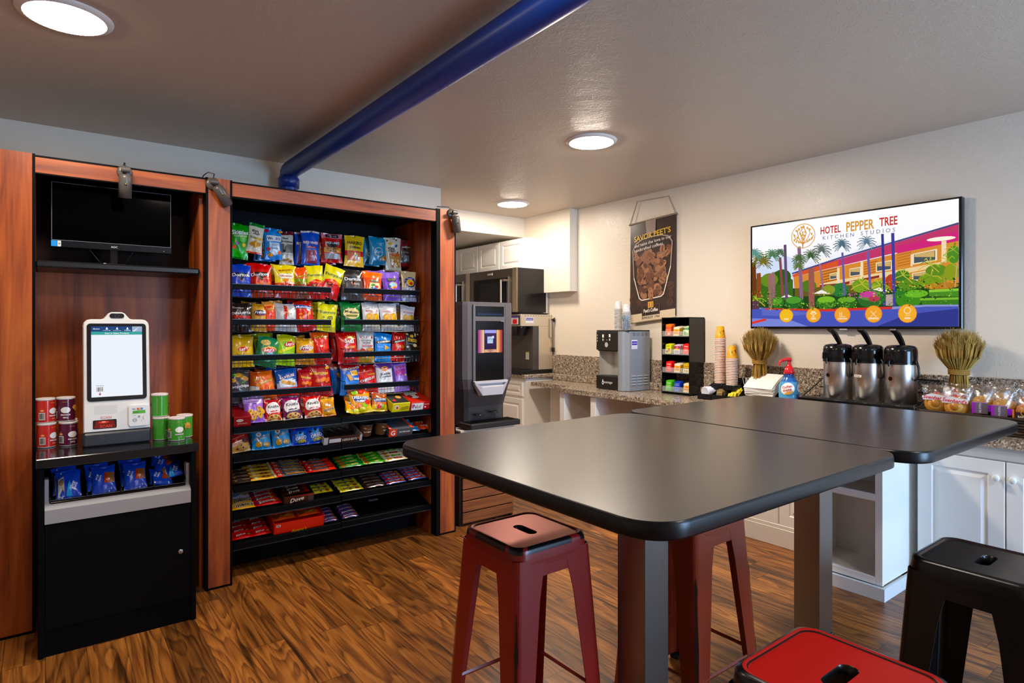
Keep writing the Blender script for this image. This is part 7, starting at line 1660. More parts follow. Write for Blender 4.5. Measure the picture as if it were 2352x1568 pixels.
 ('L', [(-0.31, -0.821), (-0.273, -0.821)], 0.005, '#fbe6c0'),
 ('L', [(-0.023, -0.739), (-0.023, -0.819)], 0.004, '#fbe6c0'),
 ('L', [(-0.002, -0.74), (-0.002, -0.819)], 0.005, '#fbe6c0'),
 ('L', [(-0.023, -0.766), (-0.002, -0.766)], 0.004, '#fbe6c0'),
 ('L', [(-0.023, -0.792), (-0.002, -0.793)], 0.004, '#fbe6c0'),
 ('L', [(-0.028, -0.827), (0.035, -0.823)], 0.005, '#fbe6c0'),
 ('L', [(0.271, -0.732), (0.325, -0.836)], 0.005, '#fbe6c0'),
 ('L', [(0.325, -0.734), (0.271, -0.834)], 0.004, '#fbe6c0'),
 ('L', [(0.578, -0.809), (0.599, -0.818), (0.619, -0.805)], 0.004, '#fbe6c0'),
 ('O', 0.594, -0.736, .03, .055, .2, '#fbe6c0'),
 ('E', -0.292, -0.735, 0.011, 0.014, '#fbe6c0'),
 ('E', -0.315, -0.756, 0.011, 0.014, '#fbe6c0'),
 ('E', -0.269, -0.758, 0.011, 0.015, '#fbe6c0'),
 ('E', -0.305, -0.729, 0.011, 0.014, '#fbe6c0'),
 ('E', -0.28, -0.73, 0.010, 0.014, '#fbe6c0'),
 ('T', 'HOTEL', -0.115, 0.760, 0.204, '#c8322c', 0, 'b', 1.6),
 ('T', 'PEPPER', 0.173, 0.770, 0.263, '#d8983a', 0, 'b', 1.6),
 ('T', 'TREE', 0.431, 0.782, 0.159, '#c8322c', 0, 'b', 1.6),
 ('T', 'K I T C H E N', -0.040, 0.623, 0.309, '#5a628c', 0, '', 1),
 ('T', 'S T U D I O S', 0.335, 0.627, 0.310, '#5a628c', 0, '', 1),
 ('O', -0.402, 0.704, 0.131, 0.233, .06, '#e0a03a'),
 ('L', [(-0.405, 0.477), (-0.41, 0.561), (-0.453, 0.616), (-0.486, 0.669), (-0.507, 0.767)], 0.008, '#d8882c'),
 ('L', [(-0.405, 0.477), (-0.402, 0.56), (-0.347, 0.595), (-0.305, 0.633), (-0.292, 0.703)], 0.008, '#d8882c'),
 ('L', [(-0.41, 0.561), (-0.453, 0.681), (-0.464, 0.795), (-0.442, 0.865)], 0.008, '#d8882c'),
 ('L', [(-0.402, 0.56), (-0.357, 0.643), (-0.326, 0.747), (-0.347, 0.843)], 0.007, '#d8882c'),
 ('L', [(-0.405, 0.551), (-0.421, 0.693), (-0.442, 0.772), (-0.41, 0.839), (-0.399, 0.911)], 0.008, '#d8882c'),
 ('L', [(-0.405, 0.551), (-0.38, 0.685), (-0.368, 0.756), (-0.387, 0.834), (-0.399, 0.892)], 0.008, '#d8882c'),
 ('E', -0.497, 0.727, 0.010, 0.025, '#d9a53c'),
 ('E', -0.475, 0.816, 0.010, 0.025, '#d9a53c'),
 ('E', -0.448, 0.838, 0.010, 0.024, '#d9a53c'),
 ('E', -0.421, 0.869, 0.010, 0.024, '#d9a53c'),
 ('E', -0.394, 0.872, 0.010, 0.024, '#d9a53c'),
 ('E', -0.357, 0.846, 0.010, 0.023, '#d9a53c'),
 ('E', -0.331, 0.812, 0.010, 0.024, '#d9a53c'),
 ('E', -0.31, 0.725, 0.010, 0.024, '#d9a53c'),
 ('E', -0.31, 0.643, 0.010, 0.024, '#d9a53c'),
 ('E', -0.336, 0.621, 0.009, 0.023, '#d9a53c'),
 ('E', -0.464, 0.683, 0.010, 0.025, '#d9a53c'),
 ('E', -0.497, 0.643, 0.010, 0.025, '#d9a53c'),
 ('E', -0.475, 0.611, 0.010, 0.024, '#d9a53c'),
 ('E', -0.448, 0.596, 0.010, 0.025, '#d9a53c'),
 ('E', -0.357, 0.597, 0.010, 0.024, '#d9a53c'),
 ('E', -0.405, 0.773, 0.009, 0.024, '#d9a53c'),
 ('E', -0.405, 0.727, 0.009, 0.024, '#d9a53c'),
 ('E', -0.389, 0.705, 0.010, 0.024, '#d9a53c'),
 ('E', -0.421, 0.712, 0.010, 0.024, '#d9a53c'),
 ('E', -0.405, 0.671, 0.009, 0.024, '#d9a53c'),
 ('E', -0.399, 0.642, 0.009, 0.025, '#d9a53c'),
 ('E', -0.378, 0.777, 0.010, 0.024, '#d9a53c'),
 ('E', -0.432, 0.751, 0.010, 0.024, '#d9a53c'),
]
# ================================================================= SCREEN AND BANNER ON THE RIGHT WALL
t = thing('wall_screen', 'large wall mounted screen showing a hotel front with palm trees', 'screen', (4.545, 2.0335, 1.9035), rz(0))
MB().box((-.7205, .0, -.416), (.7205, .045, .414), '#0c0c0e', 'gloss', .004).part('screen_frame', t)
MB().box((-.2, .045, -.15), (.2, .056, .15), '#1a1a1c', 'satin').part('wall_bracket', t)
MB().box((-.02, .0, -.4235), (.03, .012, -.4155), '#b9bac0', 'satin').part('logo_tab', t)
m = MB()
_fl = flat(0, -.0012, .0015, .7027, .4003)
fm = lambda u, v, o: _fl(max(-1, min(1, u)), max(-1, min(1, v)), o)
art(m, fm, .7027, .4003, [('R', -1, -.45, 1, .42, ('#b4c0ea', '#fbfbff')), ('R', -1, .42, 1, 1, ('#fbfbff', '#ffffff')), ('R', -1, -1, 1, -.45, '#8a98d8')] +
    [('E', -.75, .1, .32, .3, '#d3dff6'), ('E', .55, .25, .5, .2, '#e9edfa')] + TVART, 'emit', .000012, .0002)
rr = random.Random(11)
def leaves(n, u0, u1, v0, v1, cols, r=.008):
    return [('P', [(u - q, v - p), (u + q * .3, v - q), (u + q, v + p), (u - q * .2, v + q * 1.6)], rr.choice(cols)) for u, v, q, p in ((rr.uniform(u0, u1), rr.uniform(v0, v1), r * rr.uniform(.5, 1.3), r * rr.uniform(-1, 1)) for _ in range(n))]
DG = ['#1d3d14', '#2f5f1c', '#4f8a26', '#7ab334', '#a9cf48', '#16300f']
LV = leaves(240, -.78, .16, -.68, -.56, DG) + leaves(70, .3, .95, -.66, -.45, DG) + leaves(110, -.98, -.66, -.6, -.3, DG + ['#8a7a22', '#b8962c']) + leaves(150, .35, .98, -.44, -.24, DG + ['#c8b83a', '#d89a2c']) + leaves(60, -.3, .35, -.5, -.34, DG + ['#c8a83a', '#b8442c'])
LV += leaves(26, .06, .2, -.52, -.42, ['#d850b0', '#c83a98', '#e47ac8'])
art(m, fm, .7027, .4003, LV, 'emit', .000006, .0002 + .000012 * (len(TVART) + 6) * 1.2)
m.part('screen_picture', t)

t = thing('coffee_banner', 'hanging dark coffee banner with a cup of beans on the wall', 'banner', (4.585, 3.785, 0), rz(0))
def bm(u, v, o):
    s = (u + 1) / 2; k = (v + 1) / 2
    x = -.272 + .543 * s
    zt = 2.504 + .035 * s; zb = 1.539 + .057 * s
    return (x, -.008 - .006 * math.sin(PI * s * 1.3) - .01 * (1 - k) - o, zb + (zt - zb) * k)
m = MB(); N = 14
for sg in (0, .0015):
    pts = [bm(-1 + 2 * i / N, -1 + 2 * j / N, -sg) for j in range(N + 1) for i in range(N + 1)]
    fs = [(j * (N + 1) + i, j * (N + 1) + i + 1, (j + 1) * (N + 1) + i + 1, (j + 1) * (N + 1) + i) for j in range(N) for i in range(N)]
    m.add(pts, fs, '#3a2a25', 'satin', True)
rr = random.Random(5); BE = []
def bean(u, v, r, a, c):
    return [('E', u, v, r, r * .40, c, a), ('L', [(u - r * .75 * math.cos(R(a)), v - r * .42 * math.sin(R(a))), (u + r * .75 * math.cos(R(a)), v + r * .42 * math.sin(R(a)))], r * .16, '#2a1712')]
for _ in range(26): BE += bean(rr.uniform(-.92, .9), rr.uniform(-.72, -.2), rr.uniform(.10, .17), rr.uniform(0, 180), rr.choice(['#3f2a24', '#4f332a', '#38251f']))
CUP = [(-.86, .52), (-.6, .62), (0, .66), (.6, .64), (.86, .54), (.8, .0), (.52, -.52), (.42, -.56), (-.42, -.58), (-.54, -.53), (-.8, -.1)]
els = BE + [('P', CUP, '#33221d')]
for _ in range(105):
    v = rr.uniform(-.51, .40); lim = .46 + (v + .5) * .36
    els += bean(rr.uniform(-lim, lim) * .95, v, rr.uniform(.10, .17), rr.uniform(0, 180), rr.choice(['#7a4f38', '#8a5a40', '#6a4230', '#9a6a4c', '#5a3a2c', '#a4714e']))
els += [('L', [(-.8, -.1), (-.54, -.53), (-.42, -.58), (.42, -.56), (.52, -.52), (.8, .0)], .035, '#efe2d2'), ('L', [(-.8, -.1), (-.86, .45), (-.7, .58), (-.4, .645), (0, .66), (.4, .65), (.7, .6), (.86, .48), (.8, .0)], .045, '#a58f84'),
        ('P', [(-.28, 1), (.18, 1), (.16, .72), (-.22, .72)], '#9a8478'),
        ('T', "SAVOR PEET'S", 0, .70, 1.6, '#e0b436', 3, 'b', 1.05), ('T', 'and taste the love in our', .02, .56, 1.6, '#f4ece4', 3, '', 1.0), ('T', 'handcrafted coffees.', -.14, .46, 1.3, '#f4ece4', 3, '', 1.0),
        ('R', -1, -1, 1, -.84, '#d8c3a4'), ('R', -.40, -.90, .36, -.70, '#2f211b'), ('L', [(-.4, -.9), (.36, -.9), (.36, -.7), (-.4, -.7), (-.4, -.9)], .03, '#5a4434'), ('T', "Peet's Coffee", -.02, -.80, .62, '#efe6d8', 0, 'b', 1.5),
        ('R', -.14, -.75, .10, -.63, '#d79a36'), ('R', -.09, -.73, .05, -.65, '#3a2418'), ('T', 'P', -.02, -.69, .08, '#d79a36', 0, 'b'), ('T', 'BERKELEY 1966', -.02, -.94, .78, '#4a3a2e', 0, 'b')]
art(m, bm, .272, .48, els, 'satin', .00002, .0004)
m.part('printed_cloth', t)
m = MB().tube([bm(-1.05, 1, .004), bm(1.05, 1, .004)], .009, '#8a7a6c', 'satin', 10); m.part('top_rod', t)
MB().tube([bm(-1.02, -1.0, .002), bm(1.02, -1.0, .002)], .009, '#cdb899', 'satin', 10).part('bottom_hem', t)
m = MB()
for a, b in ((bm(-1.03, 1, .004), (-.19, -.006, 2.725)), (bm(-.98, 1, .004), (-.186, -.006, 2.72)), (bm(1.03, 1, .004), (.19, -.006, 2.715)), (bm(.98, 1, .004), (.186, -.006, 2.71)), ((-.19, -.006, 2.723), (.19, -.006, 2.713))):
    m.tube([a, b], .003, '#b3a48c', 'matte', 6)
m.part('hanging_cord', t)

# ================================================================= ON THE WORKTOP
CT = .9105
t = thing('water_dispenser', 'black and silver hot water dispenser with side louvres', 'water dispenser', (4.215, 4.165, CT), rz(0))
DW, DD, DH = .40, .30, .562
SV = '#8c9096'
m = MB(); m.loft([[(x, y, z) for x, y in ((.275, .012), (.29, -.018), (.315, -.03), (.345, -.022), (.362, .0), (DW, .02), (DW, DD), (.275, DD))] for z in (.004, DH - .012)], SV, 'satin')
m.part('side_housing', t)
sd = MB()
# fine louvres on the end face (x = DW)
def lou(z, y, w_):
    sd.loft([[(DW, y, z), (DW + .006, y, z + .004), (DW, y, z + .012)], [(DW, y + w_, z), (DW + .006, y + w_, z + .004), (DW, y + w_, z + .012)]], '#9a9ea4', 'satin')
for k in range(4):
    for j in range(3):
        lou(.055 + k * .026, .045 + j * .082, .062)
for j in range(4):
    for k in range(2):
        sd.box((DW - .001, .06 + j * .058, .515 + k * .016), (DW + .001, .10 + j * .058, .519 + k * .016), '#3a3d42', 'matte')
sd.part('louvres', t)
m = MB(); art(m, flat_tilt((DW, .085, .43), (0, 1, 0), (0, 0, 1), (1, 0, 0), .04, .042), .04, .042, [('R', -1, -1, 1, 1, '#eceaf2'), ('R', -.9, -.15, .9, .72, '#4b3fa6'), ('T', 'EnCHOICE', 0, .28, 1.5, '#f0ecf8', 0, 'bi'), ('L', [(-.8, -.5), (.8, -.5)], .04, '#9a96b8'), ('L', [(-.8, -.75), (.8, -.75)], .04, '#9a96b8')], 'print', .0003, .0003)
m.part('brand_sticker', t)
MB().box((0, -.004, DH - .012), (DW, DD, DH), '#17171a', 'satin', .003).box((0, .02, .0), (.28, DD, .13), '#121214', 'satin').box((0, .02, .36), (.28, DD, DH - .012), '#121214', 'satin').part('body', t)
m = MB().box((0, -.006, .372), (.276, .02, DH - .014), '#141417', 'gloss', .003)
art(m, flat(.138, -.006, .46, .138, .088), .138, .088, [('R', -.42, .35, -.27, .68, '#f4f4f4'), ('R', .2, .4, .35, .72, '#f4f4f4'), ('R', -.12, -.05, .2, .3, '#050506'), ('E', .02, .1, .03, .04, '#f2f2f2'), ('E', -.34, .12, .07, .14, '#b9b9b6'), ('E', .28, .14, .07, .14, '#b9b9b6'), ('E', -.02, -.42, .16, .28, '#c2c0ba'), ('O', -.02, -.42, .16, .28, .12, '#8a8884')] + [('R', -.9, v, -.84, v + .16, '#c9c9c9') for v in (-.1, .2, .5)], 'gloss', .0003, .0003)
m.part('control_panel', t)
m = MB()
pts = []
for i in range(13):
    a = PI * i / 12; pts.append((.138 - .13 * math.cos(a), .03 + .11 * math.sin(a)))
m.loft([[(x, y, .13) for x, y in pts], [(x, y, .372) for x, y in pts]], '#cfccc6', 'steel', True, False, False, closed=False)
m.part('dispense_bay', t, 'curved stainless dispensing bay')
m = MB().box((0, -.006, .004), (.276, .14, .128), '#121214', 'gloss', .003)
art(m, flat(.138, -.006, .065, .138, .06), .138, .06, [('T', 'avantage', .1, .0, .85, '#e8e8e8', 0, 'i'), ('P', [(-.42, -.3), (-.32, -.35), (-.26, -.1), (-.36, .55), (-.46, -.05)], '#f2f2f2'), ('P', [(-.39, -.2), (-.33, -.22), (-.31, -.05), (-.36, .2), (-.41, -.02)], '#121214')], 'gloss', .0003, .0003)
for i in range(10): m.box((.03 + i * .022, .01, .128), (.036 + i * .022, .12, .131), '#26262a', 'gloss')
m.part('drip_tray', t)

# stacked paper cups
def cup_mesh(nm, r0, r1, h, body, rim, deco=None, band=None):
    """cup turned upside down, rim at z=0"""
    m = MB().lathe([(r1 + .002, .0005), (r1 + .0035, .0025), (r1 + .002, .005), (r1, .0055), (r1 - (r1 - r0) * .014 / h, .014), (r0, h - .001), (r0 - .003, h), (r0 - .004, h - .004), (.001, h - .004)], body, 'print', 24, cols=[rim, rim, rim, band or rim, body, body, body, body], cap0=False)
    if deco:
        fm = lambda u, v, o: around(0, 0, r1 + (r0 - r1) * (v + 1) / 2, h / 2, h / 2, -PI / 2 - .5)(u, v, o)
        art(m, fm, r1, h / 2, deco, 'print', .0003, .0004)
    return m.mesh(nm)
YD = [('L', [(.5, .9), (.85, .7), (.9, .35), (.3, .25), (-.1, .0), (.2, -.1), (.9, .1)], .06, '#4a3218'), ('L', [(.3, .6), (.9, .2), (.6, -.3), (.3, -.5)], .045, '#4a3218'), ('L', [(.9, .2), (.9, -.3), (1.1, -.55)], .035, '#5a3f20'), ('E', .8, .3, .25, .12, '#5a3a1c', 40), ('L', [(1.1, .8), (1.3, .9), (1.35, .7)], .05, '#4a3218'), ('L', [(-.1, .0), (-.2, .5)], .04, '#5a3f20')]
ycup = cup_mesh('paper_cup', .029, .0435, .11, '#e0a52e', '#f6eee8', YD, '#c08a70')
wcup = cup_mesh('paper_cup', .027, .0375, .088, '#dedcda', '#efedea', None, '#8f8c88')
def stack(me, x, y, z, n, pitch, look, group):
    for k in range(n):
        o = bpy.data.objects.new('paper_cup', me); C.objects.link(o)
        nth = 'topmost' if k == n - 1 else ORD[n - 1 - k] + ' from the top'
        tag(o, f'{look}, {nth}', 'cup', (x + RND.uniform(-.001, .001), y + RND.uniform(-.001, .001), z + k * pitch), (0, 0, RND.uniform(-.2, .2) if k < n - 1 else -.55), group)
stack(ycup, 4.40, 2.935, 1.042, 28, .0132, 'yellow printed paper cup in the tall upside-down stack', 'tall stack of yellow cups')
stack(ycup, 4.38, 2.815, 1.036, 17, .0128, 'yellow printed paper cup in the shorter upside-down stack', 'short stack of yellow cups')
DTOP = CT + DH
stack(wcup, 4.405, 4.06, DTOP, 15, .0135, 'white paper cup in the taller stack on the dispenser', 'tall stack of white cups')
stack(wcup, 4.405, 3.955, DTOP, 13, .0132, 'white paper cup in the shorter stack on the dispenser', 'short stack of white cups')
# tumbler of grey stirrers
for k in range(7):
    a = k * .9
    m = MB().box((-.003, -.0012, 0), (.003, .0012, .13), '#8b99ab', 'gloss').prism(rrect(.024, .018, .008, 4), .11, .114, '#8b99ab', 'gloss')
    m = MB().loft([[(-.004, -.001, 0), (.004, -.001, 0), (.004, .001, 0), (-.004, .001, 0)], [(-.004, -.001, .09), (.004, -.001, .09), (.004, .001, .09), (-.004, .001, .09)], [(-.013, -.002, .115), (.013, -.002, .115), (.013, .002, .115), (-.013, .002, .115)], [(-.010, -.001, .135), (.010, -.001, .135), (.010, .001, .135), (-.010, .001, .135)]], '#8b99ab', 'gloss')
    m.thing('plastic_spoon', f'grey blue plastic spoon bundled upright on the dispenser, {ORD[k]} around the bundle', 'spoon', (4.30 + .012 * math.cos(a), 3.89 + .012 * math.sin(a), DTOP + .001), (R(12) * math.sin(a * 1.7), R(13) * math.cos(a), a), 'grey spoons on the dispenser')

# tea stand
t = thing('tea_stand', 'tall black tea display stand with four shelves of tea bags', 'display stand', (4.37, 3.51, CT), rz(0))
TW, TD, TH = .295, .215, .675
A = '#0b0b0c'
for x in (0, TW - .006):
    MB().box((x, 0, 0), (x + .006, TD, TH), A, 'gloss').part('side_panel', t)
MB().box((0, TD - .006, 0), (TW, TD, TH), A, 'gloss').box((0, 0, TH - .006), (TW, TD, TH), A, 'gloss').box((0, 0, 0), (TW, TD, .008), A, 'gloss').part('case', t)
SH = [.018, .185, .345, .505]
for z in SH:
    m = MB().loft([[(.006, .002, z), (TW - .006, .002, z), (TW - .006, TD - .006, z + .03), (.006, TD - .006, z + .03)], [(.006, .002, z + .005), (TW - .006, .002, z + .005), (TW - .006, TD - .006, z + .035), (.006, TD - .006, z + .035)]], A, 'gloss')
    m.part('shelf', t)
    MB().box((.006, .0, z + .002), (TW - .006, .003, z + .05), '#fff', 'clear_acrylic').part('shelf_guard', t)
STASH = lambda c: (c, [], [('T', 'STASH', 0, .5, 1.3, '#f3f3ee', 0, 'b'), ('R', -.6, .0, .6, .08, '#f3d8d0'), ('R', -.5, -.3, .5, -.22, '#f3d8d0')])
LIPT = ('#e2b22e', [(.55, 1, '#ece4d0'), (-1, -.75, '#ece4d0')], [('E', 0, .15, .5, .22, '#c2302a'), ('T', 'Lipton', 0, .15, .7, '#f6e9b0', 0, 'b'), ('R', -.75, -.45, .75, -.2, '#9a7a1e')])
TEAS = {'org': ('#e56a1c', [(.55, 1, '#f0852c')], [('R', -.9, .2, .9, .5, '#cf3f1c'), ('T', 'ORANGE SPICE', 0, .35, 1.4, '#f6dcc0', 0, 'b'), ('E', -.5, -.6, .3, .2, '#6a3a1c'), ('E', .3, -.7, .35, .2, '#e8dcc8'), ('R', -.9, .0, .9, .05, '#f6dcc0')]), 'lip': LIPT,
        'grn': ('#d9e6c8', [(.3, .75, '#1f7a3e'), (.75, 1, '#cfe0c0')], [('T', 'GREEN TEA', 0, .5, 1.3, '#eef6e6', 0, 'b'), ('E', -.3, -.5, .5, .4, '#4f9a3a'), ('E', .4, -.6, .4, .3, '#8fbf3c'), ('E', -.6, -.2, .12, .3, '#2f4a2c')]),
        'yel': ('#cfd42e', [], [('T', 'LEMON', 0, .6, 1.0, '#5a5a1c', 0, 'b'), ('E', .3, -.2, .4, .35, '#a8481c', 30), ('E', -.3, -.55, .4, .25, '#6a2a14', -30), ('E', .2, -.6, .3, .15, '#e08a2c')]),
        'pur': ('#cfc2cc', [(.1, .75, '#9a2a52')], [('T', 'CHAI', 0, .5, .8, '#f0d8e0', 0, 'b'), ('E', 0, .05, .85, .18, '#e2c23a'), ('R', -.7, -.8, .7, -.2, '#a49aa8')]),
        'red': STASH('#d8281f'), 'tan': ('#c8a23a', [(-1, -.1, '#d8d2b0'), (.6, 1, '#cdb24a')], [('T', 'CHAMOMILE', 0, .4, 1.3, '#5a431a', 0, 'b'), ('E', -.4, -.55, .2, .25, '#8a8a4a'), ('E', .3, -.6, .25, .25, '#8a8a4a'), ('R', -.9, -.05, .9, .05, '#2a2a1c')]),
        'lim': STASH('#5ab82a'), 'blu': ('#1f3fb0', [], [('T', 'EARL GREY', 0, .55, 1.2, '#c8d4f0', 0, 'b'), ('T', 'decaf', -.2, -.1, .7, '#c8d4f0', 0, 'i'), ('E', .3, -.7, .3, .2, '#3a8ad0'), ('E', -.4, -.75, .2, .15, '#4a9ad8'), ('R', -.8, .25, .8, .3, '#dfe6f6')])}
ROWS = [(3, (('org', .058, 5, 'orange spiced tea packet', .10), ('lip', .146, 8, 'yellow tea packet with red oval', .075), ('grn', .25, 7, 'white and green tea packet', .08))),
        (2, (('yel', .058, 5, 'lemon tea packet with butterfly', .085), ('pur', .152, 5, 'plum and lilac tea packet', .08), ('red', .245, 4, 'red tea packet', .09))),
        (1, (('red', .062, 5, 'red tea packet', .09), ('lip', .155, 7, 'yellow tea packet with red oval', .075), ('tan', .25, 5, 'straw coloured herb tea packet', .08))),
        (0, (('lim', .062, 5, 'lime green tea packet', .09), ('blu', .152, 5, 'royal blue tea packet', .085), ('lip', .252, 4, 'yellow tea packet with red oval', .075)))]
RN = ['bottom', 'second lowest', 'second highest', 'top']
_tea = {}
for row, cols in ROWS:
    for key, x, n, look, h in cols:
        if (key, h) not in _tea:
            mm = MB().box((-.031, 0, 0), (.031, .004, h), TEAS[key][0], 'print', .001)
            bs = [('R', -1, b[0], 1, b[1], b[2]) for b in TEAS[key][1]]
            art(mm, flat(0, 0, h / 2, .0305, h / 2), .0305, h / 2, bs + TEAS[key][2], 'print', .0001, .0002); _tea[(key, h)] = mm.mesh('tea_packet')
        for k in range(n):
            o = bpy.data.objects.new('tea_packet', _tea[(key, h)]); C.objects.link(o)
            y = .012 + k * .0125; z = SH[row] + .0075 + y * .15
            # local frame of the stand turned into world: x -> -Y, y -> +X
            tag(o, f'{look}, {ORD[k]} in its row on the {RN[row]} tea shelf', 'tea bag', (4.37 + y, 3.51 - x, CT + z), (R(-8), 0, R(-90)), 'tea bags in the stand')

# black condiment organiser
t = thing('condiment_tray', 'black stepped organiser tray holding lids, sugar and napkins', 'organizer', (4.27, 3.06, CT), rz(0))
m = MB()
OW = .60
m.box((0, 0, 0), (OW, .31, .006), '#0d0d0f', 'satin').box((0, 0, 0), (OW, .005, .045), '#0d0d0f', 'satin')
m.box((0, .155, .0), (OW, .31, .085), '#0d0d0f', 'satin')
for x in (0, .125, .245, .36, OW - .005):
    m.loft([[(x, 0, 0), (x, .31, 0), (x, .31, .16), (x, .16, .10), (x, .0, .045)], [(x + .005, 0, 0), (x + .005, .31, 0), (x + .005, .31, .16), (x + .005, .16, .10), (x + .005, .0, .045)]], '#0d0d0f', 'satin')
m.box((0, .302, 0), (OW, .31, .17), '#0d0d0f', 'satin').part('stepped_tray', t)
m = MB()
for x, y in ((.126, .128), (.246, .11)):
    m.prism(rrect(.108, .108, .01, 3, x, y), .085, .125, '#101012', 'satin', .003)
m.part('cup_holder', t)
# lids
lid = MB().lathe([(.044, 0), (.0465, .002), (.0465, .007), (.043, .009), (.040, .014), (.036, .011), (.001, .011)], '#d8dbe6', 'gloss', 26, cap0=False).mesh('cup_lid')
for k in range(9):
    o = bpy.data.objects.new('cup_lid', lid); C.objects.link(o)
    tag(o, f'white plastic cup lid lying on edge in the organiser, {ORD[k]} from the front', 'lid', (4.305 + k * .013, 3.005 - k * .003, CT + .057), (0, R(-90), R(-12)), 'white cup lids')
# sugar packets, sweetener packets, stirrers
def packet(w, h, col, els, nm):
    m = MB().box((-w / 2, -.0015, -h / 2), (w / 2, .0015, h / 2), col, 'print', .0007)
    art(m, flat(0, -.0015, 0, w / 2, h / 2), w / 2, h / 2, els, 'print', .0002, .0002); art(m, lambda u, v, o: (-u * w / 2, .0015 + o, v * h / 2), w / 2, h / 2, els, 'print', .0002, .0002)
    return m.mesh(nm)
pb = packet(.052, .062, '#7d6747', [('R', -.8, .3, .8, .55, '#a08a62'), ('T', 'RAW SUGAR', 0, .0, 1.3, '#3a2c1c', 0, 'b'), ('R', -.7, -.6, .7, -.45, '#5a4830')], 'sugar_packet')
py = packet(.046, .06, '#dccb3a', [('T', 'SWEET', 0, .2, 1.2, '#3a3a1c', 0, 'b'), ('R', -.8, -.5, .8, -.3, '#8a6a1c')], 'sweetener_packet')
pw = packet(.046, .06, '#c98a6a', [('R', -.9, -.2, .9, .4, '#efe8dc'), ('T', 'SUGAR', 0, .1, 1.0, '#a0402a', 0, 'b')], 'sugar_packet')
for k in range(12):
    o = bpy.data.objects.new('sugar_packet', pb); C.objects.link(o)
    tag(o, f'brown raw sugar packet in the organiser, {ORD[k]} along its row', 'sugar packet', (4.292 + k * .0095, 2.875 + RND.uniform(-.006, .006), CT + .052 + k * .0025), (R(-22 + RND.uniform(-6, 6)), R(RND.uniform(-6, 6)), R(-90)), 'brown sugar packets')
for k in range(8):
    o = bpy.data.objects.new('sweetener_packet', py); C.objects.link(o)
    tag(o, f'yellow sweetener packet in the organiser, {ORD[k]} along its row', 'sweetener packet', (4.29 + k * .014, 2.762 + RND.uniform(-.012, .012), CT + .045 + k * .005), (R(-42 + RND.uniform(-12, 12)), R(RND.uniform(-20, 20)), R(-90)), 'yellow sweetener packets')
for k in range(6):
    o = bpy.data.objects.new('sugar_packet', pw); C.objects.link(o)
    tag(o, f'pinkish brown sugar packet below the napkins, {ORD[k]} along its row', 'sugar packet', (4.29 + k * .012, 2.60 + RND.uniform(-.02, .02), CT + .036), (R(-50), R(RND.uniform(-25, 25)), R(-90)), 'pinkish sugar packets')
for k in range(16):
    MB().box((-.0025, -.001, 0), (.0025, .001, .10), '#ecebe8', 'gloss').thing('stirrer', f'white stirrer stick beside the napkins, {ORD[k]} in the bunch', 'stirrer', (4.46 + (k % 4) * .008, 2.745 - (k // 4) * .018, CT + .086), (R(RND.uniform(-12, 12)), R(RND.uniform(-12, 12)), RND.uniform(0, 3)), 'white stirrer sticks')
rr = random.Random(3)
for k in range(14):
    z0 = .0; w_, d_ = .235, .20
    pts0 = dense(rrect(w_, d_, .004, 2), .03); sag = lambda x, y: .016 * (-(y / .08) ** 2 * .35)
    m = MB().loft([[(x, y, zz + sag(x, y)) for x, y in pts0] for zz in (0, .0024)] + [[(x * .985, y * .985, .0036 + .0012 * math.sin(40 * x + k) + sag(x, y)) for x, y in pts0]], '#f1efeb', 'matte')
    nth = 'topmost' if k == 13 else ORD[13 - k] + ' from the top'
    m.thing('paper_napkin', f'white folded paper napkin in the leaning pile, {nth}', 'napkin', (4.405 - .0016 * k + rr.uniform(-.003, .003), 2.545 + rr.uniform(-.004, .004), CT + .118 + k * .0048), (Matrix.Rotation(R(-31), 4, 'Y') @ Matrix.Rotation(R(-90 + rr.uniform(-3, 3)), 4, 'Z')).to_euler(), 'white paper napkins')

# coffee creamer pump bottle
t = thing('creamer_bottle', 'light blue creamer pump bottle with a red pump head', 'bottle', (4.30, 2.297, CT))
m = MB(); HB = .255
m.lathe([(.060, 0), (.067, .006), (.069, .05), (.0715, .12), (.069, .16), (.058, .195), (.042, .222), (.034, .238), (.033, .252)], '#4fa6dc', 'gloss', 40, cols=['#4fa6dc'] * 4 + ['#4fa6dc', '#2d6ab8', '#234f9e', '#1f3f8c'])
rp_ = [(.0, .069), (.12, .0716), (.16, .069), (.195, .058), (.24, .036)]
def prof_r(z):
    for (a, ra), (b, rb) in zip(rp_, rp_[1:]):
        if z <= b: return ra + (rb - ra) * (z - a) / (b - a)
    return .034
fmc = lambda u, v, o: around(0, 0, prof_r(.12 + v * .12) + .0006, .12, .12, R(180 + 38))(u, v, o)
art(m, fmc, .07, .12, [('E', -.35, .22, .72, .36, '#f3ead8', 20), ('E', -.35, .22, .66, .32, '#f8f4ee', 20), ('T', 'Coffee', -.38, .34, .95, '#c8342c', 14, 'b'), ('T', 'mate', -.35, .14, .8, '#c8342c', 14, 'b'), ('E', -.2, -.02, .4, .08, '#e8a23a', 20), ('E', 1.0, .25, .4, .26, '#f6f0e8'), ('T', 'Coffee', 1.0, .25, .55, '#c8342c', 0, 'b'), ('E', .72, -.3, .2, .13, '#1f3f8c'), ('T', '2', .72, -.3, .1, '#cfe0f4', 0, 'b'), ('P', [(-.9, -.9), (-.9, -.45), (-.35, -.4), (-.3, -.9)], '#a8683a'), ('E', -.6, -.6, .25, .1, '#7a3a1c'), ('E', -.1, -.7, .2, .05, '#bfe2f6')], 'gloss', .0004, .0006)
m.part('bottle_body', t)
RD = '#d8252c'
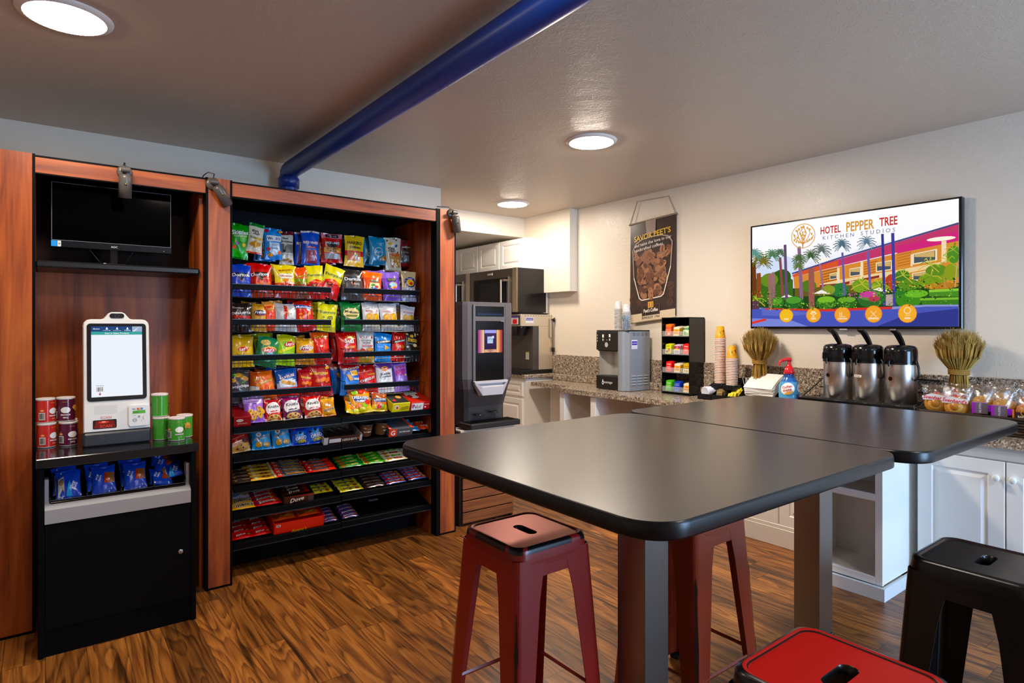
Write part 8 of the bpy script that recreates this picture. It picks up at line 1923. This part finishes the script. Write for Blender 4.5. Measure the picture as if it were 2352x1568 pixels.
m = MB().lathe([(.034, .25), (.037, .252), (.037, .272), (.034, .276), (.034, .292), (.026, .296), (.018, .31), (.011, .322), (.010, .352), (.001, .352)], RD, 'gloss', 24)
m.part('pump_collar', t)
m = MB(); m.T = Matrix.Rotation(R(140), 4, 'Z'); m.tube([(-.012, 0, .352), (.02, 0, .356), (.055, 0, .345), (.07, 0, .33), (.072, 0, .31)], [.015, .013, .010, .008, .007], RD, 'gloss', 12)
m.part('pump_spout', t)

# dried wheat sheaves
def sheaf(lb, loc, seed, H):
    t = thing('wheat_sheaf', lb, 'dried wheat', loc, 0, 'dried wheat sheaves by the wall')
    rr = random.Random(seed); st = MB(); he = MB()
    zt = H * .56
    for k in range(260):
        a = rr.uniform(0, 2 * PI); q = math.sqrt(rr.random())
        rb, rw, rtop = .098 * q, .048 * q, .128 * q
        tw = rr.uniform(-.3, .3)
        hh = H * (1.0 - .15 * q ** 3) + rr.uniform(-.02, .0)
        p = [(rb * math.cos(a - tw), rb * .8 * math.sin(a - tw), .001), (rw * math.cos(a), rw * .9 * math.sin(a), zt), (rtop * .93 * math.cos(a + tw * .3), min(.1, rtop * .8 * math.sin(a + tw * .3)), H * (.70 + .04 * (1 - q)))]
        sc = rr.choice(['#b8903f', '#a57e34', '#c9a552', '#8f6d2c'])
        st.tube(p, .0019, sc, 'straw', 3, False)
        P0 = Vector(p[2])
        P1 = Vector((rtop * 1.06 * math.cos(a + tw * .3), min(.118, rtop * .95 * math.sin(a + tw * .3)), hh - .012))
        hc = rr.choice(['#a5803a', '#b58f46', '#8c6a2e', '#c2a156', '#9a7834'])
        he.tube([P0, P0.lerp(P1, .3), P0.lerp(P1, .72), P1], [.0018, .0054, .005, .001], hc, 'straw', 5, True)
        for _ in range(8):
            d = (P1 - P0).normalized() + Vector((rr.uniform(-.35, .35), rr.uniform(-.35, .35), rr.uniform(-.1, .3)))
            b = P0.lerp(P1, rr.uniform(.5, 1.)); e = b + d * .038
            if loc[0] + e.x > 4.592: e.x = 4.592 - loc[0]
            he.tube([b, e], .0008, hc, 'straw', 3, False)
    st.part('stalks', t, stuff=True); he.part('wheat_ears', t, stuff=True)
    m = MB()
    for k in range(3):
        m.tube([(.052 * math.cos(2 * PI * i / 22), .05 * math.sin(2 * PI * i / 22), zt - .012 + k * .011) for i in range(22)], .0068, '#a07a3a', 'straw', 7, True, True)
    m.part('twine_tie', t)
sheaf('dried wheat sheaf below the screen edge, behind the napkins', (4.452, 2.617, CT), 3, .57)
sheaf('dried wheat sheaf on the pastry side, right of the three airpots', (4.44, 1.30, CT), 8, .565)

# airpot rack and airpots
t = thing('airpot_rack', 'black wire rack with a drip tray carrying three airpots', 'rack', (4.12, 2.135, CT), rz(0))
RW = .715
MB().prism(rrect(RW, .10, .012, 4, RW / 2, .03), .085, .112, '#101012', 'gloss', .004).part('front_drip_tray', t)
m = MB()
for k in range(60):
    m.box((.02 + k * .0113, .0, .112), (.024 + k * .0113, .07, .1155), '#b8b4ac', 'metal')
m.part('drip_grid', t, 'silver drip grid')
m = MB()
for x in (.0, RW):
    m.tube([(x, .0, .001), (x, .0, .10), (x, .40, .10)], .005, '#0f0f11', 'satin', 8).tube([(x, .03, .10), (x, .41, .245), (x, .445, .245), (x, .445, .001)], .005, '#0f0f11', 'satin', 8).tube([(x, .44, .16), (x, .30, .16)], .004, '#0f0f11', 'satin', 8).tube([(x, .0, .125), (x, -.03, .125), (x, -.03, .10)], .004, '#0f0f11', 'satin', 8)
for y, z in ((.1, .10), (.17, .10), (.24, .10), (.31, .10), (.40, .10), (.445, .245), (.445, .16), (.445, .03)):
    m.tube([(0, y, z), (RW, y, z)], .0045, '#0f0f11', 'satin', 8)
m.part('wire_frame', t)
def airpot(lb, y, badge):
    t = thing('airpot', lb, 'airpot', (4.30, y, CT + .1055), R(-90 - 12), 'three airpots on the rack')
    S = '#dcd9d8'
    m = MB().lathe([(.083, 0), (.0895, .004), (.0895, .225), (.088, .255)], S, 'brushed', 48)
    if badge == 'round':
        art(m, around(0, 0, .0895, .16, .02, -PI / 2 - .12), .0895, .02, [('E', 0, 0, .15, .68, '#4f3a20'), ('O', 0, 0, .15, .68, .15, '#7a6238')], 'metal', .0003, .0004)
    else:
        art(m, around(0, 0, .0895, .165, .02, -PI / 2 - .12), .0895, .02, [('R', -.3, -.4, .3, .4, '#efeeea'), ('T', 'Hot Water', 0, 0, .42, '#222', 0, 'b')], 'print', .0004, .0018)
    m.part('steel_body', t)
    m = MB().lathe([(.091, .250), (.092, .256), (.092, .33), (.088, .352), (.076, .364), (.05, .370), (.001, .372)], '#0d0d10', 'gloss', 48)
    m.lathe([(.0935, .250), (.0935, .262)], '#0d0d10', 'gloss', 48)
    m.part('pump_lid', t)
    m = MB().box((-.038, -.112, .275), (.016, -.075, .318), '#0d0d10', 'gloss', .006).box((-.05, -.098, .268), (.02, -.086, .31), '#111114', 'gloss', .004).tube([(-.01, -.1, .28), (-.01, -.104, .255), (-.01, -.102, .238)], .006, '#0d0d10', 'gloss', 10)
    m.part('spout', t)
    m = MB(); m.loft([[(-.013, .012, .368), (.013, .012, .368), (.013, .030, .366), (-.013, .030, .366)], [(-.015, -.012, .40), (.015, -.012, .40), (.015, .006, .405), (-.015, .006, .405)], [(-.018, -.045, .44), (.018, -.045, .44), (.018, -.034, .45), (-.018, -.034, .45)], [(-.020, -.085, .463), (.020, -.085, .463), (.020, -.082, .473), (-.020, -.082, .473)]], '#16161a', 'gloss')
    m.part('pump_lever', t)
    m = MB()
    m.tube([(.092, -.01, .272), (.104, -.012, .27), (.118, -.016, .235), (.124, -.02, .19), (.113, -.022, .165), (.096, -.018, .155)], .0075, '#121215', 'satin', 8)
    m.tube([(-.094, .0, .275), (-.099, .0, .262)], .009, '#121215', 'satin', 8).part('carry_handle', t)
airpot('steel airpot with a round badge, nearest the creamer bottle', 1.953, 'round')
airpot('steel airpot in the middle with a white hot water label', 1.762, 'label')
airpot('steel airpot with a round badge, nearest the pastry basket', 1.568, 'round')

# pastry basket
t = thing('wicker_basket', 'dark woven basket of wrapped pastries at the worktop end', 'basket', (4.12, 1.42, CT), rz(0))
m = MB(); BW, BD = 1.05, .38
for j in range(7):
    z = .008 + j * .015; e = j * .002
    n = 60; pts = []
    per = rrect(BW + 2 * e, BD + 2 * e, .05, 8, BW / 2, BD / 2)
    full = []
    for a, b in zip(per, per[1:] + per[:1]):
        L = math.hypot(b[0] - a[0], b[1] - a[1]); k = max(1, int(L / .03)); full += [(a[0] + (b[0] - a[0]) * q / k, a[1] + (b[1] - a[1]) * q / k) for q in range(k)]
    for i, (x, y) in enumerate(full):
        s = .004 * (1 if (i + j) % 2 else -1); dx, dy = x - BW / 2, y - BD / 2; L = math.hypot(dx, dy)
        pts.append((x + dx / L * s, y + dy / L * s, z))
    m.tube(pts, .0085, ['#2a1c12', '#3a281a', '#1f150d'][j % 3], 'satin', 6, True, True)
m.part('woven_sides', t)
MB().box((.01, .01, 0), (BW - .01, BD - .01, .062), '#22160e', 'satin').part('basket_floor', t)
def pastry(lb, loc, kind, rot):
    t = thing('wrapped_pastry', lb, 'pastry', loc, rot, 'wrapped pastries in the basket')
    t.scale = (1.16, 1.16, 1.16)
    b = '#c98a36'; rr = random.Random(hash_(lb))
    m = MB()
    if kind == 'roll':
        w_, h_ = .125, .10
        for k in range(3):
            m.lathe([(.052 - k * .014, .0), (.056 - k * .014, .012), (.046 - k * .014, .03), (.03 - k * .008, .036), (.001, .037)], ['#c88a34', '#d9a24a', '#b87626'][k], 'satin', 22, cx=.003 * k, cy=.0)
        m.T = None
        core = MB(); core.T = Matrix.Translation((0, 0, .05)) @ Matrix.Rotation(R(82), 4, 'X'); 
        for k in range(3):
            core.lathe([(.05 - k * .014, k * .008), (.054 - k * .014, .012 + k * .008), (.044 - k * .014, .026 + k * .006), (.001, .03 + k * .005)], ['#c88a34', '#dca84e', '#b87626'][k], 'satin', 22)
        core.part('pastry_roll', t)
        fl = pouch(.135, .145, .062, ('#fff', [], []), hash_(lb)); fl2 = MB()
        fl2.add(fl.v, fl.f, '#fff', 'clear_film', True)
        art(fl2, lambda u, v, o: (u * .0625, -.033 - o, .072 + v * .07), .0625, .07, [('P', [(-.95, .22), (-.3, .42), (.95, .3), (.9, .0), (-.85, -.05)], '#e9e3e6'), ('T', "Svenhard's", 0, .14, 1.7, '#c8284a', -3, 'bi'), ('E', .1, .52, .1, .08, '#d8556a')], 'print', .0004, .0008)
        fl2.part('wrapper', t)
    else:
        c1, c2 = ('#d09a3e', '#7a4a1e') if kind == 'muffin' else ('#d88a3a', '#3a2216')
        m.lathe([(.030, 0), (.040, .04), (.043, .055), (.046, .066), (.04, .085), (.024, .098), (.001, .102)], c1, 'satin', 22, cols=['#5a3a1c', '#6a441f', c1, c1, c1, c1])
        m.part('muffin', t)
        top = MB()
        for k in range(10):
            a = rr.uniform(0, 6.28); q = rr.uniform(.005, .036); z = .098 - (q / .046) ** 2 * .03
            top.T = Matrix.Translation((q * math.cos(a), q * math.sin(a), z)); top.lathe([(.001, -.003), (.006, .0), (.001, .004)], c2, 'satin', 7)
        top.part('topping', t)
        fl = MB(); fl.add(*(lambda p: (p.v, p.f))(pouch(.105, .155, .098, ('#fff', [], []), hash_(lb))), '#fff', 'clear_film', True)
        if kind == 'muffin':
            art(fl, lambda u, v, o: (u * .05, -.050 - o, .06 + v * .05), .05, .05, [('R', -.75, -.85, .5, .2, '#6d6470'), ('R', -.75, -.85, -.5, .2, '#9a3aa8'), ('R', .5, -.6, .95, .0, '#8a2fd0'), ('T', 'MUFFIN', -.1, -.3, .9, '#cfc8d4', 90, 'b'), ('R', -.75, .2, .5, .24, '#c88ad8')], 'print', .0004, .0008)
        else:
            art(fl, lambda u, v, o: (u * .05, -.050 - o, .06 + v * .05), .05, .05, [('R', -.95, -.9, .95, .05, '#2a1e1c'), ('O', .0, .0, .35, .3, .14, '#d8a24a'), ('T', 'BANANA', .0, -.35, 1.1, '#e8d8b8', 0, 'b'), ('T', 'NUT', .0, -.62, .6, '#e8d8b8', 0, 'b'), ('R', -.95, -.9, -.8, .3, '#c8732a')], 'print', .0004, .0008)
        fl.part('wrapper', t)
FR = R(-90)
pastry('clear wrapped sweet roll with red lettering, first in the basket', (4.22, 1.345, CT + .078), 'roll', (0, 0, FR + .1))
pastry('clear wrapped sweet roll with red lettering, beside the purple banded muffin', (4.20, 1.238, CT + .070), 'roll', (0, 0, FR - .05))
pastry('purple banded muffin next to the sweet rolls', (4.22, 1.118, CT + .085), 'muffin', (0, 0, FR + .1))
pastry('purple banded muffin beside the dark banana pastry', (4.20, 1.02, CT + .078), 'muffin', (0, 0, FR))
pastry('dark banana pastry pack cut by the picture edge', (4.19, .915, CT + .062), 'dark', (0, 0, FR + .05))
pastry('clear wrapped sweet roll in the second row of the basket', (4.36, 1.29, CT + .085), 'roll', (0, 0, FR))
pastry('purple banded muffin in the second row of the basket', (4.36, 1.07, CT + .095), 'muffin', (0, 0, FR + .2))
pastry('dark banana pastry pack raised in the second row', (4.34, .935, CT + .09), 'dark', (0, 0, FR - .1))
# ================================================================= TABLES AND STOOLS
def table(lb, x0, x1, y0, y1, px, py):
    t = thing('bar_table', lb, 'table', ((x0 + x1) / 2, (y0 + y1) / 2, 0), 0, 'dark square bar tables')
    w_, d_ = x1 - x0, y1 - y0
    def rg(e, z): return [(x, y, z) for x, y in rrect(w_ - 2 * e, d_ - 2 * e, .115 - e, 10)]
    m = MB().loft([rg(.006, 1.024), rg(.001, 1.027), rg(0, 1.031), rg(0, 1.058), rg(.0015, 1.064), rg(.005, 1.068)], '#0c0d11', 'edge', True, True, False)
    m.add(rg(.005, 1.068), [tuple(range(44))], '#2a2726', 'laminate')
    m.part('table_top', t)
    MB().box((px - .0635, py - .0635, .012), (px + .0635, py + .0635, 1.024), '#9a9793', 'brushed', .002).part('post', t, 'square brushed steel post')
    m = MB().box((px - .07, py - .07, 0), (px + .07, py + .07, .012), '#6f6d6b', 'metal', .003); m.part('floor_plate', t)
    m = MB().box((px - .2, py - .03, 1.0), (px + .2, py + .03, 1.024), '#222', 'satin').box((px - .03, py - .2, 1.0), (px + .03, py + .2, 1.024), '#222', 'satin'); m.part('top_bracket', t)
table('dark square bar table in front, with a blue glint on its near corner', 1.04, 2.358, .845, 2.105, 1.70 - 1.699, 1.45 - 1.475)
table('dark square bar table butted behind the front one, nearer the worktop', 2.366, 3.585, .795, 2.16, 2.975 + .012 - 2.9755, 1.475 - 1.4775)

def stool(lb, x, y, body, rim, top, slot_x, worn):
    t = thing('metal_stool', lb, 'stool', (x, y, 0), 0, 'square metal stools')
    S, Z = .165, .765
    rr = random.Random(hash_(lb))
    def rg(s, z, r=.045): return [(px * s / S, py * s / S, z) for px, py in dense(rrect(2 * S, 2 * S, .045, 8), .02)]
    m = MB()
    # rolled rim and skirt
    n = len(rg(S, 0))
    rings = [rg(S + .006, Z - .105, .05), rg(S + .003, Z - .04, .05), rg(S + .001, Z - .022), rg(S, Z - .012), rg(S - .004, Z - .003), rg(S - .012, Z, .036)]
    v = [p for q in rings for p in q]; fs = []; cc = []
    runs = []; cur = rim
    cyc = 0
    for j in range(n):
        cyc -= 1
        if worn and cyc <= 0: cur = body if cur == rim else rim; cyc = rr.randint(5, 12) if cur == rim else rr.randint(1, 3)
        runs.append(cur)
    for i in range(len(rings) - 1):
        for j in range(n):
            k = (j + 1) % n; fs.append((i * n + j, i * n + k, (i + 1) * n + k, (i + 1) * n + j)); cc.append(body if i < 2 else (runs[j] if i < 5 else top))
    m.add(v, fs, cc, 'stoolpaint', True)
    # recessed seat panel with hand slot
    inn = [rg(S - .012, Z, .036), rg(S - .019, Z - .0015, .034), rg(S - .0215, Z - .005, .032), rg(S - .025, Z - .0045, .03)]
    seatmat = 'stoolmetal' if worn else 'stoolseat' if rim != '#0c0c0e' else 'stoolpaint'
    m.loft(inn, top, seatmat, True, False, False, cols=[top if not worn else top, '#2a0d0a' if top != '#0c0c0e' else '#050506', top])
    outer = inn[-1]
    slot = []
    for px, py, _ in outer:
        a = math.atan2(py, px); hx_, hy_ = (.058, .021) if slot_x else (.021, .058)
        # stadium outline hit by the ray at angle a
        lo, hi = 0., .1
        for _i in range(24):
            md = (lo + hi) / 2; qx, qy = md * math.cos(a), md * math.sin(a)
            if slot_x: dx = max(0, abs(qx) - (hx_ - hy_)); dd = math.hypot(dx, qy); ok = dd < hy_
            else: dy = max(0, abs(qy) - (hy_ - hx_)); dd = math.hypot(qx, dy); ok = dd < hx_
            lo, hi = (md, hi) if ok else (lo, md)
        slot.append((lo * math.cos(a), lo * math.sin(a), Z - .0045))
    mids = [[tuple(o[i] + (s[i] - o[i]) * f for i in range(3)) for o, s in zip(outer, slot)] for f in (0, .5, .9, 1)]
    m.loft(mids, top, seatmat, True, False, False)
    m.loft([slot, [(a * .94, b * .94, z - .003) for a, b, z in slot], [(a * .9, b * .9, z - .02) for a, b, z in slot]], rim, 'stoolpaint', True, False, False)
    m.part('seat', t)
    # legs: folded corner channels splaying to the floor
    for sx, sy in ((1, 1), (1, -1), (-1, 1), (-1, -1)):
        m = MB(); rings = []
        for f in (0, .1, .2, .55, 1):
            z = (Z - .04) * (1 - f) + .012 * f
            c = (S + .003) * (1 - f) + .212 * f
            w_ = (.122 if f == 0 else .112 if f < .15 else .110 * (1 - f) + .062 * f)
            r = .022; th = .003
            out = [(c - w_, c), (c - r, c)] + [(c - r + r * math.sin(R(a)), c - r + r * math.cos(R(a))) for a in (22, 45, 68)] + [(c, c - r), (c, c - w_)]
            inn_ = [(c - th, c - w_), (c - th, c - r)] + [(c - r + (r - th) * math.sin(R(a)), c - r + (r - th) * math.cos(R(a))) for a in (68, 45, 22)] + [(c - r, c - th), (c - w_, c - th)]
            rings.append([(sx * px, sy * py, z) for px, py in out + inn_])
        m.loft(rings, body, 'stoolpaint', False)
        if worn:
            # paint rubbed through along the folded corner
            def cpt(z, q):
                f = (Z - .04 - z) / (Z - .052); c = (S + .003) * (1 - f) + .212 * f - .0058
                return (sx * (c + .0004 + q), sy * (c + .0004 - q), z)
            zs = [.16 + .045 * i for i in range(10)]; ws = [.002 + .0035 * rr.random() for _ in zs]; ws[0] = ws[-1] = .0005
            m.add([cpt(z, -w) for z, w in zip(zs, ws)] + [cpt(z, w) for z, w in zip(zs, ws)], [(i, i + 1, 11 + i, 10 + i) for i in range(9)], '#241210', 'satin')
        lg = m.part('leg', t)
        # pressed rib and rubber foot
        MB().box((sx * .168, sy * .168, 0), (sx * .214, sy * .214, .014), '#141414', 'matte', .003).part('foot_cap', lg)
    # apron arches between the legs
    for k in range(4):
        m = MB(); m.T = Matrix.Rotation(R(90 * k), 4, 'Z')
        c = S + .004
        prof = [(-.11, .0), (.11, .0), (.085, -.085), (.066, -.056), (.045, -.048), (-.045, -.048), (-.066, -.056), (-.085, -.085)]
        m.loft([[(a, -c + .0 - (-(b)) * .02, Z - .05 + b) for a, b in prof], [(a, -c + .003 - (-(b)) * .02, Z - .05 + b) for a, b in prof]], body, 'stoolpaint')
        m.part('apron', t)
        m = MB(); m.T = Matrix.Rotation(R(90 * k), 4, 'Z')
        zz = .19; cc_ = .197
        m.loft([[(x_, -cc_ - dy, zz + dz) for dy, dz in ((.0, -.008), (.005, .0), (.0, .008), (-.004, .0))] for x_ in (-.165, .165)], body, 'stoolpaint')
        m.part('foot_rail', t)
    m = MB()
    for sg in (1, -1):
        m.loft([[(x_ + dx, sg * x_ + sg * -dx, .665 + dz) for dx, dz in ((-.008, -.008), (.008, -.008), (.008, .004), (-.008, .004))] for x_ in (-.148, .148)], '#141214' , 'satin')
    m.part('cross_brace', t, 'black cross brace')
stool('dark red metal stool with a worn black rim, tucked under the front table', 1.393, 1.742, '#86190f', '#100b0c', '#b8543e', False, True)
stool('rust red metal stool standing behind the front table post', 2.092, 1.556, '#8a2f14', '#100b0c', '#8a2f14', False, True)
stool('glossy black metal stool in front of the white cabinets', 2.372, .622, '#0c0c0e', '#0c0c0e', '#0e0e10', True, False)
stool('bright red topped metal stool with black edges, nearest the camera', 1.340, .604, '#17100f', '#0f0d0d', '#b01a14', True, False)

# ================================================================= LIGHT AND CAMERA
def area(name, loc, rot, sx, sy, power, col):
    l = bpy.data.lights.new(name, 'AREA'); l.shape = 'RECTANGLE'; l.size = sx; l.size_y = sy; l.energy = power; l.color = col
    o = bpy.data.objects.new(name, l); C.objects.link(o); o.location = loc; o.rotation_euler = rot
area('window_daylight', (3.15, -2.55, 1.25), (R(90), 0, 0), 1.4, 2.0, 300, (.38, .64, 1.))
w = bpy.data.worlds.new('World'); bpy.context.scene.world = w; w.use_nodes = True
w.node_tree.nodes['Background'].inputs['Color'].default_value = (.55, .68, .9, 1)
w.node_tree.nodes['Background'].inputs['Strength'].default_value = .5
sc = bpy.context.scene
sc.cycles.max_bounces = 10; sc.cycles.diffuse_bounces = 6; sc.cycles.glossy_bounces = 4; sc.cycles.transparent_max_bounces = 12
sc.cycles.sample_clamp_indirect = 6
sc.cycles.use_denoising = True
cam = bpy.data.cameras.new('camera'); co = bpy.data.objects.new('camera', cam); C.objects.link(co)
co.location = (0, 0, 1.5); co.rotation_euler = (R(90), 0, R(-37.432))
cam.sensor_width = 36; cam.lens = 1400 / 2352 * 36; cam.shift_y = -33 / 2352; cam.clip_start = .05
sc.camera = co
sc.view_settings.view_transform = 'Standard'; sc.view_settings.look = 'None'; sc.view_settings.gamma = 1; sc.view_settings.use_curve_mapping = False
sc.view_settings.exposure = 0
